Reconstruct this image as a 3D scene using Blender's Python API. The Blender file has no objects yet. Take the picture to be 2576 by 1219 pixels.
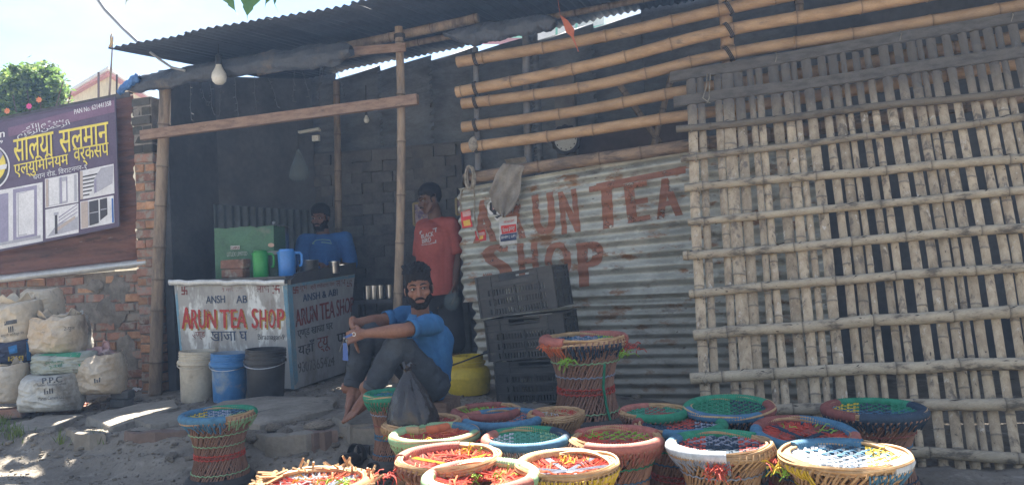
import bpy, bmesh, math, random
from mathutils import Vector, Matrix, noise
from mathutils.bvhtree import BVHTree
R = math.radians
rnd = random.Random(7)
SC = bpy.context.scene
COL = SC.collection

# ------------------------------------------------------------------ camera, sky, sun, exposure
F, CX, CY = 1940.0, 1288.0, 609.5          # focal length and centre in units of a 2576-wide picture
PITCH, ROLL, CAMZ = math.atan((660 - CY) / F), R(2.6), 1.15
_f = Vector((0, math.cos(PITCH), math.sin(PITCH)))
_u0 = Vector((0, -math.sin(PITCH), math.cos(PITCH)))
_r0 = Vector((1, 0, 0))
_r = _r0 * math.cos(ROLL) - _u0 * math.sin(ROLL)
_u = _u0 * math.cos(ROLL) + _r0 * math.sin(ROLL)
CAM = Vector((0, 0, CAMZ))
cd = bpy.data.cameras.new('camera')
cd.sensor_width = 36; cd.lens = F / 2576 * 36; cd.clip_end = 2000; cd.clip_start = 0.05
co = bpy.data.objects.new('camera', cd); COL.objects.link(co)
co.matrix_world = Matrix.Translation(CAM) @ Matrix((_r, _u, -_f)).transposed().to_4x4()
SC.camera = co

SUN_EL, SUN_AZ = R(53.5), R(-4)               # azimuth measured from +y (straight ahead) towards +x
w = bpy.data.worlds.new('World'); SC.world = w; w.use_nodes = True
nt = w.node_tree; N = nt.nodes; L = nt.links
bg = N['Background']
sky = N.new('ShaderNodeTexSky'); sky.sky_type = 'NISHITA'; sky.sun_disc = False
sky.sun_elevation = SUN_EL; sky.sun_rotation = SUN_AZ
sky.air_density = 1.0; sky.dust_density = 0.4; sky.ozone_density = 1.0
tc = N.new('ShaderNodeTexCoord')
mp = N.new('ShaderNodeMapping'); mp.inputs['Scale'].default_value = (1.6, 1.6, 4.2); mp.inputs['Location'].default_value = (0.35, 0.2, 0.15)
nz = N.new('ShaderNodeTexNoise'); nz.inputs['Scale'].default_value = 1.7; nz.inputs['Detail'].default_value = 8; nz.inputs['Roughness'].default_value = 0.58
rp = N.new('ShaderNodeValToRGB'); rp.color_ramp.elements[0].position = 0.43; rp.color_ramp.elements[1].position = 0.60
mx = N.new('ShaderNodeMix'); mx.data_type = 'RGBA'
mx.inputs[7].default_value = (2.95, 2.9, 2.78, 1)
L.new(tc.outputs['Generated'], mp.inputs['Vector']); L.new(mp.outputs[0], nz.inputs['Vector'])
L.new(nz.outputs['Fac'], rp.inputs['Fac']); L.new(rp.outputs['Color'], mx.inputs[0])
tint = N.new('ShaderNodeMix'); tint.data_type = 'RGBA'; tint.blend_type = 'MULTIPLY'; tint.inputs[0].default_value = 1; tint.inputs[7].default_value = (0.74, 0.80, 0.86, 1)
L.new(sky.outputs[0], tint.inputs[6]); L.new(tint.outputs[2], mx.inputs[6]); L.new(mx.outputs[2], bg.inputs['Color'])
bg.inputs['Strength'].default_value = 0.052

sd = bpy.data.lights.new('sun', 'SUN'); sd.energy = 5.0; sd.angle = R(0.5); sd.color = (1.0, 0.93, 0.82)
so = bpy.data.objects.new('sun', sd); COL.objects.link(so)
_sdir = Vector((math.sin(SUN_AZ) * math.cos(SUN_EL), math.cos(SUN_AZ) * math.cos(SUN_EL), math.sin(SUN_EL)))
so.rotation_euler = _sdir.to_track_quat('Z', 'Y').to_euler(); so.location = _sdir * 40

SC.view_settings.view_transform = 'Standard'; SC.view_settings.look = 'None'
SC.view_settings.exposure = 2.65; SC.view_settings.gamma = 1.0; SC.view_settings.use_curve_mapping = False
SC.render.engine = 'CYCLES'
SC.cycles.use_denoising = True
SC.cycles.max_bounces = 8; SC.cycles.diffuse_bounces = 4; SC.cycles.transparent_max_bounces = 12
SC.cycles.sample_clamp_indirect = 6

# ------------------------------------------------------------------ placing helpers
ANG = math.atan(0.26)
NV = Vector((math.sin(ANG), math.cos(ANG), 0)); EV = Vector((math.cos(ANG), -math.sin(ANG), 0))
D0 = 6.02 * math.cos(ANG)
def ray(x, y): return _f + _r * ((x - CX) / F) - _u * ((y - CY) / F)
def at_y(x, y, d):
    q = ray(x, y); return CAM + q * (d / q.y)
def at_z(x, y, z):
    q = ray(x, y); return CAM + q * ((z - CAMZ) / q.z)
def at_s(x, y, s=0.0):                      # on the vertical plane s metres behind the shop front
    q = ray(x, y); return CAM + q * ((D0 + s) / q.dot(NV))
def at_pl(x, y, p, n):
    q = ray(x, y); return CAM + q * ((p - CAM).dot(n) / q.dot(n))
def fac(t, s, z): return EV * t + NV * (D0 + s) + Vector((0, 0, z))
def tsz(p): return p.dot(EV), p.dot(NV) - D0, p.z
def lerp(a, b, t): return a + (b - a) * t
def sstep(a, b, x):
    t = max(0, min(1, (x - a) / (b - a))); return t * t * (3 - 2 * t)
def interp(x, xs, ys):
    if x <= xs[0]: return ys[0]
    for i in range(1, len(xs)):
        if x <= xs[i]: return lerp(ys[i-1], ys[i], (x - xs[i-1]) / (xs[i] - xs[i-1]))
    return ys[-1]
def nz3(x, y, z=0.0): return noise.noise(Vector((x, y, z)))
def gz0(x, y):
    s = NV.x * x + NV.y * y - D0
    fl = interp(x, [-3.2, -2.4, -0.7, 0.4, 1.2], [0.13, 0.19, 0.235, 0.17, 0.05])
    e = s + 0.13 * nz3(x * 1.7, y * 1.7, 3.1)
    return fl * (0.45 * sstep(-2.05, -1.85, e) + 0.55 * sstep(-1.85, -1.62, e)) 
def gz(x, y):
    s = NV.x * x + NV.y * y - D0
    k = sstep(-2.3, -1.9, s) * (1 - 0.55 * sstep(-1.3, -0.9, s))
    n = 0.012 * nz3(x * 3, y * 3) + 0.008 * nz3(x * 9, y * 9, 5)
    return gz0(x, y) + n * (0.25 + k) + 0.03 * k * nz3(x * 4.2, y * 4.2, 8) + 0.012 * k * nz3(x * 14, y * 14, 2)
def at_g(x, y, up=0.0):
    z = 0.1
    for i in range(25):
        p = at_z(x, y, z + up); z = lerp(z, gz0(p.x, p.y), 0.5)
    return p

# ------------------------------------------------------------------ mesh builder
class MB:
    def __init__(s): s.v = []; s.f = []; s.c = []
    def add(s, V, Fc, c=0.0):
        n = len(s.v); s.v += [tuple(q) for q in V]; s.f += [tuple(i + n for i in q) for q in Fc]
        s.c += list(c) if isinstance(c, (list, tuple)) else [c] * len(V)
        return s
    def hexa(s, p, c=0.0):                  # p: bottom ring of four, top ring of four
        return s.add(p, [(3, 2, 1, 0), (4, 5, 6, 7), (0, 1, 5, 4), (1, 2, 6, 5), (2, 3, 7, 6), (3, 0, 4, 7)], c)
    def box(s, c, sz, M=None, col=0.0):
        c = Vector(c); h = Vector(sz) / 2; P = []
        for z in (-1, 1):
            for x, y in ((-1, -1), (1, -1), (1, 1), (-1, 1)):
                q = Vector((x * h.x, y * h.y, z * h.z)); P.append(c + (M @ q if M else q))
        return s.hexa(P, col)
    def bar(s, a, b, wd, ht, up=Vector((0, 0, 1)), col=0.0):   # straight bar from a to b
        a = Vector(a); b = Vector(b); d = (b - a).normalized(); sd_ = d.cross(up).normalized(); u2 = sd_.cross(d)
        P = []
        for e in (a, b):
            P += [e - sd_ * wd / 2 - u2 * ht / 2, e + sd_ * wd / 2 - u2 * ht / 2, e + sd_ * wd / 2 + u2 * ht / 2, e - sd_ * wd / 2 + u2 * ht / 2]
        return s.hexa(P, col)
    def tube(s, pts, r, n=8, cap=True, c=0.0, flat=1.0, closed=False, tw=0.0):
        pts = [Vector(p) for p in pts]; m = len(pts)
        rr = r if isinstance(r, (list, tuple)) else [r] * m
        cc = c if isinstance(c, (list, tuple)) else [c] * m
        t0 = (pts[1] - pts[0]).normalized()
        up = Vector((0, 0, 1)) if abs(t0.z) < 0.9 else Vector((0, 1, 0))
        a = t0.cross(up).normalized(); V = []; Cc = []
        for i, p in enumerate(pts):
            if closed: t = (pts[(i + 1) % m] - pts[i - 1]).normalized()
            else: t = (pts[min(i + 1, m - 1)] - pts[max(i - 1, 0)]).normalized()
            a = (a - t * a.dot(t)).normalized(); b = t.cross(a)
            for k in range(n):
                q = 2 * math.pi * k / n + tw
                V.append(p + a * (math.cos(q) * rr[i]) + b * (math.sin(q) * rr[i] * flat)); Cc.append(cc[i])
        Fc = []
        for i in range(m if closed else m - 1):
            j = (i + 1) % m
            for k in range(n):
                l = (k + 1) % n
                Fc.append((i * n + k, i * n + l, j * n + l, j * n + k))
        if cap and not closed:
            Fc.append(tuple(range(n - 1, -1, -1))); Fc.append(tuple((m - 1) * n + k for k in range(n)))
        return s.add(V, Fc, Cc)
    def caps(s, p0, p1, r0, r1=None, n=14):  # tapered capsule
        r1 = r0 if r1 is None else r1; p0 = Vector(p0); p1 = Vector(p1); d = p1 - p0
        if d.length < 1e-6: d = Vector((0, 0, 1e-4))
        d.normalize(); P = []; Rr = []
        for k in range(5):
            a = math.pi / 2 * (1 - k / 4); P.append(p0 - d * r0 * math.sin(a)); Rr.append(max(r0 * math.cos(a), 1e-4))
        for k in range(5):
            a = math.pi / 2 * k / 4; P.append(p1 + d * r1 * math.sin(a)); Rr.append(max(r1 * math.cos(a), 1e-4))
        return s.tube(P, Rr, n)
    def chain(s, pts, n=14):                 # pts: (point, radius)
        for (a, ra), (b, rb) in zip(pts, pts[1:]): s.caps(a, b, ra, rb, n)
        return s
    def lathe(s, prof, n=24, M=None, mod=None, c=0.0, cap=False):
        V = []
        for i, (r, z) in enumerate(prof):
            for k in range(n):
                a = 2 * math.pi * k / n; q = Vector((r * math.cos(a), r * math.sin(a), z))
                if mod: q = mod(q, i, a)
                V.append(M @ q if M else q)
        Fc = []
        for i in range(len(prof) - 1):
            for k in range(n):
                l = (k + 1) % n; Fc.append((i * n + k, i * n + l, (i + 1) * n + l, (i + 1) * n + k))
        if cap: Fc.append(tuple(range(n - 1, -1, -1))); Fc.append(tuple((len(prof) - 1) * n + k for k in range(n)))
        return s.add(V, Fc, c)
    def grid(s, fn, nu, nv, c=None):
        V = []; Cc = []
        for j in range(nv + 1):
            for i in range(nu + 1):
                V.append(fn(i / nu, j / nv)); Cc.append(c(i / nu, j / nv) if c else 0.0)
        Fc = [(j * (nu + 1) + i, j * (nu + 1) + i + 1, (j + 1) * (nu + 1) + i + 1, (j + 1) * (nu + 1) + i) for j in range(nv) for i in range(nu)]
        return s.add(V, Fc, Cc)
    def ball(s, c, r, M=None, nu=16, nv=10, fn=None):
        c = Vector(c); r = Vector(r) if hasattr(r, '__len__') else Vector((r, r, r)); V = []
        for j in range(nv + 1):
            th = math.pi * (j + 0.001) / (nv + 0.002)
            for i in range(nu):
                a = 2 * math.pi * i / nu; d = Vector((math.sin(th) * math.cos(a), math.sin(th) * math.sin(a), math.cos(th)))
                k = fn(d) if fn else 1.0
                q = Vector((d.x * r.x, d.y * r.y, d.z * r.z)) * k; V.append(c + (M @ q if M else q))
        Fc = [(j * nu + i, (j + 1) * nu + i, (j + 1) * nu + (i + 1) % nu, j * nu + (i + 1) % nu) for j in range(nv) for i in range(nu)]
        return s.add(V, Fc + [tuple(range(nu)), tuple(nv * nu + i for i in range(nu - 1, -1, -1))])
    def prism(s, poly, off, c=0.0):          # poly: 3-D outline, off: thickness vector
        n = len(poly); off = Vector(off); P = [Vector(p) for p in poly]
        V = P + [p + off for p in P]
        return s.add(V, [tuple(range(n)), tuple(range(2 * n - 1, n - 1, -1))] + [((i + 1) % n, i, i + n, (i + 1) % n + n) for i in range(n)], c)
    def mesh(s, name, loc=None, smooth=40, weld=False):
        me = bpy.data.meshes.new(name)
        V = s.v if loc is None else [(x - loc[0], y - loc[1], z - loc[2]) for x, y, z in s.v]
        me.from_pydata(V, [], s.f)
        if any(s.c):
            at = me.attributes.new('c', 'FLOAT', 'POINT'); at.data.foreach_set('value', [float(x) for x in s.c])
        finish(me, smooth)
        return me
def finish(me, smooth=40):
    if smooth:
        me.polygons.foreach_set('use_smooth', [True] * len(me.polygons))
        if smooth < 180: me.set_sharp_from_angle(angle=R(smooth))
    me.update()

def tag(o, label=None, cat=None, group=None, kind=None):
    if label: o['label'] = label
    if cat: o['category'] = cat
    if group: o['group'] = group
    if kind: o['kind'] = kind
    return o
def link(name, me, m, parent=None, label=None, kind=None):
    o = bpy.data.objects.new(name, me); COL.objects.link(o)
    if m and not me.materials: me.materials.append(m)
    if parent is not None: o.parent = parent
    return tag(o, label, None, None, kind)
class Thing:
    def __init__(s, name, label, cat, loc=(0, 0, 0), group=None, kind=None, rot=None):
        s.loc = Vector(loc); s.root = bpy.data.objects.new(name, None); COL.objects.link(s.root)
        s.root.location = s.loc; s.root.empty_display_size = 0.1
        if rot: s.root.rotation_euler = rot
        tag(s.root, label, cat, group, kind)
    def part(s, name, mb, m, parent=None, label=None, kind=None, smooth=40):
        me = mb.mesh(name, s.loc, smooth) if isinstance(mb, MB) else mb
        return link(name, me, m, parent or s.root, label, kind)
def solo(name, label, cat, mb, m, loc=(0, 0, 0), group=None, kind=None, smooth=40):
    o = link(name, mb.mesh(name, Vector(loc), smooth), m); o.location = loc
    return tag(o, label, cat, group, kind)
def shift_mesh(me, loc):
    me.transform(Matrix.Translation(-Vector(loc))); return me

# ------------------------------------------------------------------ materials
MATS = {}
def mat(name, col, col2=None, scale=6.0, rough=0.8, bump=0.15, bscale=60.0, metal=0.0, spec=0.3, stretch=(1, 1, 1), rand=0.12,
        stain=None, vcol=None, chip=None, trans=0.0, lo=0.35, hi=0.7, detail=5, dist=0.004, sss=0.0, alpha=1.0, coat=0.0):
    if name in MATS: return MATS[name]
    m = bpy.data.materials.new(name); m.use_nodes = True; t = m.node_tree; n = t.nodes; l = t.links
    b = n['Principled BSDF']; b.inputs['Roughness'].default_value = rough; b.inputs['Metallic'].default_value = metal
    b.inputs['Specular IOR Level'].default_value = spec
    if coat: b.inputs['Coat Weight'].default_value = coat
    tc_ = n.new('ShaderNodeTexCoord'); mp_ = n.new('ShaderNodeMapping'); mp_.inputs['Scale'].default_value = stretch
    oi = n.new('ShaderNodeObjectInfo'); ml = n.new('ShaderNodeMath'); ml.operation = 'MULTIPLY'; ml.inputs[1].default_value = 37.0
    l.new(oi.outputs['Random'], ml.inputs[0]); l.new(tc_.outputs['Object'], mp_.inputs['Vector']); l.new(ml.outputs[0], mp_.inputs['Location'])
    def noise_(sc, det=detail, rg=0.6):
        q = n.new('ShaderNodeTexNoise'); q.inputs['Scale'].default_value = sc; q.inputs['Detail'].default_value = det; q.inputs['Roughness'].default_value = rg
        l.new(mp_.outputs[0], q.inputs['Vector']); return q.outputs['Fac']
    def ramp(fac_, a, c_):
        q = n.new('ShaderNodeMapRange'); q.interpolation_type = 'SMOOTHSTEP'; q.inputs['From Min'].default_value = a; q.inputs['From Max'].default_value = c_
        l.new(fac_, q.inputs['Value']); return q.outputs['Result']
    def mix(fc, A, B):
        q = n.new('ShaderNodeMix'); q.data_type = 'RGBA'
        if isinstance(fc, float): q.inputs[0].default_value = fc
        else: l.new(fc, q.inputs[0])
        for i, x in ((6, A), (7, B)):
            if isinstance(x, tuple): q.inputs[i].default_value = x + (1,)
            else: l.new(x, q.inputs[i])
        return q.outputs[2]
    col2 = col2 or tuple(x * 0.7 for x in col)
    out = mix(ramp(noise_(scale), lo, hi), col, col2)
    fine = noise_(scale * 9, 3)
    q = n.new('ShaderNodeMapRange'); q.inputs['To Min'].default_value = 0.72; q.inputs['To Max'].default_value = 1.25; l.new(fine, q.inputs['Value'])
    hs = n.new('ShaderNodeHueSaturation'); l.new(out, hs.inputs['Color'])
    mr = n.new('ShaderNodeMapRange'); mr.inputs['To Min'].default_value = 1 - rand; mr.inputs['To Max'].default_value = 1 + rand
    l.new(oi.outputs['Random'], mr.inputs['Value'])
    mm = n.new('ShaderNodeMath'); mm.operation = 'MULTIPLY'; l.new(mr.outputs[0], mm.inputs[0]); l.new(q.outputs[0], mm.inputs[1]); l.new(mm.outputs[0], hs.inputs['Value'])
    out = hs.outputs[0]
    if stain:
        for st in (stain if isinstance(stain, list) else [stain]):
            sc_, sa, sb = st[1], st[2], st[3]
            out = mix(ramp(noise_(sc_, 6, 0.65), sa, sb), out, st[0])
    if vcol:
        at = n.new('ShaderNodeAttribute'); at.attribute_name = 'c'; out = mix(at.outputs['Fac'], out, vcol)
    l.new(out, b.inputs['Base Color'])
    if bump:
        bp = n.new('ShaderNodeBump'); bp.inputs['Strength'].default_value = bump; bp.inputs['Distance'].default_value = dist
        l.new(noise_(bscale, 4), bp.inputs['Height']); l.new(bp.outputs[0], b.inputs['Normal'])
    if sss: b.inputs['Subsurface Weight'].default_value = sss; b.inputs['Subsurface Radius'].default_value = (0.02, 0.008, 0.004); b.inputs['Subsurface Scale'].default_value = 0.3
    if trans: b.inputs['Transmission Weight'].default_value = trans
    if alpha < 1: b.inputs['Alpha'].default_value = alpha
    if chip:
        l.new(ramp(noise_(chip[0], 6, 0.7), chip[1], chip[2]), b.inputs['Alpha'])
    MATS[name] = m
    return m
def plain(name, col, rough=0.7, **k): return mat(name, col, tuple(x * 0.85 for x in col), rough=rough, **k)

bamboo = mat('bamboo', (0.40, 0.265, 0.15), (0.29, 0.185, 0.10), 5, 0.6, 0.2, 80, stretch=(1, 4, 4), vcol=(0.10, 0.07, 0.045), stain=((0.16, 0.12, 0.085), 3.0, 0.55, 0.75), rand=0.1)
bamboo_post = mat('bamboo_post', (0.30, 0.23, 0.165), (0.19, 0.145, 0.11), 6, 0.75, 0.3, 60, stretch=(4, 4, 0.8), vcol=(0.07, 0.055, 0.04), stain=((0.09, 0.08, 0.07), 2.2, 0.5, 0.72))
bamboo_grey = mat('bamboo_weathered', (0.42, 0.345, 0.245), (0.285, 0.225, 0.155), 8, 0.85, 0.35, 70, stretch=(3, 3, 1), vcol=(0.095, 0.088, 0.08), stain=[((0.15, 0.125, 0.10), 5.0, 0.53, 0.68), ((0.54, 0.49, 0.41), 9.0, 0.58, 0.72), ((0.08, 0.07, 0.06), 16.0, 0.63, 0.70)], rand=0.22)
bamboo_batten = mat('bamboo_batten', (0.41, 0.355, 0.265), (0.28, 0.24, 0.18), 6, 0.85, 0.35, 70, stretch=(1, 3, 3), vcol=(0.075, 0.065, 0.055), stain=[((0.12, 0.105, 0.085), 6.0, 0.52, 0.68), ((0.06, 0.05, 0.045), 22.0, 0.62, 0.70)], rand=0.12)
dark_plank = mat('dark_plank', (0.105, 0.098, 0.09), (0.065, 0.06, 0.056), 6, 0.9, 0.3, 50, stretch=(1, 5, 5))
plank = mat('plank_wood', (0.30, 0.205, 0.15), (0.20, 0.13, 0.095), 5, 0.8, 0.3, 60, stretch=(1, 6, 6), stain=((0.10, 0.075, 0.06), 3.5, 0.58, 0.72))
lash = plain('lashing_wire', (0.055, 0.05, 0.045), 0.8)
rope_m = mat('jute_rope', (0.30, 0.27, 0.22), (0.16, 0.14, 0.11), 30, 0.95, 0.4, 200)
galv = mat('galvanised_sheet', (0.43, 0.435, 0.385), (0.24, 0.245, 0.21), 3.2, 0.42, 0.12, 40, metal=0.25, spec=0.5, stretch=(1, 1, 2.2),
           stain=[((0.10, 0.09, 0.075), 4.5, 0.54, 0.74), ((0.52, 0.54, 0.49), 7.0, 0.55, 0.72), ((0.22, 0.12, 0.06), 5.0, 0.54, 0.66), ((0.07, 0.055, 0.045), 14.0, 0.63, 0.70)], vcol=(0.20, 0.175, 0.13), rand=0.08)
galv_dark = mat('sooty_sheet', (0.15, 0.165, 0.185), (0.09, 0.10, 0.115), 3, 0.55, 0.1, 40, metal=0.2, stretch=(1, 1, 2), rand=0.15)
roof_m = mat('roof_sheet', (0.07, 0.08, 0.098), (0.05, 0.056, 0.068), 3, 0.6, 0.1, 40, metal=0.15, rand=0.12)
galv_back = mat('grey_sheet', (0.17, 0.185, 0.185), (0.12, 0.13, 0.13), 3, 0.5, 0.1, 40, metal=0.2, stretch=(2, 2, 1))
rust = mat('rusty_sheet', (0.17, 0.085, 0.065), (0.10, 0.058, 0.05), 2.6, 0.8, 0.2, 50, stretch=(1, 1, 5), stain=[((0.065, 0.05, 0.048), 3.0, 0.52, 0.7), ((0.24, 0.22, 0.20), 4.0, 0.64, 0.74)], rand=0.1)
flash_m = mat('flashing_metal', (0.52, 0.53, 0.52), (0.38, 0.38, 0.36), 3, 0.4, 0.08, 30, metal=0.3, spec=0.5, stain=((0.2, 0.13, 0.09), 5, 0.62, 0.72))
brick_m = mat('brick_clay', (0.32, 0.175, 0.125), (0.22, 0.12, 0.09), 14, 0.9, 0.5, 70, rand=0.33, stain=[((0.27, 0.24, 0.20), 9.0, 0.46, 0.62), ((0.09, 0.075, 0.065), 6.0, 0.60, 0.74)], dist=0.006)
brick_pale = mat('brick_orange', (0.42, 0.25, 0.15), (0.30, 0.155, 0.09), 14, 0.9, 0.5, 70, rand=0.3, stain=((0.20, 0.17, 0.14), 9.0, 0.56, 0.7), dist=0.006)
brick_soot = mat('brick_mossy', (0.085, 0.08, 0.07), (0.05, 0.052, 0.045), 10, 0.95, 0.5, 70, rand=0.3)
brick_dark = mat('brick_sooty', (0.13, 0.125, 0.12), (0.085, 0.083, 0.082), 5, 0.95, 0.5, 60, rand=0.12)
mortar = mat('mortar', (0.26, 0.235, 0.205), (0.15, 0.135, 0.115), 8, 0.95, 0.6, 90, stain=((0.07, 0.075, 0.06), 1.6, 0.56, 0.72), dist=0.012)
mortar_dark = mat('mortar_dark', (0.11, 0.105, 0.10), None, 8, 0.95, 0.5, 60)
veiled_soot = mat('veiled_soot', (0.105, 0.11, 0.12), (0.07, 0.075, 0.083), 2.2, 0.95, 0.3, 20)  # sooty surfaces, with a paler blue lift painted in for the glare veil
plaster = mat('old_plaster', (0.17, 0.16, 0.15), (0.10, 0.095, 0.09), 3, 0.95, 0.3, 20)
tarp_m = mat('tarpaulin', (0.060, 0.068, 0.085), (0.042, 0.047, 0.06), 6, 0.5, 0.4, 25, dist=0.02, stain=((0.11, 0.095, 0.08), 4, 0.55, 0.7))
tarp_blue = mat('tarpaulin_blue', (0.06, 0.17, 0.42), (0.05, 0.11, 0.26), 7, 0.45, 0.3, 25, dist=0.02)
soil = mat('soil', (0.235, 0.21, 0.175), (0.145, 0.128, 0.107), 1.6, 0.95, 0.7, 45, stain=[((0.31, 0.285, 0.245), 6, 0.54, 0.70), ((0.10, 0.088, 0.072), 3.2, 0.57, 0.70), ((0.12, 0.105, 0.09), 26, 0.58, 0.66)], dist=0.02, rand=0)
stone_m = mat('stone', (0.29, 0.255, 0.205), (0.17, 0.15, 0.125), 7, 0.95, 0.6, 50, rand=0.28, dist=0.012, stain=((0.09, 0.08, 0.07), 5, 0.58, 0.72))
slab_m = mat('slab_stone', (0.27, 0.245, 0.205), (0.19, 0.17, 0.14), 4, 0.95, 0.6, 40, rand=0.14, dist=0.012, stain=((0.10, 0.09, 0.075), 6, 0.6, 0.72))

# ------------------------------------------------------------------ lettering
def text_geo(s, bold=0.0, cuts=0):
    cu = bpy.data.curves.new('lettering', 'FONT'); cu.body = s; cu.size = 1.0; cu.resolution_u = 4
    o = bpy.data.objects.new('lettering', cu); COL.objects.link(o)
    me = bpy.data.meshes.new_from_object(o.evaluated_get(bpy.context.evaluated_depsgraph_get()))
    bpy.data.objects.remove(o); bpy.data.curves.remove(cu)
    bm = bmesh.new(); bm.from_mesh(me); bpy.data.meshes.remove(me)
    ys = [v.co.y for v in bm.verts]
    if cuts and ys:
        a, c_ = min(ys), max(ys)
        for i in range(1, cuts):
            g = list(bm.verts) + list(bm.edges) + list(bm.faces)
            bmesh.ops.bisect_plane(bm, geom=g, plane_co=(0, lerp(a, c_, i / cuts), 0), plane_no=(0, 1, 0))
    bm.verts.index_update()
    V = [(v.co.x, v.co.y) for v in bm.verts]; Fc = [tuple(v.index for v in f.verts) for f in bm.faces]; bm.free()
    layers = [0.0] if not bold else [-bold, -bold / 2, 0.0, bold / 2, bold]
    VV = []; FF = []
    for k, dx in enumerate(layers):
        n = len(VV); VV += [(x + dx, y, k) for x, y in V]; FF += [tuple(i + n for i in f) for f in Fc]
    return VV, FF
def text_quad(mb, s, quad, fn, bold=0.0, cuts=0, lift=0.0004, mirror=False):
    """letters stretched over quad = TL, TR, BR, BL (picture units); fn(x, y, lift) gives the point on the surface"""
    V, Fc = text_geo(s, bold, cuts)
    if not V: return mb
    x0 = min(v[0] for v in V); x1 = max(v[0] for v in V); y0 = min(v[1] for v in V); y1 = max(v[1] for v in V)
    tl, tr, br, bl = [Vector(q) for q in quad]; P = []
    for x, y, k in V:
        a = (x - x0) / (x1 - x0); b = (y - y0) / (y1 - y0)
        if mirror: a = 1 - a
        q = lerp(lerp(bl, br, a), lerp(tl, tr, a), b); P.append(fn(q.x, q.y, k * lift))
    return mb.add(P, Fc)
def boxq(x0, y0, x1, y1, sl=0.0):            # axis box with baseline slope
    d = sl * (x1 - x0); return ((x0, y0), (x1, y0 + d), (x1, y1 + d), (x0, y1))
def on_mesh(me, loc, up=0.003):              # surface function for a built mesh
    bv = BVHTree.FromPolygons([v.co + Vector(loc) for v in me.vertices], [tuple(p.vertices) for p in me.polygons])
    def fn(x, y, k=0.0):
        q = ray(x, y).normalized(); h = bv.ray_cast(CAM, q)
        if h[0] is None:
            h = bv.find_nearest(CAM + q * (Vector(loc) - CAM).length); return h[0] - q * (up + k)
        return h[0] - q * (up + k)
    return fn
def blob(mb, voxel=0.006, it=4, disp=None, fac_=0.5):
    me = mb.mesh('blob', None, 0); o = bpy.data.objects.new('blob', me); COL.objects.link(o)
    r_ = o.modifiers.new('r', 'REMESH'); r_.mode = 'VOXEL'; r_.voxel_size = voxel; r_.adaptivity = 0
    if it:
        s_ = o.modifiers.new('s', 'SMOOTH'); s_.iterations = it; s_.factor = fac_
    dg = bpy.context.evaluated_depsgraph_get(); out = bpy.data.meshes.new_from_object(o.evaluated_get(dg))
    bpy.data.objects.remove(o); bpy.data.meshes.remove(me)
    if disp:
        nr = [v.normal.copy() for v in out.vertices]
        for v, q in zip(out.vertices, nr): v.co += q * disp(v.co)
    out.materials.clear(); finish(out, 180)
    return out
def shell(me, pred, th):                     # thin cap grown from the faces of me that pred picks; th(co) = thickness
    keep = [p for p in me.polygons if pred(p.center)]
    idx = {}; V = []; T = []
    for p in keep:
        for i in p.vertices:
            if i not in idx:
                v = me.vertices[i]; idx[i] = len(V); V.append(v.co + v.normal * th(v.co)); T.append(v.co - v.normal * 0.002)
    n = len(V); Fc = [tuple(idx[i] for i in p.vertices) for p in keep]; ed = {}
    for f in Fc:
        for a, b in zip(f, f[1:] + f[:1]): ed[(a, b)] = 1
    sd_ = [(b, a, a + n, b + n) for (a, b) in ed if (b, a) not in ed]
    return MB().add(V + T, Fc + [tuple(i + n for i in reversed(f)) for f in Fc] + sd_)

# ================================================================== GROUND
xs = [-400, -120, -40, -18, -10, -7] + [-5.4 + 0.045 * i for i in range(205)] + [4.2, 5.5, 8, 14, 30, 100, 400]
ys = [-400, -100, -30, -12, -6, -2, 0.5, 1.5] + [2.2 + 0.04 * i for i in range(120)] + [7.4, 8, 9, 11, 16, 30, 90, 400, 900]
gb = MB(); nx = len(xs)
for y in ys:
    for x in xs: gb.v.append((x, y, gz(x, y) if (-5.5 < x < 4.3 and 2 < y < 11) else (gz0(x, y) if 0 < y < 12 else 0.0))); gb.c.append(0)
gb.f = [(j * nx + i, j * nx + i + 1, (j + 1) * nx + i + 1, (j + 1) * nx + i) for j in range(len(ys) - 1) for i in range(nx - 1)]
ground = tag(link('ground', gb.mesh('ground', None, 60), soil), kind='structure')
def gpart(name, mb, m, kind=None, smooth=40): return link(name, mb.mesh(name, None, smooth), m, ground, None, kind)
SLABS = []
def slab(poly, th, z=None, rough=0.012, seed=0):
    P = [at_g(x, y) for x, y in poly] if z is None else [at_z(x, y, z) for x, y in poly]
    c = sum((p for p in P), Vector()) / len(P); rr = random.Random(seed); O = []
    for i, p in enumerate(P):                # ragged outline: two in-between points per side
        q = P[(i + 1) % len(P)]
        for k in range(4):
            e = p.lerp(q, k / 4); O.append(e + Vector((rr.uniform(-1, 1), rr.uniform(-1, 1), 0)) * 0.018 * (k > 0))
    zt = (max(gz(p.x, p.y) for p in P + [c]) + 0.02) if z is None else z
    V = []; n = len(O)
    for k, (sc, dz) in enumerate(((1.05, -th - 0.1), (1.0, -0.012), (0.965, 0.0), (0.6, 0.003), (0.25, 0.004))):
        for p in O: 
            q = c.lerp(p, sc); V.append(Vector((q.x, q.y, zt + dz + (nz3(q.x * 9, q.y * 9, seed) * rough if k > 0 else 0) + (q - c).y * 0.02)))
    V.append(Vector((c.x, c.y, zt))); Fc = []
    for k in range(4):
        for i in range(n): Fc.append((k * n + i, k * n + (i + 1) % n, (k + 1) * n + (i + 1) % n, (k + 1) * n + i))
    Fc += [(4 * n + i, 4 * n + (i + 1) % n, 5 * n) for i in range(n)]
    area = sum(P[i].x * P[(i + 1) % len(P)].y - P[(i + 1) % len(P)].x * P[i].y for i in range(len(P)))
    if area < 0: Fc = [tuple(reversed(f)) for f in Fc]
    return MB().add(V, Fc)
red_slab = mat('reddish_slab', (0.21, 0.145, 0.115), (0.16, 0.12, 0.10), 5, 0.95, 0.6, 40, rand=0.1)
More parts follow.
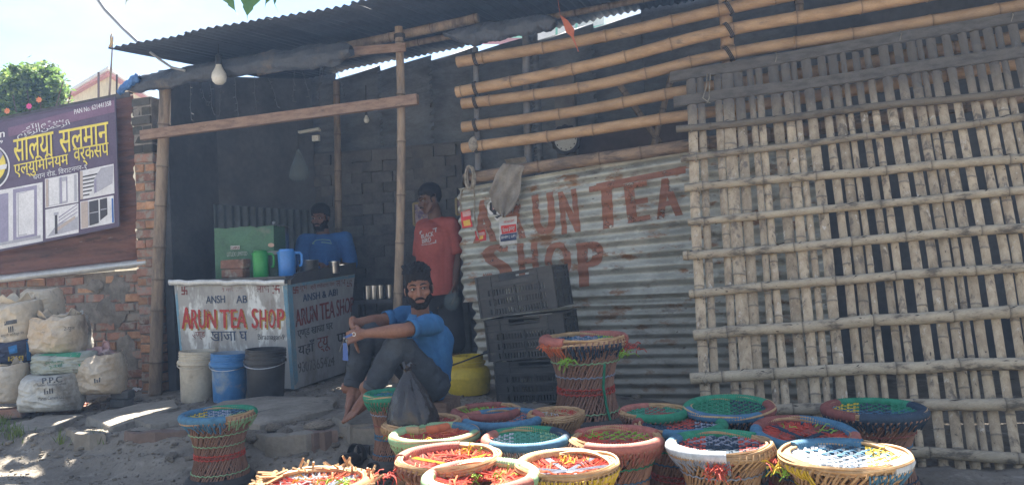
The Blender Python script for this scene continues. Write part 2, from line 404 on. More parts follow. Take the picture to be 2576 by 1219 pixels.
for i, (poly, th, m) in enumerate([
    ([(217, 1069), (312, 1042), (438, 1017), (448, 1033), (370, 1059), (285, 1085)], 0.05, slab_m),
    ([(335, 1066), (470, 1040), (480, 1062), (380, 1078)], 0.05, slab_m),
    ([(500, 1052), (560, 1030), (700, 1014), (848, 1014), (840, 1036), (750, 1060), (655, 1080), (560, 1076)], 0.08, slab_m),
    ([(165, 1099), (259, 1094), (266, 1110), (188, 1128)], 0.06, slab_m),
    ([(313, 1104), (438, 1080), (472, 1088), (391, 1118)], 0.035, red_slab),
    ([(20, 1078), (120, 1052), (215, 1050), (140, 1080), (60, 1092)], 0.03, slab_m),
    ([(853, 1092), (930, 1066), (1000, 1080), (985, 1108), (905, 1120)], 0.09, slab_m),
    ([(640, 1128), (725, 1105), (800, 1112), (770, 1140), (690, 1150)], 0.03, slab_m),
    ([(760, 1096), (835, 1082), (850, 1100), (790, 1110)], 0.03, red_slab)]):
    gpart('slab', slab(poly, th, None, 0.012, i), m)
foot_slab = gpart('slab', slab([(835, 1047), (905, 1018), (1060, 1010), (1110, 1030), (960, 1062), (880, 1066)], 0.12, 0.262, 0.006, 77), slab_m)
rs = random.Random(5)
base_st = []
for k in range(6):
    b_ = MB().ball((0, 0, 0), (1, 0.8, 0.55), None, 10, 6, lambda d: 1 + 0.35 * nz3(d.x * 1.5 + k * 9, d.y * 1.5, d.z * 1.5))
    base_st.append(b_.mesh('stone', None, 35)); base_st[-1].materials.append(stone_m)
def stone(p, r, k): 
    o = link('stone', base_st[k % 6], None, ground); o.location = p; o.scale = (r, r * rs.uniform(0.7, 1.2), r * rs.uniform(0.6, 1)); o.rotation_euler = (0, 0, rs.uniform(0, 6.3)); return o
for k in range(120):
    if k < 80: x, y = rs.uniform(-20, 900), rs.uniform(1015, 1150)
    else: x, y = rs.uniform(0, 420), rs.uniform(1000, 1060)
    p = at_g(x, y); r_ = rs.choice([0.015, 0.02, 0.028, 0.035, 0.048]); stone(Vector((p.x, p.y, gz(p.x, p.y) + r_ * 0.05)), r_, k)
for x, y, r_ in ((45, 1047, .075), (260, 1010, .07), (235, 1023, .06), (300, 1015, .08), (345, 1005, .06), (205, 1032, .05), (1640, 992, .09), (1700, 996, .06), (1600, 1000, .05), (120, 1095, .06), (640, 1110, .09), (560, 1130, .07), (715, 1096, .08), (800, 1075, .09), (690, 1078, .06)):
    p = at_g(x, y); stone(Vector((p.x, p.y, gz(p.x, p.y) + r_ * 0.2)), r_, int(x))
gv = MB()
for k in range(6500):
    x, y = rs.uniform(-4.4, 0.6), rs.uniform(3.3, 6.6); z = gz(x, y); r_ = rs.uniform(0.0035, 0.007) if k % 4 else rs.uniform(.007, .016)
    gv.ball((x, y, z + r_ * 0.3), (r_ * rs.uniform(.8, 1.5), r_, r_ * 0.7), Matrix.Rotation(rs.uniform(0, 6), 3, 'Z'), 5, 3)
tag(link('gravel', gv.mesh('gravel', None, 30), stone_m), kind='stuff')
grass_m = mat('grass_blades', (0.10, 0.16, 0.035), (0.15, 0.18, 0.05), 8, 0.7, 0, rand=0.2)
gg = MB()
for cx_, cy_, sp, n_ in ((15, 1080, 40, 90), (40, 1100, 35, 70), (245, 1108, 18, 40), (8, 1060, 20, 40), (150, 1112, 14, 20)):
    for k in range(n_):
        p = at_g(cx_ + rs.gauss(0, sp * .5), cy_ + rs.gauss(0, sp * .22)); p.z = gz(p.x, p.y) - 0.005
        h = rs.uniform(.03, .09); d = Vector((rs.uniform(-1, 1), rs.uniform(-1, 1), 0)) * h * 0.6; q = Vector((rs.uniform(-1, 1), rs.uniform(-1, 1), 0)).normalized() * 0.003
        gg.add([p - q, p + q, p + d * .5 + q * .8 + Vector((0, 0, h * .6)), p + d * .5 - q * .8 + Vector((0, 0, h * .6)), p + d + Vector((0, 0, h))], [(0, 1, 2, 3), (3, 2, 4)])
tag(link('grass', gg.mesh('grass', None, 0), grass_m), kind='stuff')

# ================================================================== BAMBOO POLE BUILDER
def bamboo_tube(mb, pts, r0, r1, node=0.28, n=12, seed=0, bulge=0.10, half=False):
    """pole through pts (smooth), with a swollen dark ring at every node"""
    pts = [Vector(p) for p in pts]; ln = [0.0]
    for a, b in zip(pts, pts[1:]): ln.append(ln[-1] + (b - a).length)
    T = ln[-1]; rr = random.Random(seed)
    def pos(s_):
        s_ = max(0, min(T, s_))
        for i in range(1, len(ln)):
            if s_ <= ln[i] + 1e-9:
                f = (s_ - ln[i-1]) / (ln[i] - ln[i-1]); p0 = pts[max(i-2, 0)]; p1 = pts[i-1]; p2 = pts[i]; p3 = pts[min(i+1, len(pts)-1)]
                if len(pts) == 2: return p1.lerp(p2, f)
                return 0.5 * ((2 * p1) + (p2 - p0) * f + (2 * p0 - 5 * p1 + 4 * p2 - p3) * f * f + (3 * p1 - p0 - 3 * p2 + p3) * f ** 3)
    st = []; s_ = rr.uniform(0.03, node * 0.8); nodes = []
    while s_ < T - 0.02:
        nodes.append(s_); s_ += node * rr.uniform(0.75, 1.25)
    st = [(0, 1.0, 0.6), (0.004, 1.0, 0)]
    for q in nodes:
        for dx, k, c in ((-0.022, 1.0, 0), (-0.008, 1 + bulge, 0.05), (-0.002, 1 + bulge * 1.1, .25), (0.0, 1 + bulge * 0.2, 0.85), (0.004, 1 + bulge * .6, 0.45), (0.016, 1.0, 0.08), (0.03, 0.99, 0.0)):
            st.append((q + dx, k, c))
    m = max(2, int(T / 0.22))
    st += [(T * i / m, 0.985, 0) for i in range(1, m)] + [(T - 0.004, 1.0, 0), (T, 1.0, 0.6)]
    st = sorted([q for q in st if 0 <= q[0] <= T]); S2 = [st[0]]
    for q in st[1:]:
        if q[0] - S2[-1][0] > 0.0012: S2.append(q)
    P = []; Rr = []; Cc = []
    for s_, k, c in S2:
        p = pos(s_); wv = 0.004 * nz3(s_ * 2.3, seed * 3.7); P.append(p + Vector((0, 0, wv))); Rr.append(lerp(r0, r1, s_ / T) * k); Cc.append(c)
    return mb.tube(P, Rr, n, True, Cc, flat=1.0)
def ring(mb, c, axis, r, wr=0.0045, turns=3, n=14, pitch=0.009):   # wire wound round a pole
    axis = Vector(axis).normalized(); a = axis.orthogonal().normalized(); b = axis.cross(a); P = []
    for i in range(turns * n + 1):
        q = 2 * math.pi * i / n; P.append(Vector(c) + a * math.cos(q) * r + b * math.sin(q) * r + axis * (i / n - turns / 2) * pitch)
    return mb.tube(P, wr, 5)

# ================================================================== TEA SHED (roof, rear, sides, posts)
shed = Thing('tea_shed', 'low dark tea stall shed of corrugated sheets on bamboo posts', 'shed', fac(0, 1.0, 0.2))
eL, eR = at_s(270, 122, -0.7), at_s(930, 2, -0.7)
tL, _, zL = tsz(eL); tR, _, zR = tsz(eR)
def z_front(t): return zL + (zR - zL) * (t - tL) / (tR - tL)
b0, b1 = tsz(at_s(868, 178, 2.0)), tsz(at_s(1542, 42, 2.0))
def z_back(t): return b0[2] + (b1[2] - b0[2]) * (t - b0[0]) / (b1[0] - b0[0])
def z_roof(t, s): return lerp(z_front(t), z_back(t), (s + 0.7) / 2.7)
t0 = tL; k = 0
PER = 0.071
while t0 < 4.6:
    n = PER * 10; mb = MB(); nu = 10 * 6; dz = 0.012 * (k % 2)
    def fn(u, v, t0=t0, n=n, dz=dz):
        t = t0 + u * (n + 0.02); s_ = lerp(-0.7 + 0.012 * math.sin(t * 9), 2.0, v)
        return fac(t, s_, z_roof(t, s_) + 0.011 * math.sin(2 * math.pi * u * (n + .02) / PER) + dz)
    mb.grid(fn, nu, 6)
    o = shed.part('roof_sheet', mb, roof_m); md = o.modifiers.new('t', 'SOLIDIFY'); md.thickness = 0.003
    t0 += n; k += 1
for s_, wd in ((0.95, .06),):   # purlins under the roof
    mb = MB(); bamboo_tube(mb, [fac(t, s_, z_roof(t, s_) - wd * 0.5 - 0.03) for t in (tL + 0.3, -1.5, 0.5, 2.5, 4.4)], wd / 2, wd / 2.3, 0.3, 10, int(s_ * 50))
    shed.part('purlin', mb, bamboo_post)
# rear wall sheets, ribs level, tops stepping up under the roof: the slits between are open sky
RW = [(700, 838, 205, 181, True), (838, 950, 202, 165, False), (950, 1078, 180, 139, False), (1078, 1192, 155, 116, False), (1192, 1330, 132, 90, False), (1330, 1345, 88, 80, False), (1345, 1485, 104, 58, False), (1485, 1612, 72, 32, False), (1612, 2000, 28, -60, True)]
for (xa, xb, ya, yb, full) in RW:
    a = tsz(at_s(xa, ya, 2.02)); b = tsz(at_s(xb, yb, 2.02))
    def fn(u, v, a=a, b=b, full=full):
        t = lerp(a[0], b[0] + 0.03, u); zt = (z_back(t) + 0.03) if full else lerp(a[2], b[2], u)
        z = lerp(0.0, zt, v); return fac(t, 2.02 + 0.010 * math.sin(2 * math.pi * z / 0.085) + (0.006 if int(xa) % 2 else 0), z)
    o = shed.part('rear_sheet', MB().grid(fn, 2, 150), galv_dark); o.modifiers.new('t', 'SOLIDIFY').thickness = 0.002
ta = tsz(at_s(700, 200, 2.02))[0]
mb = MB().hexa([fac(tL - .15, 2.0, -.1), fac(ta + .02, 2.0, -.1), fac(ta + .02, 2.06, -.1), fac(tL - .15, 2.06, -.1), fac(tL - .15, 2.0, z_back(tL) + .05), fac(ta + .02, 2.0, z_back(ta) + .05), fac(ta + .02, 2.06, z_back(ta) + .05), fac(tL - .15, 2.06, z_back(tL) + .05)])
shed.part('rear_panel', mb, veiled_soot)
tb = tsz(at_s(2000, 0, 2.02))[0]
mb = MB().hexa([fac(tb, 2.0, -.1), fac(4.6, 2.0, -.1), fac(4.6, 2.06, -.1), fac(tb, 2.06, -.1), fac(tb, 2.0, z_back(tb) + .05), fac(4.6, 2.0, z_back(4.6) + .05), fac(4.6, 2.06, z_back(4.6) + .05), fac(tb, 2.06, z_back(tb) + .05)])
shed.part('rear_panel', mb, veiled_soot)
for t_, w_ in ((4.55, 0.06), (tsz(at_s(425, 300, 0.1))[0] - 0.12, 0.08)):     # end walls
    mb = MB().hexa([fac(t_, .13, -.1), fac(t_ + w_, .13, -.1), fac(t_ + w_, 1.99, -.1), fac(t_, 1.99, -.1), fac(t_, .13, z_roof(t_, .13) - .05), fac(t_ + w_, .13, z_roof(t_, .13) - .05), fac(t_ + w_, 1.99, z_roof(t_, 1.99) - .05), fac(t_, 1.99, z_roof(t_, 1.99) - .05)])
    shed.part('side_wall', mb, veiled_soot)
# pale-grey upright ribbed sheet low at the back, behind the counter
pa, pb = at_s(450, 508, 0.45), at_s(800, 530, 1.86); ul = (Vector((pb.x, pb.y, 0)) - Vector((pa.x, pa.y, 0))); ud = ul.normalized(); un = Vector((ud.y, -ud.x, 0))
def fn(u, v):
    p = pa.lerp(pb, u); z = lerp(0.1, p.z, v); return Vector((p.x, p.y, z)) + un * 0.016 * math.cos(2 * math.pi * u * ul.length / 0.088)
o = shed.part('ribbed_side_sheet', MB().grid(fn, 200, 2), galv_back); o.modifiers.new('t', 'SOLIDIFY').thickness = 0.002
qa, qb = pa - un * .03, pb - un * .03
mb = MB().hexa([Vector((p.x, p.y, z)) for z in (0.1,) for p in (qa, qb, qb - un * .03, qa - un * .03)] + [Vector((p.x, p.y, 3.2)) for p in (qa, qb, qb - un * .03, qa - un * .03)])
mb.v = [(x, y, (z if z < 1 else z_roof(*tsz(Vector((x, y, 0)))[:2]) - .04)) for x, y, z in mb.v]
shed.part('inner_panel', mb, veiled_soot)
# block wall at the back of the shop, dim
t_a, t_b = tsz(at_s(790, 500, 1.9))[0], tsz(at_s(1165, 500, 1.9))[0]; z_t = tsz(at_s(900, 378, 1.9))[2]
shed.part('block_core', MB().hexa([fac(t_a, 1.9, 0), fac(t_b, 1.9, 0), fac(t_b, 1.99, 0), fac(t_a, 1.99, 0), fac(t_a, 1.9, z_t), fac(t_b, 1.9, z_t), fac(t_b, 1.99, z_t), fac(t_a, 1.99, z_t)]), mortar_dark)
ROTF = Matrix.Rotation(-ANG, 3, 'Z')
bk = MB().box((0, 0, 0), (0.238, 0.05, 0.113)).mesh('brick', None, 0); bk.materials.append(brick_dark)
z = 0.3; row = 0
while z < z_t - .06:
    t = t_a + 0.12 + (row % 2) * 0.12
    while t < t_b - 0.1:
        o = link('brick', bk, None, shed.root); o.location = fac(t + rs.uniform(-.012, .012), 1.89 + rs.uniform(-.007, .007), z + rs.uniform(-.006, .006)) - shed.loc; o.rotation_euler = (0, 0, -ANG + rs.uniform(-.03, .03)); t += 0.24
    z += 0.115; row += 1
# plaster wall and brick pier behind the rails
def wallbox(x0, y0, x1, y1, s_, th, m, name):
    a = tsz(at_s(x0, y0, s_)); b = tsz(at_s(x1, y1, s_)); mb = MB()
    mb.hexa([fac(a[0], s_, 0), fac(b[0], s_, 0), fac(b[0], s_ + th, 0), fac(a[0], s_ + th, 0), fac(a[0], s_, a[2]), fac(b[0], s_, b[2]), fac(b[0], s_ + th, b[2]), fac(a[0], s_ + th, a[2])])
    return shed.part(name, mb, m)
wallbox(1392, 195, 1442, 188, 1.80, 0.16, plaster, 'plaster_pier')
wallbox(1442, 330, 1760, 290, 1.90, 0.08, mat('red_mud_wall', (0.11, 0.085, 0.075), (0.08, 0.065, 0.06), 2, .95, .3, 20), 'low_back_wall')
for pts, r_ in (([(1560, 215), (1660, 360)], .03), ([(1690, 190), (1640, 380)], .03)):
    mb = MB(); bamboo_tube(mb, [at_s(x, y, 1.5) for x, y in pts], r_, r_ * .9, .3, 8, 4); shed.part('brace', mb, bamboo_post)
# posts
def post(pts, s_, r0, r1, m=bamboo_post, seed=1, th=shed, name='post', node=0.34):
    mb = MB(); P = [at_s(x, y, s_) for x, y in pts]; bamboo_tube(mb, P, r0, r1, node, 14, seed); return th.part(name, mb, m)
post([(417, 205), (408, 430), (398, 700), (390, 1010)], -0.05, .047, .055, seed=3)
post([(449, 215), (447, 450), (453, 720), (455, 960)], 0.35, .021, .024, seed=4)
post([(1003, 68), (1009, 250), (1008, 520), (1001, 760), (998, 975)], 0.0, .033, .038, seed=5)
post([(846, 205), (850, 420), (853, 700)], 1.6, .035, .04, seed=6)
# front beams
mb = MB(); bamboo_tube(mb, [at_s(x, y, 0.06) for x, y in ((335, 226), (700, 152), (1000, 90), (1203, 46))], .034, .04, .4, 12, 9); shed.part('eave_beam', mb, bamboo_post)
A_, B_ = at_s(357, 341, -0.13), at_s(1051, 250, -0.09)
shed.part('tie_plank', MB().bar(A_, B_, 0.055, 0.082), plank)
shed.part('short_plank', MB().bar(at_s(868, 131, -.09), at_s(1021, 119, -.075), 0.02, 0.068), plank)
mb = MB()
for x, y, s_, r_ in ((1005, 92, 0.0, .043), (1003, 128, 0.0, .045), (414, 222, -.05, .056)): ring(mb, at_s(x, y, s_), (0, 0, 1), r_, .004, 4)
shed.part('lashing', mb, lash)

# crumpled tarpaulins along the eave
def tarp(name, label, top, bot, s_, m, seed, bulge=0.05):
    mb = MB(); n = 60
    def fn(u, v):
        x = lerp(top[0][0], top[-1][0], u); yt = interp(x, [p[0] for p in top], [p[1] for p in top]); yb = interp(x, [p[0] for p in bot], [p[1] for p in bot])
        a = v * 2 * math.pi; c = at_s(x, (yt + yb) / 2 + 3 * nz3(u * 9, seed), s_); h = max(0.012, abs(yb - yt) / 2 * 6.3 / F)
        h *= 0.25 + 0.75 * min(1, min(u, 1 - u) * 14 + 0.2)
        fold = 1 + 0.30 * nz3(u * 13 + seed, math.cos(a) * 1.6 + u * 6, math.sin(a) * 1.6) + 0.14 * nz3(u * 34, math.cos(a) * 3, math.sin(a) * 3 + u * 20)
        return c - NV * (math.cos(a) * bulge * fold) + Vector((0, 0, math.sin(a) * h * fold))
    mb.grid(fn, n * 2, 26)
    return solo(name, label, 'tarp', mb, m, at_s((top[0][0] + top[-1][0]) / 2, top[0][1], s_), smooth=60)
tarp('tarpaulin', 'grey tarpaulin bundled along the eave above the tea counter', [(318, 200), (470, 165), (640, 138), (885, 98)], [(318, 240), (450, 218), (560, 196), (700, 180), (885, 160)], -0.16, tarp_m, 2)
tarp('tarpaulin', 'bright blue tarpaulin end hanging beside the brick pillar top', [(298, 222), (335, 188), (352, 184)], [(298, 242), (335, 214), (352, 205)], -0.22, tarp_blue, 5, .025)
tarp('tarpaulin', 'dark blue folded tarpaulin over the bamboo rails by the middle post', [(1116, 85), (1180, 66), (1400, 36)], [(1116, 92), (1180, 116), (1400, 72)], -0.10, tarp_m, 8)

# ================================================================== BRICK PILLAR AND BRICK WALL
def brick_mesh(l, d, h, m, seed):
    rr = random.Random(seed); b_ = MB(); b_.box((0, 0, 0), (l, d, h)); bm = bmesh.new(); me = b_.mesh('brick', None, 0); bm.from_mesh(me)
    bmesh.ops.bevel(bm, geom=bm.edges[:], offset=0.007, segments=1, affect='EDGES')
    for v in bm.verts: v.co += Vector((rr.uniform(-1, 1), rr.uniform(-1, 1), rr.uniform(-1, 1))) * 0.0035
    bm.to_mesh(me); bm.free(); me.materials.append(m); finish(me, 30); return me
full_b = [brick_mesh(.205, .11, .072, m, i) for i, m in enumerate((brick_m, brick_m, brick_pale, brick_soot))]
half_b = [brick_mesh(.098, .11, .072, m, i + 9) for i, m in enumerate((brick_m, brick_pale, brick_pale, brick_soot))]
pt0 = tsz(at_s(341, 600, 0.04))[0]
pil = Thing('brick_pillar', 'narrow brick pillar with a sooty top beside the shop post', 'pillar', fac(pt0 + .1, 0.1, 0.1))
zt = tsz(at_s(365, 238, 0.04))[2]; z = 0.1; row = 0
pil.part('mortar', MB().hexa([fac(pt0 + .008, .055, 0), fac(pt0 + .2, .055, 0), fac(pt0 + .2, .24, 0), fac(pt0 + .008, .24, 0), fac(pt0 + .008, .055, zt - .02), fac(pt0 + .2, .055, zt - .02), fac(pt0 + .2, .24, zt - .02), fac(pt0 + .008, .24, zt - .02)]), mortar)
def put_brick(th, me, t, s_, z):
    o = link('brick', me, None, th.root); o.location = fac(t, s_, z) - th.loc; o.rotation_euler = (rs.uniform(-.02, .02), rs.uniform(-.025, .025), -ANG + rs.uniform(-.035, .035)); return o
zs = tsz(at_s(365, 375, 0.04))[2]
while z < zt:
    soot = z > zs - 0.02 * (row % 3)
    tilt = 0.01 * math.sin(z * 4)
    if row % 2: put_brick(pil, full_b[3] if soot else full_b[rs.choice((0, 1, 2, 2))], pt0 + .104 + tilt, .10 + rs.uniform(-.008, .008), z)
    else:
        for dt in (.05, .155): put_brick(pil, half_b[3] if soot else half_b[rs.choice((0, 1, 2))], pt0 + dt + tilt, .10 + rs.uniform(-.01, .01), z)
    z += 0.0855; row += 1
wt1 = pt0 - 0.005; wt0 = tsz(at_s(-70, 800, 0.12))[0]; zw0, zw1 = tsz(at_s(0, 700, .1))[2], tsz(at_s(350, 672, .1))[2]
wall = Thing('brick_wall', 'low worn brick wall with patchy mortar behind the sacks', 'wall', fac((wt0 + wt1) / 2, .15, 0.1))
wall.part('mortar', MB().hexa([fac(wt0, .145, 0), fac(wt1, .145, 0), fac(wt1, .26, 0), fac(wt0, .26, 0), fac(wt0, .145, zw0 - .02), fac(wt1, .145, zw1 - .02), fac(wt1, .26, zw1 - .02), fac(wt0, .26, zw0 - .02)]), mortar)
z = 0.12; row = 0
while z < max(zw0, zw1) - .05:
    t = wt1 - 0.105 - (row % 2) * 0.05
    if row % 2: put_brick(wall, half_b[rs.choice((0, 1))], wt1 - .05, .19, z)
    if row % 2: t = wt1 - 0.21
    while t > wt0:
        zz = z + 0.012 * nz3(t * 1.5, row)
        if zz < lerp(zw0, zw1, (t - wt0) / (wt1 - wt0)) - .06 and not (wt1 - 0.75 < t < wt1 - 0.35 and z > 0.75 and rs.random() < .55):
            put_brick(wall, full_b[rs.choice((0, 0, 1, 1, 2))], t + rs.uniform(-.006, .006), .19 + rs.uniform(-.012, .012), zz)
        t -= 0.222
    z += 0.0868; row += 1
for (x, y, rx, rz) in ((285, 790, .17, .16), (300, 730, .12, .13), (225, 950, .2, .12), (320, 900, .12, .2), (240, 720, .1, .06)):   # mortar smeared over the bricks
    c = at_s(x, y, .142); sd_ = x
    mb = MB().ball((0, 0, 0), (rx, .022, rz), ROTF, 22, 12, lambda d: 1 + .45 * nz3(d.x * 2 + sd_, d.z * 2, 3) + .2 * nz3(d.x * 6 + sd_, d.z * 6, 3))
    mb.v = [tuple(Vector(v) + c) for v in mb.v]; wall.part('mortar_smear', mb, mortar)

# rusty sheets above the brick wall, with a pale metal edging
fen = Thing('rusty_sheet_fence', 'rusty corrugated sheets fixed above the low brick wall', 'fence', fac((wt0 + wt1) / 2, .1, 1.2))
ft1 = tsz(at_s(338, 400, .09))[0]; ft0 = tsz(at_s(-90, 400, .09))[0]
T0, T1 = tsz(at_s(-80, 322, .09))[2], tsz(at_s(334, 238, .09))[2]; Q0, Q1 = tsz(at_s(-80, 712, .09))[2], tsz(at_s(345, 662, .09))[2]
for i, (va, vb, dz) in enumerate(((0.0, 0.36, 0.0), (0.34, 0.70, 0.006), (0.68, 1.0, 0.012))):
    def fn(u, v, va=va, vb=vb, dz=dz):
        t = lerp(ft0, ft1, u) + (0.02 * math.sin(v * 9) if u > .98 else 0); q = lerp(va, vb, v); z = lerp(lerp(Q0, Q1, u), lerp(T0, T1, u), q)
        return fac(t, .10 - dz + 0.008 * math.sin(q * 2 * math.pi * 19), z)
    o = fen.part('rusty_sheet', MB().grid(fn, 8, 60), rust); o.modifiers.new('t', 'SOLIDIFY').thickness = .002
mb = MB()
def fn(u, v):
    x = lerp(-90, 372, u); y = lerp(694, 652, (x + 0) / 370 if x > 0 else x / 370) + lerp(-2, 17, v) + 1.5 * nz3(u * 14, v * 2); return at_s(x, y, .075 - .03 * math.sin(v * math.pi) - .012 * v)
o = fen.part('metal_edging', mb.grid(fn, 40, 5), flash_m); o.modifiers.new('t', 'SOLIDIFY').thickness = .002
fen.part('top_rail', MB().bar(at_s(-85, 320, .10), at_s(330, 238, .10), .05, .05), dark_plank)

# ================================================================== SIGNBOARD
SS = -0.03
sign = Thing('signboard', 'purple printed workshop banner with yellow lettering on the rusty sheets', 'signboard', at_s(0, 450, SS))
purple = plain('sign_purple', (0.115, 0.085, 0.14), 0.5, bump=0.03, rand=0); purple2 = plain('sign_plum', (0.20, 0.115, 0.185), 0.5, bump=0, rand=0)
s_yel = plain('sign_yellow', (0.80, 0.66, 0.12), 0.5, bump=0, rand=0); s_wht = plain('sign_white', (0.72, 0.72, 0.75), 0.5, bump=0, rand=0)
s_gry = plain('sign_grey', (0.42, 0.42, 0.48), 0.5, bump=0, rand=0); s_drk = plain('sign_dark', (0.06, 0.055, 0.065), 0.5, bump=0, rand=0); s_tan = plain('sign_tan', (0.50, 0.42, 0.38), .5, bump=0, rand=0)
s_lil = plain('sign_lilac', (0.30, 0.28, 0.40), 0.5, bump=0, rand=0)
def sg(x, y, k=0.0): return at_s(x, y, SS - 0.004 - k)
def SGT(x, y, k=0.0): return sg(x, y, k + .0016)
def flat(mb, quad, fn, k=0.0, nu=1, nv=1):
    tl, tr, br, bl = [Vector(q) for q in quad]
    return mb.grid(lambda u, v: (lambda q: fn(q.x, q.y, k))(lerp(lerp(bl, br, u), lerp(tl, tr, u), v)), nu, nv)
SGQ = ((-450, 398), (290, 245), (300, 568), (-450, 724))
pq = [at_s(x, y, SS) for x, y in SGQ]
sign.part('panel', MB().prism(list(reversed(pq)), NV * 0.012), purple)
mb = MB()
for a, b in zip(pq, pq[1:] + pq[:1]): mb.bar(a - NV * 0.002, b - NV * 0.002, .012, .012)
sign.part('frame', mb, plain('sign_edge', (0.10, 0.08, 0.12), .5))
sign.part('colour_band', flat(MB(), ((20, 322), (287, 252), (288, 282), (22, 344)), sg, .0006), purple2)
mb = MB(); text_quad(mb, 'सालया', ((33, 352), (134, 330), (136, 392), (34, 408)), SGT, .012, lift=.0003); text_quad(mb, 'सलमान', ((148, 329), (272, 306), (274, 360), (150, 388)), SGT, .012, lift=.0003)
sign.part('lettering', mb, s_yel, smooth=0)
mb = MB(); text_quad(mb, 'एल्युिमिनयम', ((34, 404), (170, 376), (174, 424), (36, 452)), SGT, .012, lift=.0003); text_quad(mb, 'वर्कसप', ((184, 374), (273, 358), (275, 404), (187, 420)), SGT, .012, lift=.0003)
sign.part('lettering', mb, s_yel, smooth=0)
mb = MB(); text_quad(mb, 'धरान रोड, िवराटनगर-१', ((83, 436), (217, 409), (218, 426), (84, 454)), SGT, lift=.0003); sign.part('lettering', mb, s_wht, smooth=0)
mb = MB(); text_quad(mb, 'PAN No. 621441358', ((186, 276), (279, 253), (280, 265), (187, 288)), SGT, .02, lift=.0003); text_quad(mb, 'mn', ((-24, 338), (12, 331), (12, 344), (-24, 352)), SGT, .02); text_quad(mb, '9849', ((-24, 358), (7, 352), (7, 360), (-24, 367)), SGT, .02)
sign.part('lettering', mb, s_wht, smooth=0)
mb = MB(); text_quad(mb, '\ufdfd', ((42, 318), (170, 292), (178, 318), (44, 352)), SGT, 0); sign.part('lettering', mb, s_wht, smooth=0)
def disc(cx_, cy_, r_, k, n=40): return MB().add([sg(cx_ + r_ * math.cos(2 * math.pi * i / n), cy_ + 1.08 * r_ * math.sin(2 * math.pi * i / n), k) for i in range(n)], [tuple(reversed(range(n)))])
sign.part('round_logo', disc(-30, 420, 55, .0006), s_wht); sign.part('round_logo', disc(-30, 420, 51, .0012), s_drk); sign.part('round_logo', disc(-30, 414, 44, .0018), s_yel)
sign.part('logo_band', flat(MB(), ((-80, 432), (18, 412), (16, 424), (-80, 444)), sg, .0024), s_wht)
sign.part('logo_figure', MB().add([sg(x, y, .003) for x, y in ((-40, 430), (-6, 422), (0, 402), (8, 388), (0, 378), (-20, 392), (-40, 398))], [tuple(range(7))]), s_lil)
# printed pictures of windows, doors and stairs
def pic(name, quad, ops):
    base = flat(MB(), quad, sg, .0006); pr = sign.part(name, base, s_wht); tl, tr, br, bl = [Vector(q) for q in quad]
    def uv(u, v): return lerp(lerp(bl, br, u), lerp(tl, tr, u), v)
    by = {}
    for i, (m, pts) in enumerate(ops):
        mb = by.setdefault(m.name, (m, MB()))[1]; P = []
        for u, v in pts: q = uv(u, v); P.append(sg(q.x, q.y, .0012 + .0003 * i))
        mb.add(P, [tuple(range(len(P)))])
    for m, mb in by.values(): sign.part('print', mb, m, pr, None, 'stuff', smooth=0)
def rc(u0, v0, u1, v1): return [(u0, v0), (u1, v0), (u1, v1), (u0, v1)]
pic('window_picture', ((-180, 512), (107, 458), (108, 606), (-180, 660)), [(s_lil, rc(.60, .1, .70, .93)), (s_lil, rc(.74, .08, .97 - .02, .97)), (s_wht, rc(.77, .15, .925, .90)), (s_gry, rc(.78, .16, .86, .89)), (s_wht, rc(.79, .18, .92, .88)), (s_lil, rc(.3, .1, .55, .9)), (s_wht, rc(.33, .15, .52, .85)), (s_gry, rc(.58, .06, .98, .11))])
pic('door_picture', ((113, 450), (196, 434), (197, 508), (114, 523)), [(s_tan, rc(.02, .02, .10, .98)), (s_gry, rc(.10, .04, .96, .95)), (s_wht, rc(.12, .06, .42, .96)), (s_lil, rc(.46, .05, .50, .96)), (s_wht, rc(.52, .12, .64, .80)), (s_wht, rc(.68, .04, .88, .96)), (s_lil, rc(.64, .1, .67, .9))])
pic('stair_picture', ((201, 430), (286, 412), (288, 486), (202, 502)), [(s_tan, rc(.0, .0, .08, .98))] + [(s_drk, rc(.08, .1 + .13 * i, .12 + .075 * i + .15, .15 + .13 * i)) for i in range(6)] + [(s_gry, [(.4, .1), (.95, .35), (.98, .95), (.62, .95), (.4, .6)]), (s_wht, [(.42, .05), (.98, .22), (.98, .30), (.42, .13)]), (s_lil, [(.42, .14), (.48, .14), (.48, .62), (.42, .58)])])
pic('stair_picture', ((114, 527), (197, 511), (198, 585), (115, 600)), [(s_gry, [(.05, .05), (.98, .12), (.98, .55), (.35, .42)]), (s_tan, [(.3, .15), (.9, .5), (.9, .6), (.3, .28)]), (s_drk, rc(.28, .1, .36, .75)), (s_gry, rc(.25, .74, .4, .84)), (s_lil, [(.4, .62), (.97, .95), (.97, .98), (.4, .66)]), (s_lil, [(.4, .52), (.97, .83), (.97, .86), (.4, .55)]), (s_lil, [(.4, .4), (.97, .7), (.97, .73), (.4, .43)])])
pic('cabinet_picture', ((202, 507), (286, 491), (288, 560), (203, 576)), [(s_tan, rc(.02, .02, .22, .98)), (s_gry, rc(.22, .06, .25, .95)), (s_drk, [(.26, .06), (.54, .1), (.54, .95), (.26, .94)]), (s_drk, [(.58, .18), (.80, .34), (.80, .96), (.58, .94)]), (s_gry, rc(.27, .5, .53, .53)), (s_gry, rc(.6, .55, .78, .58)), (plain('sign_blue', (.05, .15, .45), .5, bump=0), rc(.93, .02, .98, .9))])

